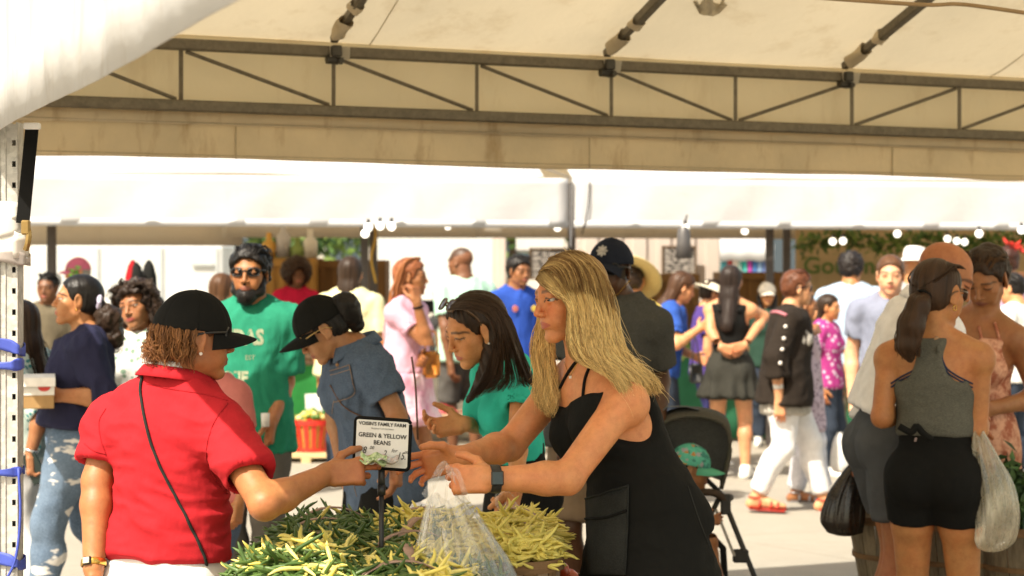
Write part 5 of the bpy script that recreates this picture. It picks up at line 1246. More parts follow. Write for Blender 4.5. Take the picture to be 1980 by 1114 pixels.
# golden produce bins
M_BIN = m_plain('bin_gold', (.36,.20,.045), .7, var=.15, ns=8); M_BIN2 = m_plain('bin_brown', (.15,.075,.02), .75, var=.12, ns=6)
def bin_(pxa, pxb, pyt, d, mat, label, rib=6, zb=0, dp=.7):
    a, b = P(pxa, 0, d)[0], P(pxb, 0, d)[0]; zt = CAMZ-(pyt-HZ)/FPX*d; t_ = empty('produce_bin', ((a+b)/2, d+dp/2, zb), label, 'produce bin', 'bulk produce bins'); e = .02
    for y in (d, d+dp): MB().box(((a+b)/2, y, (zt+zb)/2), ((b-a)/2, e/2, (zt-zb)/2)).build('side_panel', mat, t_)
    for x in (a+e/2, b-e/2): MB().box((x, d+dp/2, (zt+zb)/2), (e/2, dp/2-e, (zt-zb)/2)).build('side_panel', mat, t_)
    for x in np.linspace(a+.04, b-.04, rib): MB().box((x, d-.022, (zt+zb)/2), (.022, .012, (zt-zb)/2-.01)).build('rib', mat, t_)
    MB().box(((a+b)/2, d-.03, zt-.05), ((b-a)/2, .008, .03)).build('top_band', mat, t_); MB().box(((a+b)/2, d+dp/2, zb+(zt-zb)*.6), ((b-a)/2-e, dp/2-e, .01)).build('inner_floor', mat, t_); return t_
bin_(498, 612, 499, 19.0, M_BIN, 'tall golden cardboard produce bin behind the curly afro'); bin_(616, 745, 503, 19.2, M_BIN2, 'darker brown produce bin behind the yellow shirt'); bin_(1250, 1352, 530, 18.6, M_BIN2, 'brown bulk bin under the chalkboard menu'); bin_(1392, 1535, 526, 20.3, M_BIN2, 'brown bulk bin behind the white cap')
for i, (x, y, hh) in enumerate(((520, 478, .30), (548, 470, .36), (575, 480, .26), (600, 474, .32))): 
    t_ = MB().lathe(P(x, y+28, 19.3), [(.001, 0), (.07, 0), (.075, hh*.6), (.03, hh*.75), (.03, hh), (.001, hh)], 14).build('squeeze_bottle', m_plain('bottle%d' % i, ((.55,.30,.05), (.45,.44,.45), (.18,.26,.06), (.62,.60,.55))[i], .35), None, True); tag(t_, ('amber', 'grey', 'olive', 'white')[i]+' bottle standing on the golden produce bin', 'bottle', 'bottles on the golden bin')
# tables at right
skirted_table(1300, 1660, 17.6, .80, (.02,.10,.05), 'dark green skirted stall table behind the black cardigan')
for i, (px, py, w_, cols_, nm) in enumerate(((1330, 668, .30, [GRN, (.16,.26,.05)], 'leafy green heap'), (1385, 668, .25, [GRN, (.2,.3,.08)], 'dark green vegetable heap'), (1450, 668, .22, [(.40,.42,.08), YEL], 'pale yellow squash heap'), (1585, 672, .26, [(.45,.48,.12), YEL], 'yellow green pepper heap'), (1640, 672, .2, [RED, GRN], 'red and green pepper heap'))):
    c = P(px, 0, 17.9); c[2] = .80; heap(c, w_, .3, .24, 110, .05, cols_, 'produce_heap', nm+' on the dark green skirted table', 20+i, shape='long' if i < 2 else 'ball')
# red produce crates left of centre, on the ground tables
def crate(c, w_, d_, h_, label, cols_, seed, n=70, size=.04, group='shallow crates of produce'):
    t_ = empty('produce_crate', c, label, 'crate', group); c = A(*c)
    for s_ in (-1, 1):
        for k in range(2): MB().box(c+A(0, s_*d_, h_*(.28+.5*k)), (w_, .006, h_*.2)).build('slat', W_SPL2, t_); MB().box(c+A(s_*w_, 0, h_*(.28+.5*k)), (.006, d_-.008, h_*.2)).build('slat', W_SPL2, t_)
    for sx in (-1, 1):
        for sy in (-1, 1): MB().box(c+A(sx*(w_-.015), sy*(d_-.015), h_/2), (.012, .012, h_/2)).build('corner_post', W_SPL2, t_)
    MB().box(c+A(0, 0, .008), (w_-.01, d_-.01, .006)).build('bottom_board', W_SPL2, t_); heap(c+A(0, 0, h_*.6), w_*.85, d_*.85, h_*.7, n, size, cols_, 'produce', 'produce filling the '+label, seed)
stl = empty('display_bench', (P(880, 0, 15.2)[0], 15.2, 0), 'low plank bench of red produce crates left of the teal shirt', 'bench')
for i in range(4): MB().box((P(880, 0, 15.2)[0], 14.95+i*.17, .33), (.55, .08, .012)).build('plank', W_TBL, stl)
for x in (-.5, .5): MB().box((P(880, 0, 15.2)[0]+x, 15.2, .158), (.03, .3, .158)).build('leg', W_TBL, stl)
crate(A(P(850, 0, 15.1)[0], 15.1, .345), .16, .22, .12, 'crate of dark red plums on the low bench', [RED, (.25,.01,.02)], 31); crate(A(P(925, 0, 15.15)[0], 15.15, .345), .15, .22, .12, 'crate of red and yellow peppers on the low bench', [RED, YEL, PUR], 32); crate(A(P(790, 0, 15.3)[0], 15.3, .345), .12, .2, .12, 'crate of dark purple produce at the end of the low bench', [PUR, RED], 33)
skirted_table(820, 1010, 17.6, .62, (.50,.47,.40), 'cream covered stall table behind the low produce bench')
for i, (px, cols_) in enumerate(((835, [PUR, GRN]), (868, [RED, YEL]), (900, [(.3,.3,.1), PUR]), (935, [ORG, RED]))): crate(A(P(px, 0, 17.8)[0], 17.8, .62), .13, .2, .10, ('aubergine', 'red and yellow pepper', 'dark green', 'orange')[i]+' produce crate on the cream stall table', cols_, 40+i, 40)
# yellow kerb with pumpkins
kb = MB(); tag(kb.box((P(1530, 0, 18.9)[0], 18.9, .05), (.62, .09, .05), bev=.02).build('kerb', m_plain('kerb_yellow', (.42,.36,.10), .8)), 'faded yellow kerb along the right hand stalls', kind='structure')
for i, (px, d, r) in enumerate(((1600, 18.4, .11), (1618, 18.55, .09), (1470, 18.5, .07))):
    c = A(P(px, 0, d)[0], d, r*.8); n = 24; rows = []
    for t in np.linspace(.05, math.pi-.05, 9): rows.append([c+A(r*math.sin(t)*(1+.06*abs(math.sin(q*5)))*math.cos(q), r*math.sin(t)*(1+.06*abs(math.sin(q*5)))*math.sin(q), -.8*r*math.cos(t)) for q in np.arange(n)*2*np.pi/n])
    pk = empty('squash', c, ('large orange pumpkin on the asphalt by the yellow kerb', 'smaller orange pumpkin tucked behind the large one', 'yellow green squash at the left end of the yellow kerb')[i], 'squash'); MB().grid(np.array(rows), 0, True).build('rind', m_plain('rind%d' % i, (ORG, ORG, (.45,.45,.08))[i], .5), pk, True); MB().tube([c+A(0, 0, r*.7), c+A(.02, 0, r*1.05)], .014, 6).build('stem', W_GREY, pk)
# bushel baskets at right front with pepper plants
BBX = [(P(1735, 0, 7.7)[0], 7.7), (P(1850, 0, 7.55)[0], 7.55), (P(1985, 0, 7.4)[0], 7.4)]
def bushel(x, y, zb, label): basket((x, y, zb), .16, .215, .30, 'bushel_basket', label, 'bushel baskets behind the tank top', n=18, handle=None, wood=[W_GREY, m_timber('weathered_wood2', (.25,.20,.13))])
for i, (x, y) in enumerate(BBX):
    bushel(x, y, 0, ('weathered bushel basket between the dark shorts and the tank top', 'lower weathered bushel basket under the plastic bag', 'lower weathered bushel basket at the right frame edge')[i]); bushel(x+.01, y, .29, ('second bushel basket stacked behind the dark shorts', 'upper weathered bushel basket under the plastic bag', 'upper weathered bushel basket holding the dark green leaves')[i])
c = A(*BBX[2], .60); leafy('pepper_plant', [c+A(0, 0, .05), c+A(-.1, -.05, .06), c+A(.1, 0, .05), c+A(-.05, .05, .14), c+A(-.14, -.02, .10)], 700, .07, [m_leaf, m_plain('leaf_dark', (.02,.05,.012), .5, var=.4)], 'dark green leafy pepper plants in the basket at the right edge', 'plant', (.06, .06, .05), 8)
heap(A(*BBX[1], .56), .17, .17, .06, 60, .035, [GRN, (.12,.06,.02)], 'produce', 'green produce in the basket behind the clear plastic bag', 61)
# folded umbrellas, one red one black
for i, (px, d, col, lb) in enumerate(((257, 13.5, (.30,.01,.015), 'dark red and black folded umbrella standing before the white trailer'), (288, 13.6, (.014,.014,.013), 'black folded umbrella standing before the white trailer'))):
    b = P(px, 503, d); u_ = empty('umbrella', (b[0], b[1], 0), lb, 'umbrella', 'folded umbrellas'); n = 16; rows = []
    for r, z in ((.012, 0), (.034, -.04), (.048, -.12), (.060, -.30), (.072, -.6), (.05, -.95)): rows.append([b+A(r*(1+.18*math.sin(q*8+z*9))*math.cos(q), r*(1+.18*math.sin(q*8+z*9))*math.sin(q), z) for q in np.arange(n)*2*np.pi/n])
    MB().grid(np.array(rows)[::-1], 0, True).build('folded_canopy', m_cloth('umb%d' % i, col), u_, True)
    if i == 0: MB().grid(np.array([[b+A(.02+r*1.06*math.cos(q), -.01+r*1.06*math.sin(q), z) for q in np.linspace(-1.9, .9, 9)] for r, z in ((.014, -.015), (.040, -.05), (.055, -.12), (.070, -.34), (.08, -.6))])[::-1]).build('black_panel', m_cloth('umb_black', (.014,.014,.013)), u_, True)
    MB().tube([A(b[0], b[1], b[2]-.9), A(b[0], b[1], .02)], .018, 8).build('pole', M_DK, u_)
    MB().lathe(A(b[0], b[1], 0), [(.001, .09), (.05, .09), (.2, .04), (.21, 0), (.001, 0)], 20).build('umbrella_base', M_DK, u_, True)
# ================================================================ hair styles / helpers on figures
def hair_short(f, c, t=.045, curl=.0045, **kw):
    f.hair(c, f.hair_ops(t), curl=curl, **kw); q = .52+t*.4
    f.strands([[f.hp(x, .28, .40), f.hp(x*1.3, .10, q-.15*abs(x)), f.hp(x*1.5, -.25, q-.12-.4*abs(x)), f.hp(x*1.4, -.48, .05)] for x in np.linspace(-.25, .25, 7)]+[[f.hp(sg*.22, .2, .40), f.hp(sg*(.36+t*.4), .02, .22), f.hp(sg*(.355+t*.4), -.18, -.02)] for sg in (1, -1)][:1], 150, c, r=.0022, jit=.010, wave=.004, m=10, lenj=.7, nn=3)
def down(f, pts, z): return f.hp(*pts)+A(0, 0, z)
def hair_long(f, c, length=.30, t=.05, width=.27, fwd=False, back=-.34, flat=.62, curl=0, n=0, **kw):
    h = f.HH; o = f.hair_ops(t); b = nrm(f.hf*A(1, 1, 0)); a0 = f.hp(0, -.22, .05); a1 = f.hp(0, back, -.35)+A(0, 0, -.04); e = f.neck-b*(.075*f.H)+Z_*(-length+.02)
    o += [cone(a0, a1, .36*h, width*1.1*h, .06*h, fd=b, fs=flat), cone(a1, e, width*1.1*h, width*.8*h, .06*h, fd=b, fs=flat*.8)]
    if fwd:
        for sg in (-1, 1): o.append(cone(f.hp(sg*.33, -.05, -.1), f.sh['L' if sg > 0 else 'R']*.45+f.neck*.55+f.TFs*.07*f.H-Z_*length*.55, .14*h, .10*h, .06*h))
    f.hair(c, o, curl=curl, **kw)
    if n:
        hs, G = f.hs, []
        for x in np.linspace(-1, 1, 9): G.append([f.hp(x*.10, -.05-.1*abs(x), .50), f.hp(x*.30, -.30+.1*abs(x), .25), a1*.5+f.hp(x*.40, -.40+.12*abs(x), -.1)*.5, a1+hs*x*width*h*1.15-b*.02, e+hs*x*width*h-b*.015+Z_*(-.01+.02*abs(x))])
        f.strands(G, n, c, r=.0016, wave=.002+curl, wf=4, jit=.007)
def hair_pony(f, c, length=.22, t=.03, at=(-.44, .10), drop=.08, r=.13, curl=0, tie=None, n=0, **kw):
    h = f.HH; o = f.hair_ops(t); a = f.hp(0, *at); b = nrm(f.hf*A(1, 1, 0)); m_ = a-b*drop-Z_*length*.35; e = a-b*drop*.7-Z_*length
    f.hair(c, o, **{k: v for k, v in kw.items()}); f.hair(c, [cone(a-f.hf*.02*h, m_, r*.55*h, r*h*1.25, .03), cone(m_, e, r*1.25*h, r*.45*h, .03)], 'ponytail', curl=curl, strand=.006)
    if tie is not None: f.tie(a-b*.01, r*.62*h, tie, nrm(m_-a), .008)
    if n: 
        sd = f.hs; f.strands([[a+sd*x*.03, (a+m_)/2+sd*x*.05-b*.02, m_+sd*x*.05-b*.03*(1-abs(x)), e+sd*x*.045] for x in np.linspace(-1, 1, 6)], n, c, r=.0015, jit=.012, wave=.004+curl)
def hair_ball(f, c, r=.62, z=.12, y=-.08, curl=.012, **kw):
    h = f.HH; o = f.hair_ops(.05)+[]; B = f.HB
    o = [ell(f.hp(0, y, z), A(r*.95, r, r*.95)*h, B, .01)]; o.append(Op('e', dict(c=f.hp(0, .62, -.20), r=A(.36, .52, .52)*h, R=B), .05*h, [], 's')); o.append(ell(f.hp(0, .25, -.75), A(.5, .6, .3)*h, B, .05*h, mode='s'))
    f.hair(c, o, curl=curl, **kw)
def hair_capped(f, c, t=.03, **kw):
    o = f.hair_ops(t); [x.cuts.append((f.hp(0, 0, .12), f.hu)) for x in o[:2]]; f.hair(c, o, **kw)
def lift_guides(f, obj, gs, off=.004):
    bm = BVHTree.FromPolygons([x.co for x in obj.data.vertices], [tuple(p.vertices) for p in obj.data.polygons]); o = Vector((0, 0, CAMZ)); out = []
    for g in gs:
        r = []
        for p in spline(g, 20):
            d = (Vector(p)-o); L = d.length; d.normalize(); h = bm.ray_cast(o, d)
            if h[0] is not None and h[3] < L+.03 and h[3] > L-.16: p = np.array(o+d*(h[3]-off))
            r.append(p)
        r = np.array(r); 
        for _ in range(2): r[1:-1] = (r[:-2]+2*r[1:-1]+r[2:])/4
        out.append(r)
    return out
def ray_hits(obj, pts):
    bm = BVHTree.FromPolygons([x.co for x in obj.data.vertices], [tuple(p.vertices) for p in obj.data.polygons]); o = Vector((0, 0, CAMZ)); out = []
    for (x, y) in pts:
        d = Vector(P(x, y, 1.0))-o; d.normalize(); h = bm.ray_cast(o, d); out.append((np.array(h[0]), np.array(h[1])) if h[0] is not None else None)
    return out
def on(obj, pts, lift=.003, n=None):
    if n: pts = spline([(x, y, 0) for x, y in pts], n)[:, :2]
    return [h[0]+h[1]*lift for h in ray_hits(obj, pts) if h is not None]
def seam(obj, pts, mat, r=.0014, name='seam', n=24, lift=.001, parent=None):
    q = on(obj, pts, lift, n)
    if len(q) > 2: MB().tube(q, r, 5).build(name, mat, parent or obj, True)
def patch(obj, quad, mat, name, nu=8, nv=8, lift=.003, parent=None):
    (a, b, c, d) = [A(*q) for q in quad]; px = [[tuple((a*(1-u)+b*u)*(1-v)+(d*(1-u)+c*u)*v) for u in np.linspace(0, 1, nu)] for v in np.linspace(0, 1, nv)]
    h = ray_hits(obj, [p for r in px for p in r])
    if any(x is None for x in h): return None
    return MB().grid(np.array([x[0]+x[1]*lift for x in h]).reshape(nv, nu, 3)[::-1]).build(name, mat, parent or obj, True, solid=.0022)
def collar(f, mat, r=.044, hgt=.035, flare=.02, name='collar', gap=.5, z0=.012, stand=True, parent=None, tilt=.0, y0=-.004):
    n = 30; rows = []; c0 = f.neck+f.U*z0*f.H+f.TFs*y0*f.H
    for q, (dr, dz) in enumerate(((0, 0), (.002, hgt*.6), (.004, hgt), (.010, hgt*1.02), (flare*.7, hgt*.45), (flare, -.002))):
        row = []
        for t in np.linspace(math.pi/2+gap*.5, math.pi/2+2*math.pi-gap*.5, n):
            rr = r*f.H+dr; g = math.sin(t); row.append(c0+f.Ls*rr*math.cos(t)*1.05+f.TFs*(rr*1.02*math.sin(t)+.012*(q > 3)*(g > .3)*g)+f.U*(dz-.030*(g+1)*.5*(1-.2*q/5)-.02*(q > 3)*max(0, g)**3+tilt*g))
        rows.append(row)
    return MB().grid(np.array(rows)).build(name, mat, parent or f.root, True, solid=.003)
def tank(f, mat, topz=.062, hem=-.05, off=.009, straps=((.050, .030, .012),), name='tank_top', sub=(), extra=(), flat=.45, k=.05, fold=.004, ff=(9, 9, 6), back_drop=0, **kw):
    H = f.H; tp = f.chest+f.U*topz*H; nv = nrm(f.U-f.TFs*back_drop); hp = f.pel+f.U1*hem*H
    o = f.sel(('torso',), off, k, [(tp, nv), (hp, -f.U1)])
    for (x, xb, r) in straps:
        for sg in (-1, 1):
            pts = spline([f.chest+f.TFs*.072*H+f.Ls*sg*x*H+f.U*(topz-.035)*H, f.neck-f.U*.012*H+f.TFs*.040*H+f.Ls*sg*(x*1.02)*H, f.neck+f.U*.006*H+f.Ls*sg*(x+.004)*H, f.neck-f.U*.035*H-f.TFs*.052*H+f.Ls*sg*(xb+.006)*H, f.chest-f.TFs*.066*H+f.Ls*sg*xb*H+f.U*(topz-.03)*H], 14)
            for a_, b_ in zip(pts[:-1], pts[1:]): o.append(cone(a_, b_, r, r, .004, fd=f.Ls, fs=1.0))
    for k_, sg in (('L', 1), ('R', -1)): o.append(ell(f.sh[k_]-f.U*.035*H+f.Ls*sg*.010*H, A(.042, .06, .055)*H, np.array([f.Ls, f.TFs, f.U]), .015, mode='s'))
    return f.cloth(name, o+list(extra)+list(sub), mat, kw.pop('res', None), fold, ff, **kw)
def wristwatch(f, k, mat, w=.010, t=.035, face=None, name='wristwatch', dirn=None, fs=(.017, .019)):
    d = f.hd[k]*0+nrm(f.wr[k]-f.el[k]); c = f.wr[k]-d*t; a = nrm(np.cross(d, dirn if dirn is not None else A(0, -1, 0))); b = np.cross(a, d); r = .0195*f.H
    rows = [[c+d*z+(r+.0015*(abs(z) < w))*(math.cos(q)*a+math.sin(q)*b) for q in np.arange(24)*2*np.pi/24] for z in (-w, -w*.9, w*.9, w)]
    o = MB().grid(np.array(rows), 0, True).build(name, mat, f.root, True, solid=.003)
    if face is not None:
        g = nrm(dirn if dirn is not None else A(0, -1, 0)); g = nrm(g-np.dot(g, d)*d); fa = np.cross(d, g); R = np.array([d, fa, g])
        MB().box(c+g*(r+.003), (fs[0], fs[1], .0045), R, bev=.003).build('watch_case', m_plain('watch_case', (.03,.03,.032), .3, .5), o); MB().box(c+g*(r+.0085), (fs[0]-.003, fs[1]-.003, .0012), R, bev=.0008).build('watch_glass', face, o)
    return o
def earring(f, sg, mat, r=.004, hoop=False):
    c = f.hp(sg*.345, .005, -.19)
    if hoop: MB().tube([c-f.hu*r+r*(math.cos(t)*f.hf+math.sin(t)*f.hu) for t in np.arange(16)*2*np.pi/16], r*.28, 6, closed=True).build('earring', mat, f.root, True)
    else: MB().lathe(c+f.hs*sg*.004, [(r*math.sin(t)+1e-4, -r*math.cos(t)) for t in np.linspace(0, math.pi, 7)], 10).build('earring', mat, f.root, True)
CB = m_cloth('black', (.007,.007,.0065)); CBK = m_cloth('black_knit', (.0075,.0075,.0065), wr=.5); GOLD = m_plain('gold', (.60,.36,.08), .25, .9, bump=0); PEARL = m_plain('pearl', (.75,.70,.65), .2, bump=0)
LENS = m_plain('dark_lens', (.006,.005,.005), .15, bump=0, spec=.25); FRM = m_plain('frame_black', (.015,.013,.012), .35, bump=0)
HI = dict(res=.0065, hres=.0030, fres=.0026)

# ================================================================ 1 woman in red polo
def red_woman():
    d = 4.9; H = 1.58
    f = Fig(-.93, 4.9, H, 152, sex='f', w=1.02, hc=P(377, 652, 4.90), neck=P(343, 752, 4.93), pel=P(318, 1118, 4.93), head=(112, 4, 0), skin=(.34,.155,.07), sw=1.0, shL=P(214, 818, 5.0), shR=P(428, 826, 4.82),
        arms=dict(R=dict(e=P(512, 975, 4.62), w=P(632, 917, 4.80), d=A(1, .08, .08), n=A(0, 1, -.22), p=[(14, 22, 8), (26, 42, 18), (58, 82, 40), (70, 88, 45)]),
                  L=dict(e=P(188, 930, 4.95), w=P(181, 1098, 4.86), d=A(.03, 0, -1), n=A(1, .4, 0))), belly=.4, **HI)
    f.start('woman in red polo shirt and black cap holding out a banknote'); f.body(eyes=(.05,.03,.02), lip=(.25,.09,.07))
    M = m_cloth('red_polo', (.40,.015,.022), wr=.45)
    S = f.top(M, 'polo_shirt', off=.015, sleeve=.66, hem=.045, loose=.03, neckr=.046, flare=.014, soff=.015, fold=.0105, ff=(4.5, 4.5, 13), res=.0065, fine=.0012)
    for k in 'LR':
        p, q = f.armcut(k, .655); a = nrm(np.cross(q, A(.2, .9, .1))); b = np.cross(q, a); r = .0305*H*1.2+.026
    f.pants(m_cloth('white_cotton', (.74,.72,.70)), off=.014, length=1.9, waist=.06, res=.012)
    collar(f, M, .047, .026, .030, gap=.7, z0=.024); collar(f, m_cloth('white_cotton', (.74,.72,.70)), .0445, .036, .012, 'undershirt_collar', .5, .026)
    seam(S, [(283, 742), (330, 752), (390, 762), (440, 775)], m_cloth('red_dark', (.33,.012,.018)), .0015)
    seam(S, [(440, 780), (415, 815), (402, 855), (400, 890), (415, 925), (440, 955)], m_cloth('red_dark', (.33,.012,.018)), .0018); seam(S, [(205, 790), (192, 815), (195, 850), (205, 880)], m_cloth('red_dark', (.33,.012,.018)), .0018)
    seam(S, [(437, 948), (465, 930), (500, 905)], m_cloth('red_dark', (.33,.012,.018)), .0014); seam(S, [(163, 858), (182, 872), (205, 878)], m_cloth('red_dark', (.33,.012,.018)), .0014)
    q = on(S, [(276, 726), (273, 760), (285, 830), (305, 890), (335, 950), (365, 1010), (388, 1060), (402, 1096)], .004, 40)
    MB().tube(q, .0042, 6).build('cross_body_strap', m_cloth('strap', (.02,.022,.02)), f.root, True)
    hair_capped(f, (.085,.036,.015), .025, res=.005)
    G = [[f.hp(.385*math.sin(q), -.03-.515*math.cos(q), .12), f.hp(.385*math.sin(q), -.04-.50*math.cos(q), -.06), f.hp(.345*math.sin(q), -.03-.465*math.cos(q), -.22), f.hp(.26*math.sin(q), -.02-.41*math.cos(q), -.36)] for q in np.linspace(-1.5, 1.5, 11)]
    f.strands(G, 900, (.085,.036,.015), (.26,.115,.04), r=.0013, jit=.007, wave=.006, wf=1.6, lenj=.6)
    f.strands([[f.hp(x, -.40, -.02), f.hp(x*1.3, -.52, -.10), f.hp(x*1.2, -.55, -.24), f.hp(x, -.48, -.34)] for x in np.linspace(-.14, .2, 5)], 160, 'auburn', (.30,.13,.045), r=.0013, jit=.012, wave=.012, wf=1.8, lenj=.5)
    f.cap(CB, tilt=2, brim=.36, curve=.55, umat=CB); f.glasses(LENS, FRM, name='sunglasses', y=.045, rim=.016); earring(f, -1, PEARL, .0048)
    wristwatch(f, 'L', GOLD, .008, .012, m_plain('watch_dial', (.7,.62,.4), .3), dirn=A(-.3, -1, 0), fs=(.011, .012)); f.shoes('white')
    return f
RW = red_woman()
# banknotes in her hand
def banknote(c, R, w_, h_, fold, mat, label, seed):
    g_ = np.array([[c+R[0]*x*w_+R[1]*(y*h_)+R[2]*(fold*(abs(y)**1.5)*h_+.006*math.sin(x*5+seed)+.004*math.sin(y*6+x*3)) for x in np.linspace(-1, 1, 14)] for y in np.linspace(-1, 1, 8)]); o = MB().grid(g_).build('banknote', mat, None, True, solid=.0006); return tag(o, label, 'banknote', 'banknotes handed over')
def m_note(key, a, b):
    t = NT(key); v = t.co(); wv = t.noise(v, 60, 3); t.base(t.ramp(wv, [(.35, a), (.5, b), (.62, sc_(a, .6))])); t.set(rough=.55); return t.m
tip = RW.tips['R']; t0 = (tip[0][0]+tip[1][0])/2
banknote(P(722, 893, 4.80), np.array([nrm(A(1, .1, -.12)), nrm(A(.05, .85, .45)), nrm(A(0, -.5, .85))]), .034, .020, .6, m_note('note_green', (.32,.46,.20), (.55,.62,.36)), 'folded green banknote pinched under the index finger', 1)
banknote(P(740, 891, 4.815), np.array([nrm(A(1, .1, -.02)), nrm(A(.02, .93, .28)), nrm(A(0, -.3, .93))]), .040, .017, .3, m_note('note_blue', (.62,.66,.66), (.50,.40,.36)), 'pale blue banknote lying over the green note', 2)

# ================================================================ 2 blonde woman
def blonde():
    H = 1.70
    f = Fig(.33, 5.02, H, -64, sex='f', w=1.0, shL=P(1208, 768, 4.89), shR=P(1078, 742, 5.20), hc=P(1102, 575, 5.02), neck=P(1137, 722, 5.06), pel=P(1245, 985, 5.03), head=(-66, 9, 3), skin=(.57,.265,.125), sw=1.0, HH=.132,
        arms=dict(L=dict(e=P(1097, 925, 4.78), w=P(952, 926, 4.74), d=A(-1, .12, -.03), n=A(.05, 1, -.25), p=[(48, 58, 30), (58, 66, 35), (64, 70, 38), (70, 74, 40)]),
                  R=dict(e=P(985, 862, 5.16), w=P(892, 884, 4.98), d=A(-1, -.05, -.22), n=A(.1, -.9, -.25), p='splay')), **HI)
    f.lid = .02; f.ops = f._body()
    f.start('blonde woman in black dress leaning over the beans with a clear plastic bag'); f.body(eyes=(.09,.13,.15), look=(.42, -.10), lip=(.44,.125,.09), blush=.55, brow=(.16,.085,.04))
    M = CBK; Hh = H
    sub = [ell(f.chest+f.TFs*.085*H+f.U*.085*H, A(.040, .06, .055)*H, np.array([f.Ls, f.TFs, f.U]), .01, mode='s')]
    D = tank(f, M, topz=.034, hem=-.06, off=.010, straps=(), name='dress', sub=sub, fold=.004, ff=(6, 6, 14), res=.0065, back_drop=.0,
        extra=[x for x in [cone(f.waist, f.pel-Z_*.02*H, .074*H, .094*H, .05, fd=f.F, fs=.82), cone(f.pel, f.pel+A(.02, 0, -.26), .098*H, .145*H, .05, fd=f.F, fs=.80, cuts=[(f.pel-Z_*.20*H, nrm(-Z_))])]])
    for i in range(2): pass
    for pl_ in ([(1072, 795), (1080, 762), (1096, 728), (1112, 704), (1124, 692)], [(1125, 800), (1128, 770), (1132, 735), (1140, 712)]):
        q = on(f.body_o, pl_, .003, 18)
        if len(q) > 3: MB().tube(q, .0045, 6).build('shoulder_strap', CB, f.root, True)
    AP = m_cloth('charcoal_denim', (.019,.020,.0185), 'denim', wr=.4)
    patch(D, [(1136, 962), (1218, 938), (1212, 1112), (1140, 1112)], AP, 'apron_pocket', 10, 12, .006); seam(D, [(1138, 1003), (1175, 1000), (1215, 986)], CB, .004, 'pocket_flap_edge', lift=.009); seam(D, [(1137, 964), (1180, 951), (1218, 939)], AP, .003, 'pocket_hem', lift=.008); seam(D, [(1218, 939), (1216, 1020), (1212, 1105)], AP, .002, 'pocket_hem', lift=.008)
    seam(D, [(1330, 940), (1350, 1000), (1372, 1060)], m_cloth('black_seam', (.03,.03,.028)), .0016)
    o = f.hair_ops(.016, low=-.9); o += [cone(f.hp(0, -.18, .12), f.hp(.10, -.30, -.42), .36*f.HH, .26*f.HH, .05*f.HH, fd=f.hf, fs=.8), cone(f.hp(.10, -.30, -.42), P(1200, 705, 5.0), .24*f.HH, .13*f.HH, .05*f.HH, fd=f.hf, fs=.6)]
    f.hair((.26,.15,.055), o, res=.004, strand=.003, vary=.5)
    B1, B2 = (.27,.14,.042), (.98,.72,.31)
    near = [[(1036,540,4.98),(1058,560,4.94),(1080,573,4.91),(1098,582,4.895),(1101,615,4.885),(1097,655,4.875),(1108,690,4.88),(1135,705,4.88),(1165,715,4.88)],
            [(1048,517,5.0),(1075,548,4.945),(1100,580,4.90),(1108,625,4.88),(1108,665,4.87),(1125,695,4.87),(1160,712,4.87),(1195,735,4.86)],
            [(1066,498,5.02),(1095,535,4.945),(1118,590,4.89),(1126,640,4.865),(1132,675,4.86),(1155,703,4.86),(1190,730,4.85),(1205,765,4.84)],
            [(1088,488,5.03),(1120,525,4.945),(1142,590,4.89),(1150,645,4.87),(1160,685,4.86),(1185,715,4.855),(1210,745,4.85),(1222,775,4.84)],
            [(1108,484,5.04),(1142,520,4.97),(1164,590,4.91),(1174,645,4.89),(1188,685,4.885),(1212,712,4.885),(1240,740,4.89),(1252,765,4.88)],
            [(1122,486,5.05),(1160,525,5.0),(1182,595,4.95),(1192,650,4.93),(1208,690,4.93),(1232,715,4.93),(1260,738,4.93),(1275,758,4.93)],
            [(1130,490,5.06),(1172,545,5.05),(1192,610,5.02),(1200,660,5.0),(1218,695,5.0),(1243,715,5.0),(1263,735,5.0),(1274,752,5.0)]]
    core = [o_ for o_ in f.root.children if o_.name.startswith('hair')][-1]
    gn = lift_guides(f, core, [[P(*q) for q in g] for g in near], .005); gt = []
    for (a, b, c) in (((1040,528),(1062,520),(1096,566)), ((1052,512),(1082,512),(1104,560)), ((1066,499),(1100,510),(1118,566)), ((1080,491),(1118,508),(1140,570)), ((1096,486),(1140,512),(1162,580)), ((1112,486),(1160,522),(1182,595)), ((1124,489),(1172,536),(1194,606))):
        gt.append([P(*a, 5.0), P((a[0]+b[0])/2, (a[1]+b[1])/2-2, 4.97), P(*b, 4.95), P((b[0]+c[0])/2+3, (b[1]+c[1])/2-4, 4.92), P(*c, 4.90)])
    gt = lift_guides(f, core, gt, .004)
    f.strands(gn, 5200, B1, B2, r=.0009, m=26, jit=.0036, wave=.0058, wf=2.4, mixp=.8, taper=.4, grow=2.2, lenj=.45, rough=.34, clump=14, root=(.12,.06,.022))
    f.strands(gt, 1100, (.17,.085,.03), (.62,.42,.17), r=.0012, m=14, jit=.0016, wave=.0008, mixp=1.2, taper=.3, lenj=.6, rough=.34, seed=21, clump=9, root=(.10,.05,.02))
    far = [[(1062,500,5.06),(1052,560,5.14),(1040,630,5.15),(1031,680,5.14),(1038,720,5.10),(1033,755,5.08),(1042,780,5.06)],
           [(1070,496,5.08),(1062,560,5.15),(1052,640,5.15),(1046,690,5.12),(1058,740,5.08),(1052,780,5.06),(1062,800,5.05)],
           [(1080,494,5.10),(1076,560,5.16),(1070,640,5.14),(1070,690,5.10),(1075,730,5.06),(1078,765,5.03),(1070,790,5.03)]]
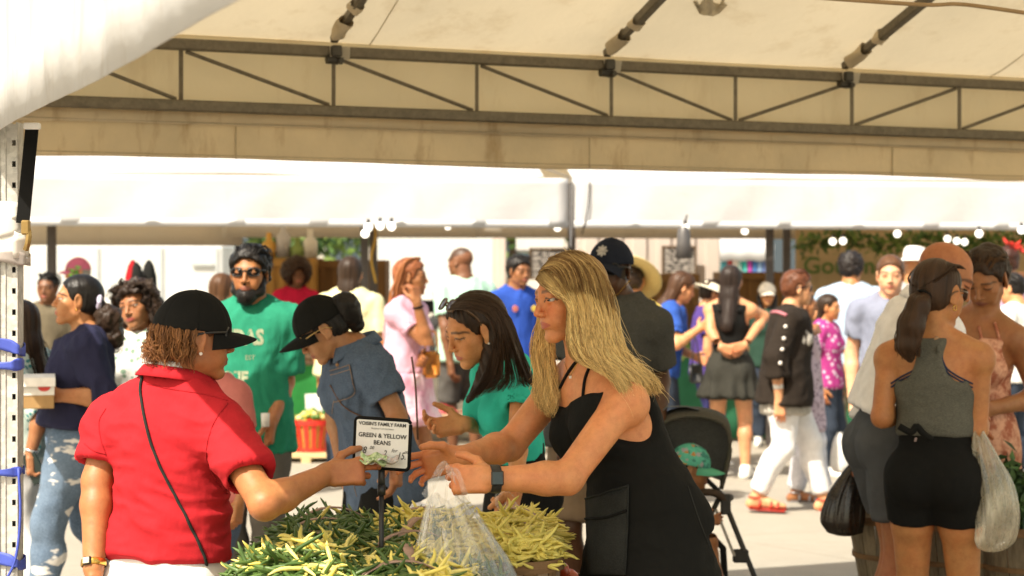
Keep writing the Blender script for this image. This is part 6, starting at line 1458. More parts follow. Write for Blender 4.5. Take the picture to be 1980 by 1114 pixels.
    f.strands([[P(*q) for q in g] for g in far], 1500, (.38,.21,.07), (.90,.63,.26), r=.0010, m=24, jit=.006, wave=.008, wf=2.4, mixp=.6, taper=.35, grow=1.6, lenj=.35, rough=.38, seed=3)
    f.strands(gn[3:], 70, B2, (.8,.6,.3), r=.0006, m=24, jit=.018, wave=.012, wf=2.2, grow=1.6, lenj=.4, seed=9, name='flyaway_hair', clump=1)
    nk = on(f.body_o, [(1088, 660), (1090, 690), (1098, 716), (1103, 727), (1110, 716), (1122, 690)], .002, 20)
    if len(nk) > 4: MB().tube(nk, .0008, 5).build('necklace', GOLD, f.root, True); MB().box(nk[len(nk)//2]+A(0, -.003, -.004), (.004, .002, .004), bev=.001).build('pendant', PEARL, f.root)
    wristwatch(f, 'L', m_plain('watch_band', (.018,.018,.018), .5), .012, .006, m_plain('watch_screen', (.03,.04,.04), .1, bump=0), dirn=A(.1, -1, .15), fs=(.016, .019)); f.shoes('black')
    return f
BL = blonde()
# clear plastic bag in her hands
def m_film(key, c=(.85,.84,.80), tr=.76, gl=.34, nf=1.0):
    t = NT(key); v = t.co((1, 1, .3)); n = t.noise(v, 40*nf, 4, .7); bp = t.bump(n, .8, .01)
    g_ = t.n('BsdfGlossy'); g_.inputs['Roughness'].default_value = .14; g_.inputs['Color'].default_value = (1, 1, 1, 1); t.l(bp, g_.inputs['Normal']); tp = t.n('BsdfTransparent'); tp.inputs[0].default_value = (.97,.97,.95,1); df = t.n('BsdfDiffuse'); df.inputs[0].default_value = (*c, 1); tl = t.n('BsdfTranslucent'); tl.inputs[0].default_value = (*c, 1); t.l(bp, df.inputs['Normal'])
    m1 = t.n('MixShader'); m1.inputs[0].default_value = .5; t.l(df.outputs[0], m1.inputs[1]); t.l(tl.outputs[0], m1.inputs[2]); m2 = t.n('MixShader'); t.l(t.ramp(n, [(.50, (min(tr+.13, .97),)*3), (.74, (tr-.26,)*3)]), m2.inputs[0]); t.l(m1.outputs[0], m2.inputs[1]); t.l(tp.outputs[0], m2.inputs[2])
    m3 = t.n('MixShader'); lw = t.n('LayerWeight'); lw.inputs[0].default_value = .35; ml = t.n('Math', operation='MULTIPLY_ADD'); ml.inputs[1].default_value = .30; ml.inputs[2].default_value = gl*.22; t.l(lw.outputs['Facing'], ml.inputs[0]); t.l(ml.outputs[0], m3.inputs[0]); t.l(m2.outputs[0], m3.inputs[1]); t.l(g_.outputs[0], m3.inputs[2]); t.l(m3.outputs[0], t.out.inputs[0]); return t.m
FILM = m_film('clear_film')
for n_ in FILM.node_tree.nodes:
    if n_.type == 'BSDF_GLOSSY': n_.inputs['Roughness'].default_value = .09
def lofted_bag(name, rings, mat, label, n=72, pleat=.10, group=None, seed=0, open_top=True, handles=(), tagit=True, nr=30, cat='bag', hw=.016):
    """rings: (centre, rx, ry) from mouth down"""
    C = spline([r[0] for r in rings], nr); S_ = spline([(r[1], r[2], 0) for r in rings], nr); rows = []; r_ = np.random.default_rng(seed); ph = r_.random(8)*6.28
    for k in range(nr):
        f = k/(nr-1); row = []
        for t in np.arange(n)*2*np.pi/n:
            w_ = 1+pleat*(1-.55*f)*(math.sin(9*t+ph[0]+f*.8)+.6*math.sin(17*t+ph[1]-f)+.35*math.sin(29*t+ph[2]))/1.5+.04*math.sin(3*t+ph[3]+f*5)
            row.append(C[k]+A(S_[k, 0]*w_*math.cos(t), S_[k, 1]*w_*math.sin(t), .010*math.sin(4*t+ph[4])*(1-f)))
        rows.append(row)
    rows.append([C[-1]+(np.array(p)-C[-1])*.45+A(0, 0, -.012) for p in rows[-1]]); rows.append([C[-1]+A(0, 0, -.014)+(np.array(p)-C[-1])*.02 for p in rows[-1]])
    b = empty(name, C[-1], label, cat, group); MB().grid(np.array(rows)[::-1], 0, True).build('bag_body', mat, b, True)
    for h_ in handles:
        q = spline(h_, 18); w2 = nrm(np.cross(q[-1]-q[0], A(0, 1, .1))); MB().grid(np.array([[p+A(0, .001*math.sin(i), 0)+w2*hw*x*(1-.55*math.sin(math.pi*i/17))+A(0, .004*math.cos(x*5+i*.8), 0) for x in np.linspace(-1, 1, 7)] for i, p in enumerate(q)])).build('bag_handle', mat, b, True)
    return b
BD = 4.72
lofted_bag('plastic_bag', [(P(862, 962, BD), .042, .026), (P(868, 985, BD), .060, .036), (P(880, 1030, BD), .088, .060), (P(893, 1085, BD), .118, .085), (P(905, 1140, BD), .130, .10), (P(910, 1180, BD), .10, .08)], FILM, 'clear plastic bag of green beans held by the blonde woman', n=110, pleat=.15, nr=40,
    handles=([P(826, 968, BD-.03), P(838, 935, BD-.02), P(852, 905, BD), P(868, 898, BD), P(872, 925, BD)], [P(862, 975, BD-.035), P(863, 940, BD-.035), P(866, 915, BD-.025), P(884, 915, BD-.02), P(897, 950, BD-.03), P(905, 985, BD-.03)]), hw=.022)
vs, fs, fq, n0 = [], [], [], 0; rq = np.random.default_rng(4)
for i in range(150):
    me = GM[i % 10]; v = np.zeros(len(me.vertices)*3, np.float32); me.vertices.foreach_get('co', v); M3 = np.array(Matrix.Rotation(rq.uniform(0, 6.28), 3, 'Z')@Matrix.Rotation(rq.normal(0, .6), 3, 'Y')); a = rq.uniform(0, 6.28); q = math.sqrt(rq.random()); c = P(905, 1125, BD)+A(.085*q*math.cos(a), .062*q*math.sin(a), rq.uniform(-.055, .045)*(1.1-q*.5))
    vs.append(v.reshape(-1, 3)@M3.T*.9+c); fq.append(BEANQ+n0); fs.append(BEANT+n0); n0 += len(v)//3
tag(link('green_beans', np_mesh('green_beans', np.concatenate(vs), [np.concatenate(fq), np.concatenate(fs)], True, mats=[M_GB])), 'green string beans bunched inside the clear plastic bag', 'beans', kind='stuff')

# ================================================================ 3 woman in denim shirt
def denim_woman():
    H = 1.63; d = 7.1
    f = Fig(P(735, 0, d)[0], d, H, -62, sex='f', w=.95, hc=P(622, 637, 7.08), neck=P(684, 686, 7.1), pel=P(738, 900, 7.12), head=(-80, 38, 0), skin=(.36,.195,.105), sw=1.05, HH=.137,
        arms=dict(L=dict(e=P(768, 805, 6.94), w=P(768, 888, 6.80), d=A(-.05, -.25, -1), n=A(-1, .2, 0)), R=dict(e=P(648, 800, 7.35), w=P(660, 890, 7.25), d=A(.1, -.2, -1), n=A(1, 0, 0))), res=.008, hres=.0036, fres=.003)
    f.lid = .75; f.ops = f._body(); f.start('woman in denim shirt and black cap bending over the beans'); f.body(eyes=(.04,.02,.012), lip=(.30,.11,.09))
    M = m_cloth('denim_shirt', (.070,.098,.150), 'denim', wr=.7)
    S = f.top(M, 'denim_shirt', off=.015, sleeve=.62, hem=-.085, loose=.04, neckr=.050, flare=.022, soff=.018, fold=.010, ff=(9, 9, 4), res=.0075, fine=.0012)
    f.pants(CB, off=.012, waist=.05, res=.013); collar(f, M, .050, .036, .030, gap=.8, z0=.020); st = m_plain('orange_stitch', (.30,.20,.13), .8)
    for pl_ in ([(652, 690), (653, 720), (648, 760), (642, 800), (640, 850)], [(690, 820), (688, 880), (684, 930), (690, 960)]): seam(S, pl_, st, .0012)
    pk = patch(S, [(640, 718), (678, 705), (688, 760), (648, 778)], M, 'pocket', 7, 7, .004)
    seam(S, [(640, 718), (660, 712), (678, 706)], st, .0013, lift=.007); seam(S, [(678, 706), (684, 735), (688, 760), (668, 772), (648, 778)], st, .0013, lift=.007); seam(S, [(641, 726), (662, 720), (680, 714)], st, .0012, lift=.007)
    for y in (665, 706): q = on(S, [(658-(y-665)*.1, y)], .004); [MB().lathe(q[0], [(.001, .003), (.006, .002), (.007, 0)], 10, np.array([A(1,0,0), Z_, A(0,-1,0)])).build('button', m_plain('copper', (.30,.16,.07), .4, .6), S) for _ in q]
    hair_capped(f, 'black', .025, res=.005); a = P(666, 592, 7.08); f.hair('black', [cone(P(652, 592, 7.08), a, .035, .052, .03), ell(P(672, 604, 7.08), A(.050, .05, .052), k=.03), cone(a, P(690, 628, 7.10), .05, .030, .03)], 'ponytail', curl=.003)
    f.cap(CB, tilt=-6, brim=.40, curve=.55); q = P(564, 632, 6.94)
    put_text('cap_emblem', '8', .062, f.hp(.10, .44, .33), -f.hs*.8+f.hf*.5, f.hu, m_plain('grey_embroidery', (.42,.42,.44), .7), f.root, bold=.004, onto=[o for o in f.root.children if o.name.startswith('cap') and o.type == 'MESH'][0], lift=.002)
    f.glasses(m_plain('clear_lens', (.10,.07,.06), .1, bump=0), m_plain('thin_gold', (.55,.36,.14), .3, .7), name='glasses', y=.02, rim=.008, wrap=False, hgt=.11); f.shoes('black')
    q = on(S, [(640, 745), (665, 785), (700, 805)], .004, 12); 
    if len(q) > 3: MB().tube(q, .0028, 5).build('bag_strap', m_plain('brown_cord', (.10,.045,.02), .6), f.root, True)
    MB().tube(spline([P(796, 690, 6.9), P(803, 740, 6.9), P(806, 800, 6.92), P(808, 850, 6.94)], 14), .004, 5).build('bag_strap', m_plain('brown_cord', (.10,.045,.02), .6), f.root, True)
    return f
denim_woman()
# ================================================================ 4 woman in teal T-shirt
def teal_woman():
    H = 1.62; d = 6.25
    f = Fig(P(985, 0, d)[0], d+.1, H, -66, sex='f', w=.84, hc=P(917, 637, 6.230), neck=P(972, 706, 6.280), pel=P(1005, 935, 6.350), head=(-66, 24, -4), skin=(.50,.255,.115), HH=.140,
        arms=dict(L=dict(e=P(1000, 848, 6.080), w=P(1000, 935, 5.960), d=A(-.25, -.1, -1), n=A(-1, .3, .1), p='fist'), R=dict(e=P(965, 832, 6.520), w=P(898, 820, 6.250), d=A(-1, -.15, -.12), n=A(-.15, -.75, .65), p='cup')), res=.0075, hres=.0032, fres=.0028)
    f.lid = .72; f.ops = f._body(); f.start('dark haired woman in teal T-shirt with sunglasses on her head'); f.body(eyes=(.05,.025,.015), lip=(.47,.13,.11), blush=.25, brow=(.05,.03,.02))
    M = m_cloth('teal_tee', (.035,.47,.36), wr=.55)
    f.top(M, 't_shirt', off=.013, sleeve=.42, hem=.06, loose=.0, neckr=.050, flare=.012, soff=.012, fold=.0065, ff=(10, 10, 5), res=.0065); f.pants(CB, off=.012, waist=.09, res=.012)
    o = f.hair_ops(.045, line=.35, low=-.8); b = f.hf*A(1, 1, 0); o += [cone(f.hp(.05, -.24, .05), P(985, 690, 6.230), .34*f.HH, .20*f.HH, .04, fd=f.hf, fs=.8), cone(P(985, 690, 6.230), P(1020, 738, 6.280), .20*f.HH, .10*f.HH, .03), cone(f.hp(.26, -.12, -.18), P(935, 735, 6.180), .13*f.HH, .11*f.HH, .04), cone(P(935, 735, 6.180), P(905, 775, 6.160), .10*f.HH, .035*f.HH, .03)]
    f.hair('dbrown', o, res=.0045, strand=.003, vary=.5)
    G = [[P(868,600,5.92),(P(895,598,5.87)),P(935,605,5.845),P(958,640,5.84),P(948,690,5.85),P(935,730,5.86),P(905,775,5.86)], [P(872,592,5.92),P(905,585,5.86),P(948,600,5.84),P(968,650,5.84),P(965,700,5.87),P(955,735,5.88),P(920,765,5.87)], [P(885,580,5.93),P(930,576,5.88),P(970,605,5.86),P(990,660,5.87),P(1005,700,5.90),P(1020,738,5.94),P(1030,745,5.95)], [P(905,571,5.95),P(945,575,5.92),P(985,615,5.90),P(1005,665,5.92),P(1018,705,5.95),P(1030,735,5.98),P(1034,745,5.98)]]
    f.strands(G, 700, 'dbrown', (.055,.030,.017), r=.0013, m=18, jit=.004, wave=.0025, wf=2, grow=1.5, rough=.35)
    fr = f.hf*math.cos(.95)+f.hu*math.sin(.95); up = f.hu*math.cos(.95)-f.hf*math.sin(.95)
    f.glasses(m_plain('blue_lens', (.16,.18,.28), .08, bump=0, spec=.8), m_plain('tortoise', (.10,.05,.02), .3), name='sunglasses', B=(f.hs, nrm(fr), nrm(up)), c0=f.hp(0, -.02, .12)+f.HH*nrm(fr)*.46, rim=.014, wrap=False); earring(f, 1, PEARL, .004)
    wristwatch(f, 'L', m_plain('cord_dark', (.05,.03,.02)), .002, .004, None, 'bracelet'); f.shoes('black'); return f
teal_woman()
lofted_bag('plastic_bag', [(P(985, 975, 5.92), .02, .015), (P(990, 1000, 5.92), .05, .035), (P(1000, 1040, 5.92), .07, .05), (P(1005, 1080, 5.92), .05, .04)], FILM, 'small clear plastic bag in the fist of the woman in teal', n=60, pleat=.14, seed=4, handles=([P(965, 985, 5.90), P(960, 962, 5.9), P(975, 948, 5.9), P(992, 958, 5.9)],))
# ================================================================ 5 man in grey T-shirt
def grey_man():
    H = 1.73; d = 8.2
    f = Fig(P(1165, 0, d)[0], d, H, -18, sex='m', w=.98, hc=P(1181, 521, d), neck=P(1197, 588, d+.03), pel=P(1152, 826, d), head=(-24, 4, 0), HH=.140, skin=(.085,.040,.020), res=.010, hres=.004, fres=.004,
        arms=dict(L=dict(e=P(1276, 738, d+.05), w=P(1268, 850, d-.1)), R=dict(e=P(1098, 738, d+.05), w=P(1090, 850, d-.1))), legs=dict(L=dict(o=.0), R=dict(o=.02)), sw=.96)
    f.start('man in charcoal T-shirt, navy cap and dark sunglasses behind the blonde woman'); f.body(lip=(.10,.045,.035))
    S = f.top(m_cloth('charcoal_tee', (.050,.050,.046), 'heather', (.085,.085,.078)), 't_shirt', off=.018, sleeve=.72, hem=-.065, loose=.08, neckr=.040, flare=.018, soff=.018, fold=.008, res=.009); f.pants(m_cloth('khaki_shorts', (.235,.165,.105)), 'shorts', off=.018, length=.92, waist=.06, flare=.02, res=.011, baggy=.03)
    hair_capped(f, 'black', .0, res=.006, strand=.001); CN = m_cloth('navy_cap', (.014,.018,.032)); c = f.cap(CN, tilt=-4, brim=.34, curve=.75, umat=m_cloth('cap_under', (.06,.045,.03)))
    seam(c, [(1140, 474), (1165, 464)], CN); B, cc, fb, u = f.capB; e = cc+fb*.40*f.HH+u*.27*f.HH; em = MB(); rr = [(.022*(1+.18*math.cos(8*t)), t) for t in np.arange(64)*2*np.pi/64]; rgt = np.cross(fb, u); ctr = e+fb*.022
    em.add(np.concatenate([[ctr+rgt*r*math.cos(t)+u*r*math.sin(t)-fb*.35*(r*math.sin(t)+.01) for r, t in rr], [ctr]]), [(i, (i+1) % 64, 64) for i in range(64)]); em.build('cap_badge', m_plain('silver_thread', (.42,.40,.38), .6, ns=120, var=.4), c, solid=.003)
    f.glasses(LENS, FRM, y=.02, hgt=.115, w=.165, rim=.014); f.shoes('brown'); nk = [f.neck+f.TFs*.052*H+f.Ls*x*H+f.U*(.012+1.6*abs(x))*H for x in np.linspace(-.03, .03, 9)]; MB().tube(nk, .0016, 5).build('neck_chain', GOLD, f.root, True)
grey_man()
# ================================================================ stroller and child
def stroller():
    c = P(1345, 930, 8.3); x0, y0 = c[0], c[1]; s_ = empty('stroller', (x0, y0, 0), 'dark folding stroller with a raised canopy behind the black dress', 'stroller')
    CV = m_cloth('stroller_canopy', (.15,.14,.11), 'heather', (.10,.095,.08), trans=.25); FRMs = m_plain('stroller_frame', (.028,.027,.026), .4, .3); GR = m_plain('foam_grip', (.05,.03,.018), .8)
    def Q(px, py, dy=0): return P(px, py, 8.3+dy)
    pts_ = [(1262, 880), (1266, 830), (1285, 800), (1330, 788), (1380, 794), (1406, 812), (1412, 850), (1405, 890), (1394, 930)]
    half = .17; rows = []
    for px, py in spline([(a, b, 0) for a, b in pts_], 22)[:, :2]:
        rows.append([Q(px, py+ (16*abs(t)**3 if True else 0), t*half) for t in np.linspace(-1, 1, 9)])
    rows = np.array(rows); MB().grid(rows).build('canopy', CV, s_, True, solid=.010)
    MB().tube([r for r in rows[:, 0]], .010, 8).build('canopy_hem', CV, s_, True); MB().tube([r for r in rows[:, -1]], .010, 8).build('canopy_hem', CV, s_, True)
    # far side panel of the hood, seat, frame
    sp = spline([(a, b, 0) for a, b in pts_], 22)[:, :2]; ce = A(1330, 905); MB().grid(np.array([[Q(*(ce+(p-ce)*f), half*.97) for p in sp] for f in (.25, .6, .97)])).build('canopy_side', CV, s_, True)
    SE = m_cloth('stroller_seat', (.020,.020,.019)); MB().grid(np.array([[Q(px, py, t*.16) for t in np.linspace(-1, 1, 6)] for px, py in ((1275, 850), (1282, 930), (1292, 1010), (1320, 1040), (1380, 1040), (1398, 1060), (1402, 1130))])).build('seat', SE, s_, True, solid=.03)
    for sy in (-.2, .2):
        MB().tube([Q(1275, 840, sy), Q(1395, 955, sy), Q(1465, 1130, sy), Q(1490, 1230, sy)][(1 if sy < 0 else 0):], .012, 8).build('frame_tube', FRMs, s_, True); MB().tube([Q(1395, 955, sy), Q(1310, 1120, sy), Q(1265, 1240, sy)], .012, 8).build('frame_tube', FRMs, s_, True)
        MB().bar(Q(1384, 985, sy-.015), Q(1420, 1075, sy-.015), .02, .012).build('frame_plate', m_plain('silver_tube', (.35,.33,.30), .35, .6), s_)
        MB().box(Q(1403, 975, sy), (.022, .015, .045), bev=.006).build('hinge', FRMs, s_); MB().box(Q(1432, 1075, sy), (.035, .012, .03), bev=.008).build('hinge', FRMs, s_)
        for px in (1490, 1265): 
            wc = A(P(px, 0, 8.3)[0], 8.3+sy, .09); t_ = MB().lathe(wc, [(.06, -.02), (.085, -.018), (.09, 0), (.085, .018), (.06, .02)], 24, np.array([A(1,0,0), Z_, A(0,1,0)])).build('wheel', M_RUB, s_, True); MB().lathe(wc, [(.001, -.022), (.058, -.016), (.062, 0), (.058, .016), (.001, .022)], 24, np.array([A(1,0,0), Z_, A(0,1,0)])).build('rim', m_plain('silver_tube', (.35,.33,.30), .35, .6), t_, True)
            MB().tube([wc, A(wc[0], wc[1], .15)], .011, 8).build('fork', FRMs, s_, True)
    MB().tube(spline([Q(1335, 955, -.2), Q(1375, 952, -.21), Q(1400, 965, -.2), Q(1404, 985, -.19)], 14), .017, 10).build('bumper_bar', GR, s_, True); MB().tube(spline([Q(1400, 965, -.2), Q(1412, 962, 0), Q(1400, 965, .2)], 12), .017, 10).build('bumper_bar', GR, s_, True)
    MB().tube(spline([Q(1275, 870, -.17), Q(1318, 885, -.18), Q(1331, 905, -.17), Q(1320, 918, -.16), Q(1290, 912, -.15)], 20), .007, 6).build('harness_loop', M_BLACK, s_, True); MB().tube([Q(1275, 840, -.2), Q(1245, 812, -.1), Q(1245, 812, .1), Q(1275, 840, .2)], .015, 8).build('handle_bar', GR, s_, True)
    rows = np.array([[Q(px+dx, py, t*.16) for t in np.linspace(-1, 1, 5)] for px, py, dx in ((1262, 812, 0), (1290, 786, 0), (1325, 786, 4), (1345, 792, 6))]); MB().grid(rows).build('canopy_window', m_cloth('canopy_grey', (.16,.17,.18)), s_, True, solid=.006)
stroller()
def child():
    H = .98; d = 8.12; pel = P(1310, 1020, d)
    f = Fig(pel[0], d, H, 82, sex='m', w=1.0, hc=P(1336, 905, d), neck=P(1322, 950, d), pel=pel, head=(84, 8, 0), skin=(.30,.145,.07), res=.009, hres=.0045, fres=.004, HH=.190, arms=dict(R=dict(w=P(1365, 1010, d-.1), e=P(1325, 1020, d-.14)), L=dict(w=P(1365, 1010, d+.1), e=P(1325, 1020, d+.14))),
        legs=dict(R=dict(k=P(1372, 1045, d-.06), a=P(1392, 1125, d-.06)), L=dict(k=P(1372, 1045, d+.06), a=P(1392, 1125, d+.06))))
    f.start('toddler in a teal patterned cap sitting in the stroller'); f.body(); f.top(m_cloth('child_green', (.02,.16,.07)), 't_shirt', off=.012, sleeve=.7, hem=-.02, neckr=.05, res=.008); f.pants(m_cloth('child_dark', (.03,.03,.035)), 'shorts', off=.012, length=.9, res=.009)
    t = NT('teal_patterned'); v = t.co((1, 1, 1)); vo = t.n('TexVoronoi'); vo.distance = 'MANHATTAN'; vo.inputs['Scale'].default_value = 62; t.l(v, vo.inputs['Vector']); sx = t.n('SeparateColor'); t.l(vo.outputs['Color'], sx.inputs[0]); t.base(t.ramp(sx.outputs[0], [(0, (.10,.46,.34)), (.55, (.05,.25,.21)), (.68, (.11,.50,.37)), (.80, (.50,.24,.06)), (.86, (.36,.37,.40)), (.94, (.09,.42,.33))], 'CONSTANT')); t.set(rough=.85)
    hair_capped(f, 'black', .02, res=.006); f.cap(t.m, m_cloth('teal_visor', (.12,.44,.29)), tilt=4, brim=.40, curve=.45); f.shoes('grey')
child()
# ================================================================ 6 right hand group
def tank_woman():
    H = 1.66; d = 6.7
    f = Fig(P(1805, 0, d)[0], d, H, 158, sex='f', w=.97, hc=P(1814, 567, d), neck=P(1806, 658, d+.02), pel=P(1808, 911, d), head=(128, 8, 0), skin=(.40,.19,.08), sw=1.04, HH=.139, res=.0075, hres=.0034, fres=.003,
        arms=dict(L=dict(e=P(1706, 806, d+.02), w=P(1740, 800, d+.28)), R=dict(e=P(1888, 832, d-.02), w=P(1895, 800, d+.26))))
    f.start('woman in grey racerback tank top and black skirt seen from behind'); f.body(eyes=(.04,.02,.01))
    M = m_cloth('grey_tank', (.075,.074,.062), 'heather', (.125,.122,.10), wr=.5); H_ = H; R3 = np.array([f.Ls, f.TFs, f.U])
    sub = [ell(f.chest-f.TFs*.070*H+f.U*.070*H+f.Ls*sg*.086*H, A(.064, .060, .092)*H, R3, .012, mode='s') for sg in (-1, 1)]
    S = tank(f, M, topz=.10, hem=.078, off=.013, straps=((.052, .020, .008),), sub=sub, fold=.004, ff=(8, 8, 12), res=.006)
    BRA = m_cloth('navy_strap', (.030,.038,.075)); TN = m_cloth('tan_strap', (.42,.26,.15))
    for sg in (-1, 1):
        for o_ in (0, .012): 
            q = on(f.body_o, [(1812+sg*8, 690-o_*300), (1830 if sg > 0 else 1775, 712+o_*500), (1852 if sg > 0 else 1745, 728+o_*500), (1880 if sg > 0 else 1722, 742+o_*600)], .003, 14); 
            if len(q) > 3: MB().tube(q, .0034, 5).build('bra_strap', BRA, f.root, True)
        q = on(f.body_o, [(1775+sg*0, 700), (1795, 668), (1815, 652)] if sg < 0 else [(1772, 735), (1785, 690), (1812, 650)], .003, 12)
        if len(q) > 3: MB().tube(q, .004, 5).build('strap', TN, f.root, True)
    SK = f.pants(CB, 'shorts', off=.009, length=.40, waist=.084, res=.008, fold=.003, flare=-.004)
    q = on(SK, [(1770, 850)], .004); put_text('lettering', '8', .020, (q[0] if q else f.pel), A(1, .1, 0), Z_, m_plain('pink_print', (.55,.40,.38), .7), f.root, lift=.004, shear=.2)
    bw = spline([P(1738, 824, d-.16), P(1762, 836, d-.17), P(1772, 824, d-.17), P(1785, 838, d-.17), P(1802, 850, d-.17)], 16); MB().tube(bw, .012, 8).build('waist_knot', CB, f.root, True)
    o = f.hair_ops(.030, low=-.35); f.hair((.040,.020,.010), o, res=.0045, strand=.002, vary=.45); a = f.hp(.0, -.47, .0); a = P(1785, 572, d-.10)
    PT = [P(1788, 570, d-.085), P(1776, 592, d-.12), P(1762, 630, d-.135), P(1755, 665, d-.13), P(1760, 690, d-.12)]
    f.hair((.040,.020,.010), [cone(PT[i], PT[i+1], r0, r1, .02) for i, (r0, r1) in enumerate(((.022, .040), (.040, .047), (.047, .040), (.040, .018)))], 'ponytail', strand=.004)
    f.strands([[p+A(x*(.018, .04, .046, .042, .035)[i], -.03*(1-abs(x))*(i > 0), 0) for i, p in enumerate(PT)] for x in np.linspace(-1, 1, 7)], 420, (.030,.015,.008), (.075,.038,.017), r=.0014, jit=.006, wave=.003); f.tie(P(1786, 572, d-.09), .024, CB, nrm(PT[1]-PT[0]), .006)
    G = [[f.hp(x, .22, .44-.1*abs(x)), f.hp(x*1.15, -.05, .50-.22*abs(x)), f.hp(x*1.0, -.36, .28-.25*abs(x)), f.hp(x*.3, -.50, .03)] for x in np.linspace(-.34, .34, 9)]; f.strands(G, 420, (.030,.015,.008), (.07,.035,.015), r=.0013, jit=.003, wave=.001)
    earring(f, -1, GOLD, .009, True); f.glasses(m_plain('clear_lens', (.10,.07,.06), .1, bump=0), m_plain('tortoise', (.10,.05,.02), .3), name='glasses', rim=.012, wrap=False); f.shoes('black')
tank_woman()
lofted_bag('plastic_bag', [(P(1893, 838, 6.62), .02, .02), (P(1905, 880, 6.62), .045, .03), (P(1918, 930, 6.62), .07, .05), (P(1926, 990, 6.62), .075, .06), (P(1922, 1040, 6.62), .07, .055), (P(1918, 1060, 6.62), .05, .04)], m_film('cloudy_film', (.66,.60,.46), .50, .15), 'cloudy plastic bag hanging beside the black skirt', n=80, pleat=.14, seed=8)
def bald_man():
    H = 1.80; d = 7.2
    f = Fig(P(1690, 0, d)[0], d, H, 98, sex='m', w=1.0, hc=P(1828, 535, 7.15), neck=P(1794, 602, 7.15), pel=P(1722, 838, d), head=(85, 32, 0), skin=(.36,.155,.075), HH=.140, res=.010, hres=.0045, fres=.004,
        arms=dict(R=dict(e=P(1800, 745, 6.9), w=P(1850, 800, 6.9)), L=dict(e=P(1700, 760, 7.5), w=P(1660, 868, 7.5), d=A(-.1, -.2, -1), n=A(1, 0, .1), p='fist')), legs=dict(R=dict(s=.0), L=dict(s=.06)))
    f.start('bald man in white shirt and dark shorts stooping behind the tank top woman'); f.body(scalp=None)
    S = f.top(m_cloth('white_shirt', (.86,.85,.88), wr=.6), 'shirt', off=.022, sleeve=1.5, hem=.045, loose=.07, neckr=.045, flare=.015, soff=.022, fold=.011, ff=(7, 7, 4), res=.009); collar(f, m_cloth('white_shirt', (.7,.7,.7)), .046, .04, .03, gap=.6, z0=.02)
    seam(S, [(1765, 560), (1785, 590), (1800, 620)], m_cloth('shirt_seam', (.45,.44,.46)), .002)
    f.pants(m_cloth('slate_shorts', (.085,.090,.100), wr=.6), 'shorts', off=.014, length=.66, waist=.075, flare=.010, baggy=.018, fold=.009, res=.010); f.shoes('black')
bald_man()
lofted_bag('plastic_bag', [(P(1660, 890, 7.5), .015, .012), (P(1650, 920, 7.5), .05, .03), (P(1636, 960, 7.5), .075, .05), (P(1630, 1005, 7.5), .088, .06), (P(1634, 1030, 7.5), .07, .05)], m_plain('black_film', (.022,.016,.012), .25, spec=.6), 'black plastic bag hanging from the hand of the bald man', n=60, pleat=.10, seed=12)
def dress_woman():
    H = 1.72; d = 7.6
    f = Fig(P(1885, 0, d)[0], d, H, -35, sex='f', w=.95, hc=P(1907, 537, d-.05), neck=P(1893, 618, d), pel=P(1884, 848, d+.05), head=(-38, 34, -4), skin=(.30,.145,.07), res=.010, hres=.0042, fres=.004, arms=dict(L=dict(w=P(1915, 790, d-.12)), R=dict(w=P(1858, 800, d-.1))))
    f.lid = .8; f.ops = f._body(); f.start('person in a peach floral dress looking down behind the tank top woman'); f.body(lip=(.22,.08,.06))
    M = m_cloth('peach_dress', (.66,.36,.24), 'tie', (.36,.12,.07), 1.6)
    tank(f, M, topz=.045, hem=-.04, off=.012, straps=(), name='dress', res=.009, fold=.007, extra=[cone(f.pel+Z_*.02, f.pel-Z_*.46*H, .100*H, .15*H, .05, fd=f.F, fs=.85, cuts=[(f.pel-Z_*.44*H, -Z_)])], sub=[ell(f.chest+f.TFs*.085*H+f.U*.075*H, A(.040, .06, .055)*H, np.array([f.Ls, f.TFs, f.U]), .01, mode='s')])
    for pl_ in ([(1898, 700), (1900, 665), (1893, 632)], [(1936, 700), (1933, 660), (1924, 625)]):
        q = on(f.body_o, pl_, .004, 14)
        if len(q) > 4: MB().tube(q, .006, 6).build('shoulder_strap', M, f.root, True)
    f.hair('dbrown', f.hair_ops(.06), res=.006, curl=.006); f.strands([[f.hp(x, .26, .38), f.hp(x*1.4, .1, .5-.2*abs(x)), f.hp(x*1.6, -.2, .36-.3*abs(x)), f.hp(x*1.5, -.35, .0)] for x in np.linspace(-.24, .24, 7)], 260, 'dbrown', (.12,.06,.025), r=.0017, jit=.014, wave=.01, wf=1.5); f.shoes('brown', 'sandal', m_plain('tan_leather', (.3,.16,.07)))
dress_woman()
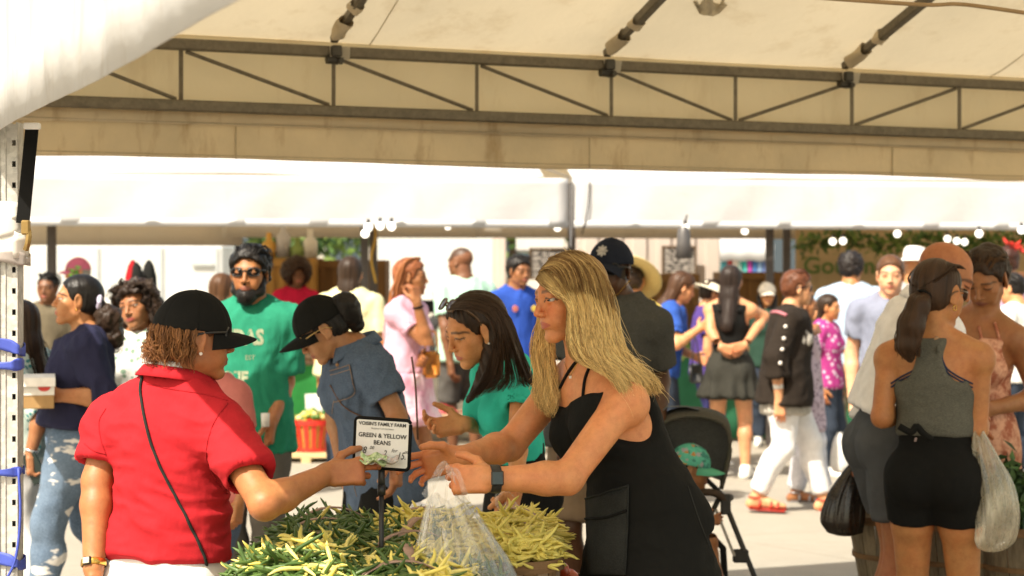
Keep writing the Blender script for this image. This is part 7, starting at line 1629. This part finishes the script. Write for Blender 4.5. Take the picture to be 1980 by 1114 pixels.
# ================================================================ 7 left hand group
def navy_woman():
    H = 1.60; d = 8.4
    f = Fig(P(145, 0, d)[0], d, H, -78, sex='f', w=1.08, hc=P(150, 581, d), neck=P(170, 648, d+.02), pel=P(146, 846, d), head=(-78, -4, 0), skin=(.42,.215,.105), HH=.140, res=.0085, hres=.0038, fres=.0034,
        arms=dict(L=dict(e=P(198, 768, d-.20), w=P(122, 765, d-.25), d=A(-1, .15, -.05), n=A(0, .55, .8), p='cup'), R=dict(e=P(150, 790, d+.22), w=P(85, 775, d+.1), d=A(-1, -.1, 0), n=A(0, -.5, .8), p='cup')),
        legs=dict(L=dict(s=.10), R=dict(s=-.16, z=.03)), belly=.3)
    f.lid = .1; f.ops = f._body(); f.start('woman in navy knit top and ripped jeans carrying a fruit box'); f.body(eyes=(.04,.02,.012), lip=(.42,.13,.10), brow=(.03,.018,.012), nails=None)
    M = m_cloth('navy_knit', (.022,.023,.055), wr=.6); f.top(M, 'top', off=.020, sleeve=1.25, hem=.035, loose=.09, neckr=.058, neckd=.05, flare=.02, soff=.024, fold=.010, ff=(9, 9, 6), res=.008)
    t = NT('ripped_denim'); v = t.co(); n = t.noise(t.co((1, 1, 2.2)), 6.5, 3, .5); dn = t.noise(v, 220, 2, .8); c = t.ramp(dn, [(.35, (.040,.070,.12)), (.5, (.075,.12,.19)), (.66, (.16,.22,.31))]); big = t.noise(v, 2.5, 2); c = t.mix(t.ramp(big, [(.4, (0,0,0)), (.7, (.5,.5,.5))]), c, (.16,.22,.30)); rip = t.ramp(n, [(.60, (0,0,0)), (.63, (1,1,1))]); c = t.mix(rip, c, (.62,.60,.58)); t.base(c); t.set(rough=.9); t.l(t.bump(dn, .3, .002, t.bump(t.noise(v, 14, 3), .5, .012)), t.b.inputs['Normal'])
    f.pants(t.m, 'jeans', off=.010, length=1.92, waist=.06, fold=.007, ff=(10, 10, 5), res=.009)
    f.hair('black', f.hair_ops(.030), res=.005, strand=.0015, rough=.3); a = f.hp(0, -.46, -.02); f.tie(P(192, 585, d-.02), .026, m_plain('lavender', (.55,.50,.66), .8), f.hf, .012)
    f.hair((.030,.017,.011), [cone(P(193, 588, d), P(208, 615, d), .03, .058, .03), cone(P(208, 615, d), P(214, 650, d), .058, .055, .03), ell(P(214, 660, d), A(.05, .05, .04), k=.03)], 'ponytail', curl=.010, res=.006); f.strands([[P(196, 588, d), P(206+x*14, 610, d+x*.03), P(211+x*18, 645, d), P(214+x*20, 685, d)] for x in np.linspace(-1, 1, 5)], 260, 'dbrown', 'brown', r=.0016, jit=.014, wave=.014, wf=3)
    earring(f, 1, GOLD, .005); f.shoes('white')
navy_woman()
bx = empty('fruit_box', P(70, 770, 8.1), 'open white and brown cardboard fruit box with a red strawberry print', 'box'); bc_ = P(68, 752, 8.12); BR_ = np.array([nrm(A(1, .25, 0)), nrm(A(-.25, 1, 0)), Z_])
MB().box(bc_-Z_*.018, (.080, .10, .062), BR_, bev=.003).build('box_side', m_plain('card_brown', (.36,.22,.09), .8), bx); MB().grid(np.array([[bc_+BR_[0]*x+BR_[1]*y+Z_*(.046+z) for x in (-.09, 0, .085)] for y, z in ((-.115, -.03), (-.10, .005), (.10, .012))])).build('box_lid', m_plain('card_white', (.72,.70,.66), .6), bx, False, solid=.004); MB().box(bc_-BR_[1]*.1015+A(0, 0, .012), (.081, .0012, .034), BR_).build('printed_panel', m_plain('card_white', (.72,.70,.66), .6), bx)
sb = bc_-BR_[1]*.1035+BR_[0]*.038+Z_*.012; em = MB(); rr = [(.020*math.cos(t)*1.3, .016*math.sin(t)*(1.1 if math.sin(t) < 0 else .8)) for t in np.arange(20)*2*np.pi/20]; em.add(np.concatenate([[sb+BR_[0]*x+Z_*z for x, z in rr], [sb]]), [(i, (i+1) % 20, 20) for i in range(20)]); em.build('strawberry_print', m_plain('print_red', (.55,.04,.03), .5), bx, solid=.0006)
def curly_woman():
    H = 1.58; d = 9.0
    f = Fig(P(280, 0, d)[0], d, H, -10, sex='f', w=.98, hc=P(264, 592, d), neck=P(270, 650, d+.02), head=(-20, 4, 12), skin=(.33,.165,.085), res=.011, hres=.0042, fres=.005, zoff=-.0)
    f.lid = .0; f.ops = f._body(); f.start('smiling woman with long dark curls behind the red polo shirt'); f.body(eyes=(.03,.016,.01), lip=(.40,.09,.08), brow=(.02,.012,.01)); f.top(m_cloth('white_floral', (.66,.65,.62), 'floral', (.20,.30,.22), 1.0), 'blouse', off=.016, sleeve=.7, hem=-.04, loose=.03, res=.011); f.pants(m_cloth('bg_denim', (.08,.11,.17), 'denim'), res=.014); f.shoes('white')
    o = f.hair_ops(.12, low=-1.1)+[cone(f.hp(sg*.36, -.12, .1), f.hp(sg*.46, -.10, -.75), .20*f.HH, .19*f.HH, .06) for sg in (-1, 1)]+[cone(f.hp(.0, -.35, .2), f.hp(0, -.35, -.7), .34*f.HH, .3*f.HH, .06)]; f.hair((.024,.014,.010), o, curl=.014, res=.006, it=0)
    G = [[f.hp(x*.5, .1-.2*abs(x), .52), f.hp(x*.50, .06, .25), f.hp(x*.55, -.02, -.1), f.hp(x*.58, .02, -.5), f.hp(x*.52, .05, -.95)] for x in (-1, -.9, -.75)]; G2_g = [[f.hp(x*.5, .1-.2*abs(x), .52), f.hp(x*.50, .02, .25), f.hp(x*.55, -.02, -.1), f.hp(x*.58, .02, -.5), f.hp(x*.52, .05, -.95)] for x in (.7, .85, 1)]
    f.strands(G, 260, (.022,.013,.009), (.06,.035,.02), r=.0022, m=26, jit=.014, wave=.013, wf=5); f.strands(G2_g, 260, (.022,.013,.009), (.06,.035,.02), r=.0022, m=26, jit=.014, wave=.013, wf=5); f.strands([[f.hp(x, .30, .40), f.hp(x*1.5, .22, .5-.3*abs(x)), f.hp(x*2.1, .05, .2)] for x in np.linspace(-.24, .24, 6)], 240, (.022,.013,.009), (.06,.035,.02), r=.0022, jit=.02, wave=.012, wf=3)
curly_woman()
def left_person():
    H = 1.50; d = 8.6
    f = Fig(P(42, 0, d)[0], d, H, -112, sex='f', w=.98, hc=P(36, 628, d), neck=P(46, 682, d), head=(-120, 10, 0), skin=(.28,.14,.07), res=.010, hres=.005, fres=.0036, arms=dict(L=dict(e=P(80, 800, d-.2), w=P(58, 880, d-.22), d=A(.05, -.1, -1), n=A(1, .3, 0), p='grip')), legs=dict(L=dict(s=-.12), R=dict(s=.12)))
    f.start('dark haired woman in teal floral blouse partly hidden by the steel post'); f.body(); f.top(m_cloth('teal_floral', (.50,.60,.56), 'floral', (.03,.20,.22), 1.3), 'blouse', off=.016, sleeve=1.0, hem=-.03, loose=.04, neckr=.045, flare=.01, res=.010); f.pants(m_cloth('white_linen', (.66,.65,.64)), off=.016, flare=.02, res=.013)
    hair_long(f, 'dbrown', .16, width=.30, n=200, res=.006); wristwatch(f, 'L', m_plain('silver', (.6,.6,.6), .25, .8), .004, .02, None, 'bracelet'); f.shoes('white')
left_person()
ph = MB(); tag(ph.box(P(66, 905, 8.36), (.036, .005, .072), np.array([nrm(A(1,0,.5)), A(0,1,0), nrm(A(-.5,0,1))]), bev=.004).build('phone', m_plain('phone_dark', (.012,.022,.02), .15)), 'dark phone in the lowered hand beside the ripped jeans', 'phone')
# ================================================================ 8 people in the lane and at the far stalls
def bg(label, px, pyt, d, yaw, sex='f', skin='light', w=1.0, head=None, seat=0, Hf=None, rs=None, **kw):
    H = CAMZ-(pyt-HZ)/FPX*d; H = Hf or H; r = .0011*d if rs is None else rs
    f = Fig(P(px, 0, d)[0], d, H, yaw, sex=sex, w=w, head=head or (yaw, 4, 0), skin=skin, res=min(max(r, .010), .017), hres=min(max(r*.52, .0055), .010), fres=.005, **kw); return f.start(label)
def outfit(f, top=None, pants=None, kind='tee', pk='trousers', sleeve=.6, shoe='white', **kw):
    f.body()
    if top is not None: f.top(top, 'shirt', off=.016, sleeve=sleeve, hem=kw.get('hem', -.04), loose=kw.get('loose', .05), neckr=.045, flare=.014, fold=.008, res=max(f.res*.9, .009))
    if pants is not None: f.pants(pants, pk, off=.014, length=kw.get('length', 1.92), waist=.06, flare=kw.get('flare', .01), res=f.res)
    if shoe: f.shoes(shoe)
GT = m_cloth('green_tee', (.022,.225,.135), wr=.55)
f = bg('bearded man in green T-shirt with cream lettering and sunglasses', 487, 477, 8.6, -4, 'm', (.33,.155,.07), .93, head=(-6, 4, 0), rs=.009, arms=dict(L=dict(w=P(527, 812, 8.45), e=P(552, 740, 8.62), d=A(-.15, -.2, -1), n=A(-1, 0, 0)), R=dict(w=P(432, 820, 8.5)))); f.hres = .0045; f.body(lip=(.32,.13,.10))
S = f.top(GT, 't_shirt', off=.018, sleeve=.82, hem=-.075, loose=.05, neckr=.040, flare=.024, soff=.020, fold=.011, res=.0095); f.pants(m_cloth('grey_trousers', (.125,.112,.098)), off=.018, length=1.92, res=.013); hair_short(f, 'black', .085, .007, res=.006); f.beard('black', .06); f.glasses(LENS, FRM, y=.035, hgt=.082, w=.165, rim=.016); f.shoes('grey')
M_CR = m_plain('cream_print', (.30,.34,.22), .8, var=.3, ns=60)
put_text('lettering', 'IDAS', .095, f.chest+f.F*.2+Z_*.035, f.L, Z_, M_CR, f.root, bold=.004, onto=S, sx=.8); put_text('lettering', 'OIIF', .080, f.chest+f.F*.2-Z_*.15+f.L*-.05, f.L, Z_, M_CR, f.root, bold=.004, onto=S, sx=.85); put_text('lettering', 'EST', .03, f.chest+f.F*.2-Z_*.055+f.L*.02, f.L, Z_, M_CR, f.root, onto=S)
cu_ = MB().lathe(P(513, 812, 8.36), [(.001, -.03), (.018, -.03), (.020, .03), (.001, .03)], 14).build('paper_cup', m_plain('card_white', (.72,.70,.66), .6), None, True); tag(cu_, 'small white paper cup in the hand of the man in green', 'cup')
# child in salmon top behind the red woman
f = bg('person in salmon pink top mostly hidden behind the red polo shirt', 405, 640, 7.6, -30, 'f', 'tan', Hf=1.36); outfit(f, m_cloth('salmon', (.60,.20,.18)), m_cloth('bg_denim', (.08,.11,.17), 'denim')); hair_short(f, 'dbrown')
f = bg('person in navy top behind the shoulder of the bearded man', 425, 530, 13, 150, 'f', 'light'); outfit(f, m_cloth('navy_tee', (.025,.035,.09)), m_cloth('dark_jeans', (.03,.04,.06))); hair_long(f, 'brown', .2)
f = bg('dark skinned man in an olive brown T-shirt under the far tent', 95, 528, 14.2, -5, 'm', 'deep', 1.05); outfit(f, m_cloth('olive_tee', (.115,.095,.062)), m_cloth('dark_jeans', (.03,.04,.06))); hair_short(f, 'black', .03)
f = bg('person in pink cap and white top before the white trailer', 158, 500, 16.2, -60, 'f', 'light', .95); outfit(f, m_cloth('bg_white', (.68,.67,.64)), m_cloth('bg_denim', (.08,.11,.17), 'denim')); hair_capped(f, 'grey', .03); f.cap(m_cloth('pink_cap', (.55,.14,.24)), tilt=0, brim=.30)
leafy('hair_flower', [f.hp(.3, .25, .05)], 30, .05, [m_plain('lime', (.15,.55,.06), .6)], None, None, (.02, .02, .02), 4, f.root)
f = bg('woman with a round dark afro in crimson top', 572, 506, 18.3, 20, 'f', 'deep'); outfit(f, m_cloth('crimson_tee', (.48,.012,.055)), m_cloth('dark_jeans', (.03,.04,.06))); hair_ball(f, (.030,.014,.008), .70)
f = bg('woman in pale yellow top with long dark hair seen from behind', 676, 497, 13.8, 172, 'f', 'tan', 1.12); outfit(f, m_cloth('pale_yellow', (.66,.62,.36)), m_cloth('dark_jeans', (.03,.04,.06)), loose=.12, sleeve=.8); hair_long(f, 'dbrown', .24, width=.30, n=160)
# woman with copper braids
d = 12.0; f = bg('woman with long copper braids in pink top and pink tie dye shorts', 785, 500, d, 66, 'f', 'brown', 1.0, head=(80, 2, 0), arms=dict(R=dict(w=P(806, 585, d-.25), e=P(826, 665, d-.22), d=A(-.2, .2, 1), n=A(-.6, .6, 0), p='grip'), L=dict(w=P(815, 690, d-.1), e=P(800, 660, d+.15)))); f.body()
f.top(m_cloth('pink_tee', (.62,.36,.46)), 't_shirt', off=.014, sleeve=.55, hem=.04, loose=.04, res=.011); f.pants(m_cloth('pink_tie', (.60,.30,.40), 'tie', (.72,.55,.60), .6), 'shorts', off=.03, length=.62, waist=.08, flare=.05, fold=.012, res=.012); f.hair('copper', f.hair_ops(.06), curl=.004)
G = []
for x in np.linspace(-1, 1, 10): G.append([f.hp(x*.12, .18, .52), f.hp(x*.42, -.05, .35), f.hp(x*.46, -.14, -.05), f.hp(x*.48, -.22, -.5), f.hp(x*.48, -.30, -1.1)+A(0, 0, -.05), f.hp(x*.42, -.32, -1.7)+A(0, 0, -.12)])
f.strands(G, 130, (.16,.055,.022), (.34,.13,.045), r=.0075, m=30, jit=.022, wave=.004, nn=5, taper=.6, name='braids'); wristwatch(f, 'R', M_BLACK, .006, .03, None, 'bracelet'); f.shoes('white')
tb_ = empty('tote_bag', P(836, 700, 11.9), 'small orange handbag beside the pink tie dye shorts', 'handbag'); q = P(834, 705, 11.85); MB().box(q, (.055, .03, .085), bev=.02).build('bag_body', m_plain('orange_leather', (.62,.22,.02), .5), tb_, True); MB().tube(spline([q+A(-.04, 0, .08), q+A(-.03, 0, .2), q+A(.03, 0, .2), q+A(.04, 0, .08)], 12), .006, 6).build('handle', m_plain('orange_leather', (.62,.22,.02), .5), tb_, True)
f = bg('man in mint T-shirt with shaved head looking left', 898, 477, 15.8, -158, 'm', (.16,.075,.04), 1.04, head=(-118, 4, 0), arms=dict(L=dict(w=P(870, 700, 15.6)))); f.body(scalp=(.05,.03,.02)); f.top(m_cloth('mint_tee', (.36,.56,.46)), 't_shirt', off=.018, sleeve=.7, hem=-.06, loose=.09, res=.012); f.pants(m_cloth('grey_shorts', (.09,.085,.08)), 'shorts', off=.02, length=1.0, res=.013); f.shoes('grey')
f = bg('young man in royal blue T-shirt with dark hair', 998, 495, 15.2, 30, 'm', (.24,.115,.055), .98, head=(35, 6, 0)); outfit(f, m_cloth('royal_blue', (.022,.065,.33)), m_cloth('tan_shorts', (.30,.23,.16)), 'tee', 'shorts', length=1.0); hair_short(f, 'black', .075, curl=.008)
for sg, c_ in ((-1, (.5,.15,.12)), (1, (.6,.42,.06))): q = f.chest+f.F*.14+f.L*sg*.09+Z_*.03; MB().lathe(q, [(.001, .004), (.026, .003), (.028, 0)], 14, np.array([f.L, Z_, f.F])).build('shirt_badge', m_plain('badge%d' % sg, c_), f.root)
f = bg('person in yellow top and pale yellow straw hat behind the charcoal shirt', 1220, 508, 12.5, 160, 'f', 'tan', .98); outfit(f, m_cloth('yellow_tee', (.66,.50,.10)), m_cloth('dark_jeans', (.03,.04,.06))); hair_short(f, 'dbrown'); f.sunhat(m_plain('straw_yellow', (.64,.50,.22), .8, ns=80), brim=.55, tilt=35, crown=.30)
d = 14.6; f = bg('stallholder in blue T-shirt with brown bob reaching over the greens', 1278, 522, d, 80, 'f', 'light', 1.05, head=(95, 22, 0), lean=14, arms=dict(R=dict(w=P(1352, 636, d-.2)), L=dict(w=P(1345, 690, d+.1)))); outfit(f, m_cloth('vendor_blue', (.030,.085,.36)), m_cloth('dark_jeans', (.03,.04,.06)), sleeve=.7); hair_long(f, (.06,.028,.014), .04, width=.33, t=.07)
f = bg('person in a white brimmed hat and purple top beside the black tank top', 1366, 541, 15.4, 95, 'f', 'light', 1.0, head=(100, 12, 0)); outfit(f, m_cloth('purple_tee', (.07,.04,.20)), m_cloth('indigo_trousers', (.045,.045,.17))); hair_short(f, 'dbrown'); f.sunhat(m_plain('cream_hat', (.70,.64,.50), .8), brim=.50, tilt=10, crown=.24)
hb = empty('handbag', P(1348, 720, 14.0), 'black handbag hanging beside the purple trousers', 'handbag'); q = P(1346, 722, 14.0); MB().box(q, (.05, .03, .075), bev=.015).build('bag_body', m_plain('black_leather', (.015,.015,.015), .4), hb, True); MB().tube(spline([q+A(-.03, 0, .07), q+A(-.01, 0, .28), q+A(.03, 0, .07)], 12), .005, 6).build('handle', m_plain('black_leather', (.015,.015,.015), .4), hb, True)
# woman in black tank top and skirt
d = 14.4; f = bg('woman in black tank top and flared black skirt with hands behind her waist', 1412, 514, d, 168, 'f', (.52,.29,.17), .98, head=(160, 4, 0), arms=dict(L=dict(w=P(1393, 672, d-.16), e=P(1374, 640, d-.05), d=A(.8, -.2, -.2), n=A(.1, 1, .2)), R=dict(w=P(1440, 668, d-.16), e=P(1478, 612, d+.05), d=A(-.8, -.2, -.2), n=A(0, 1, 0))), legs=dict(L=dict(o=.02), R=dict(o=.02))); f.body()
tank(f, CB, .085, .02, res=.011, straps=((.055, .045, .012),)); f.skirt(m_cloth('charcoal_skirt', (.035,.034,.028)), length=.14, flare=.10, waist=.10, pleat=.016, np_=11, res=.011); hair_long(f, (.022,.014,.011), .20, width=.30, n=260); f.shoes('white')
f = bg('person in white cap at the stall behind the cardigan woman', 1482, 540, 17.2, 0, 'f', 'tan', .95, Hf=1.5); outfit(f, m_cloth('dark_green_tee', (.02,.05,.035)), m_cloth('dark_jeans', (.03,.04,.06))); hair_long(f, 'black', .12, fwd=True); f.cap(m_cloth('white_cap', (.66,.63,.57)), tilt=0, brim=.26)
# cardigan woman
d = 12.4; f = bg('woman in sheer black cardigan with pearl buttons, white trousers and red sandals', 1518, 523, d, 82, 'f', (.58,.33,.20), 1.04, head=(88, 6, 0), lean=6, arms=dict(R=dict(w=P(1507, 775, d-.22), e=P(1500, 690, d-.24), d=A(.02, 0, -1), n=A(0, 1, 0))), legs=dict(R=dict(s=-.12, z=.02), L=dict(s=.16))); f.body()
C_ = f.top(m_cloth('sheer_black', (.022,.016,.012)), 'cardigan', off=.024, sleeve=1.45, hem=-.075, loose=.11, neckr=.062, flare=.03, soff=.028, fold=.010, res=.010); f.cloth('blouse', f.sel(('torso',), .018, .05, [(f.pel-f.U1*.11*f.H, -f.U1)])+[cone(f.pel, f.pel-Z_*.1*f.H, .118*f.H, .13*f.H, .03, fd=f.F, fs=.75, cuts=[(f.pel-Z_*.115*f.H, -Z_)])], m_cloth('grey_fringe', (.50,.47,.42), 'stripe', (.3,.28,.25)), .012, .012, (30, 30, 2))
f.pants(m_cloth('white_jeans', (.76,.75,.76)), off=.016, length=1.88, res=.012); hair_short(f, (.10,.035,.016), .075); 
for y in (632, 655, 676, 702): q = on(C_, [(1519-(y-632)*.16, y)], .006); [MB().lathe(q[0], [(.001, .008), (.012, .005), (.013, 0)], 12, np.array([A(1,0,0), Z_, A(0,-1,0)])).build('pearl_button', PEARL, C_, True) for _ in q]
f.glasses(LENS, FRM, name='glasses', rim=.016); f.shoes('x', 'sandal', m_plain('red_leather', (.55,.04,.02), .5)); MB().tube(on(C_, [(1474, 640), (1482, 615), (1500, 604), (1522, 610)], .006, 12), .012, 6).build('bag_strap', m_plain('rose_strap', (.42,.14,.17), .6), f.root, True)
wristwatch(f, 'R', m_plain('cuff_white', (.6,.58,.55)), .018, .10, None, 'cuff')
d = 13.0; f = bg('woman in lilac leopard print tunic and pale jeans beyond the cardigan woman', 1545, 560, d, 85, 'f', (.30,.15,.075), 1.0, head=(90, 4, 0), legs=dict(L=dict(s=.12), R=dict(s=-.02)), arms=dict(R=dict(w=P(1574, 640, d-.2)))); outfit(f, m_cloth('lilac_leopard', (.50,.40,.46), 'floral', (.10,.06,.09), 1.1), m_cloth('pale_jeans', (.52,.52,.58), 'denim'), sleeve=.4, hem=-.19, loose=.12, shoe=None); hair_long(f, 'dbrown', .05); f.shoes('x', 'sandal', m_plain('silver_leather', (.35,.34,.36), .4, .3))
f = bg('person in magenta floral top at the pepper stall', 1596, 590, 14.6, 60, 'f', 'tan', 1.0, Hf=1.42); outfit(f, m_cloth('magenta_floral', (.36,.04,.20), 'floral', (.55,.45,.55), .8), m_cloth('dark_jeans', (.03,.04,.06))); hair_long(f, 'dbrown', .05)
d = 15.2; f = bg('man in pale blue T-shirt and camouflage trousers seen from behind', 1645, 490, d, 176, 'm', 'tan', 1.06, head=(160, 4, 0), arms=dict(L=dict(w=P(1606, 655, d-.1), e=P(1578, 600, d)), R=dict(w=P(1690, 640, d-.05)))); outfit(f, m_cloth('pale_blue_tee', (.36,.47,.60)), m_cloth('camo', (.26,.235,.17), 'tie', (.13,.12,.08), .9), loose=.10, sleeve=.66); hair_short(f, (.018,.014,.013), .10, curl=.012)
f = bg('man with receding brown hair facing the camera in the far crowd', 1722, 494, 11.6, -8, 'm', (.60,.36,.25), 1.0, head=(-12, 6, 0)); outfit(f, m_cloth('steel_blue', (.20,.22,.30)), m_cloth('dark_jeans', (.03,.04,.06))); f.hair((.09,.042,.02), f.hair_ops(.045), curl=.003)
f = bg('person in a white bucket hat beside the stooping bald man', 1766, 482, 14.8, 150, 'm', 'tan', 1.0); outfit(f, m_cloth('bg_grey', (.3,.3,.3)), m_cloth('dark_jeans', (.03,.04,.06))); f.sunhat(m_plain('white_hat', (.78,.76,.73), .7), m_plain('hat_band', (.30,.29,.27), .8), brim=.24, crown=.44)
d = 16.6; f = bg('person in white blouse with a thin black shoulder strap and blue jeans', 1930, 512, d, 150, 'f', 'light', 1.05, head=(140, 6, 0), legs=dict(L=dict(s=-.06), R=dict(s=.08))); outfit(f, m_cloth('white_blouse', (.76,.75,.72)), m_cloth('mid_jeans', (.16,.20,.30), 'denim'), sleeve=1.6, loose=.08); f.hair((.30,.22,.20), f.hair_ops(.06), curl=.01); MB().tube(spline([f.sh['L']+Z_*.06-f.F*.03, f.chest-f.F*.155+Z_*.03, f.waist-f.F*.16-f.L*.13], 14), .006, 6).build('bag_strap', M_BLACK, f.root, True)
bp = empty('backpack', P(1936, 690, 16.3), 'pale grey drawstring bag against the white blouse', 'bag'); q = P(1937, 688, 16.3); MB().add(*[x for x in sdf_mesh([rbox(q, A(.055, .03, .08), rr=.03), ell(q-Z_*.06, A(.095, .06, .07), k=.04)], .012)]).build('bag_body', m_cloth('grey_bag', (.52,.55,.52)), bp, True); MB().tube(spline([q+A(.03, -.04, .08), q+A(.0, -.05, .18), q+A(-.03, -.04, .08)], 10), .005, 5).build('handle', M_BLACK, bp, True)
d = 16.2; f = bg('person in coral floral dress and yellow sandals at the right edge', 1978, 528, d, -75, 'f', (.58,.33,.20), 1.0, head=(-70, 4, 0), legs=dict(L=dict(s=.10, z=0), R=dict(s=-.2, z=.05)), arms=dict(L=dict(w=P(1944, 690, d-.1), e=P(1957, 650, d-.2)))); f.body(); f.top(m_cloth('coral_floral', (.62,.11,.06), 'floral', (.72,.62,.55), .45), 'dress', off=.016, sleeve=.5, hem=-.05, loose=.05, res=.011, extra=[cone(f.pel, f.pel-Z_*.16*f.H, .112*f.H, .15*f.H, .05, fd=f.F, fs=.85, cuts=[(f.pel-Z_*.14*f.H, -Z_)])]); hair_long(f, (.12,.05,.02), .2); f.shoes('x', 'sandal', m_plain('yellow_leather', (.62,.36,.03), .5))
f = bg('dark haired person in white collar at the far right', 1966, 528, 14.0, -130, 'm', 'light', 1.0, head=(-120, 8, 0)); outfit(f, m_cloth('bg_white', (.68,.67,.64)), m_cloth('dark_jeans', (.03,.04,.06))); hair_short(f, 'black', .04)
f = bg('person with a dark bun and red hair flower under the far tent', 1950, 478, 15.5, 170, 'f', 'tan'); outfit(f, m_cloth('violet_floral', (.34,.20,.36), 'floral', (.6,.5,.6), .8), m_cloth('dark_jeans', (.03,.04,.06))); f.hair((.05,.02,.015), f.hair_ops(.06)+[ell(f.hp(0, -.42, .25), A(.2, .2, .2)*f.HH, k=.02)], curl=.006); leafy('hair_flower', [f.hp(-.2, -.15, .55)], 40, .06, [m_plain('flower_red', (.55,.03,.02), .6)], None, None, (.03, .03, .02), 5, f.root)
for a, c_, h_, s_ in ((1625, 12.6, 880, 1), ):
    lofted_bag('shopping_bag', [(P(1628, 838, 12.6), .03, .02), (P(1626, 860, 12.6), .06, .04), (P(1624, 895, 12.6), .065, .05), (P(1624, 910, 12.6), .05, .04)], m_plain('white_film', (.70,.70,.68), .4), 'white carrier bag hanging beside the camouflage trousers', n=40, pleat=.08, seed=2)
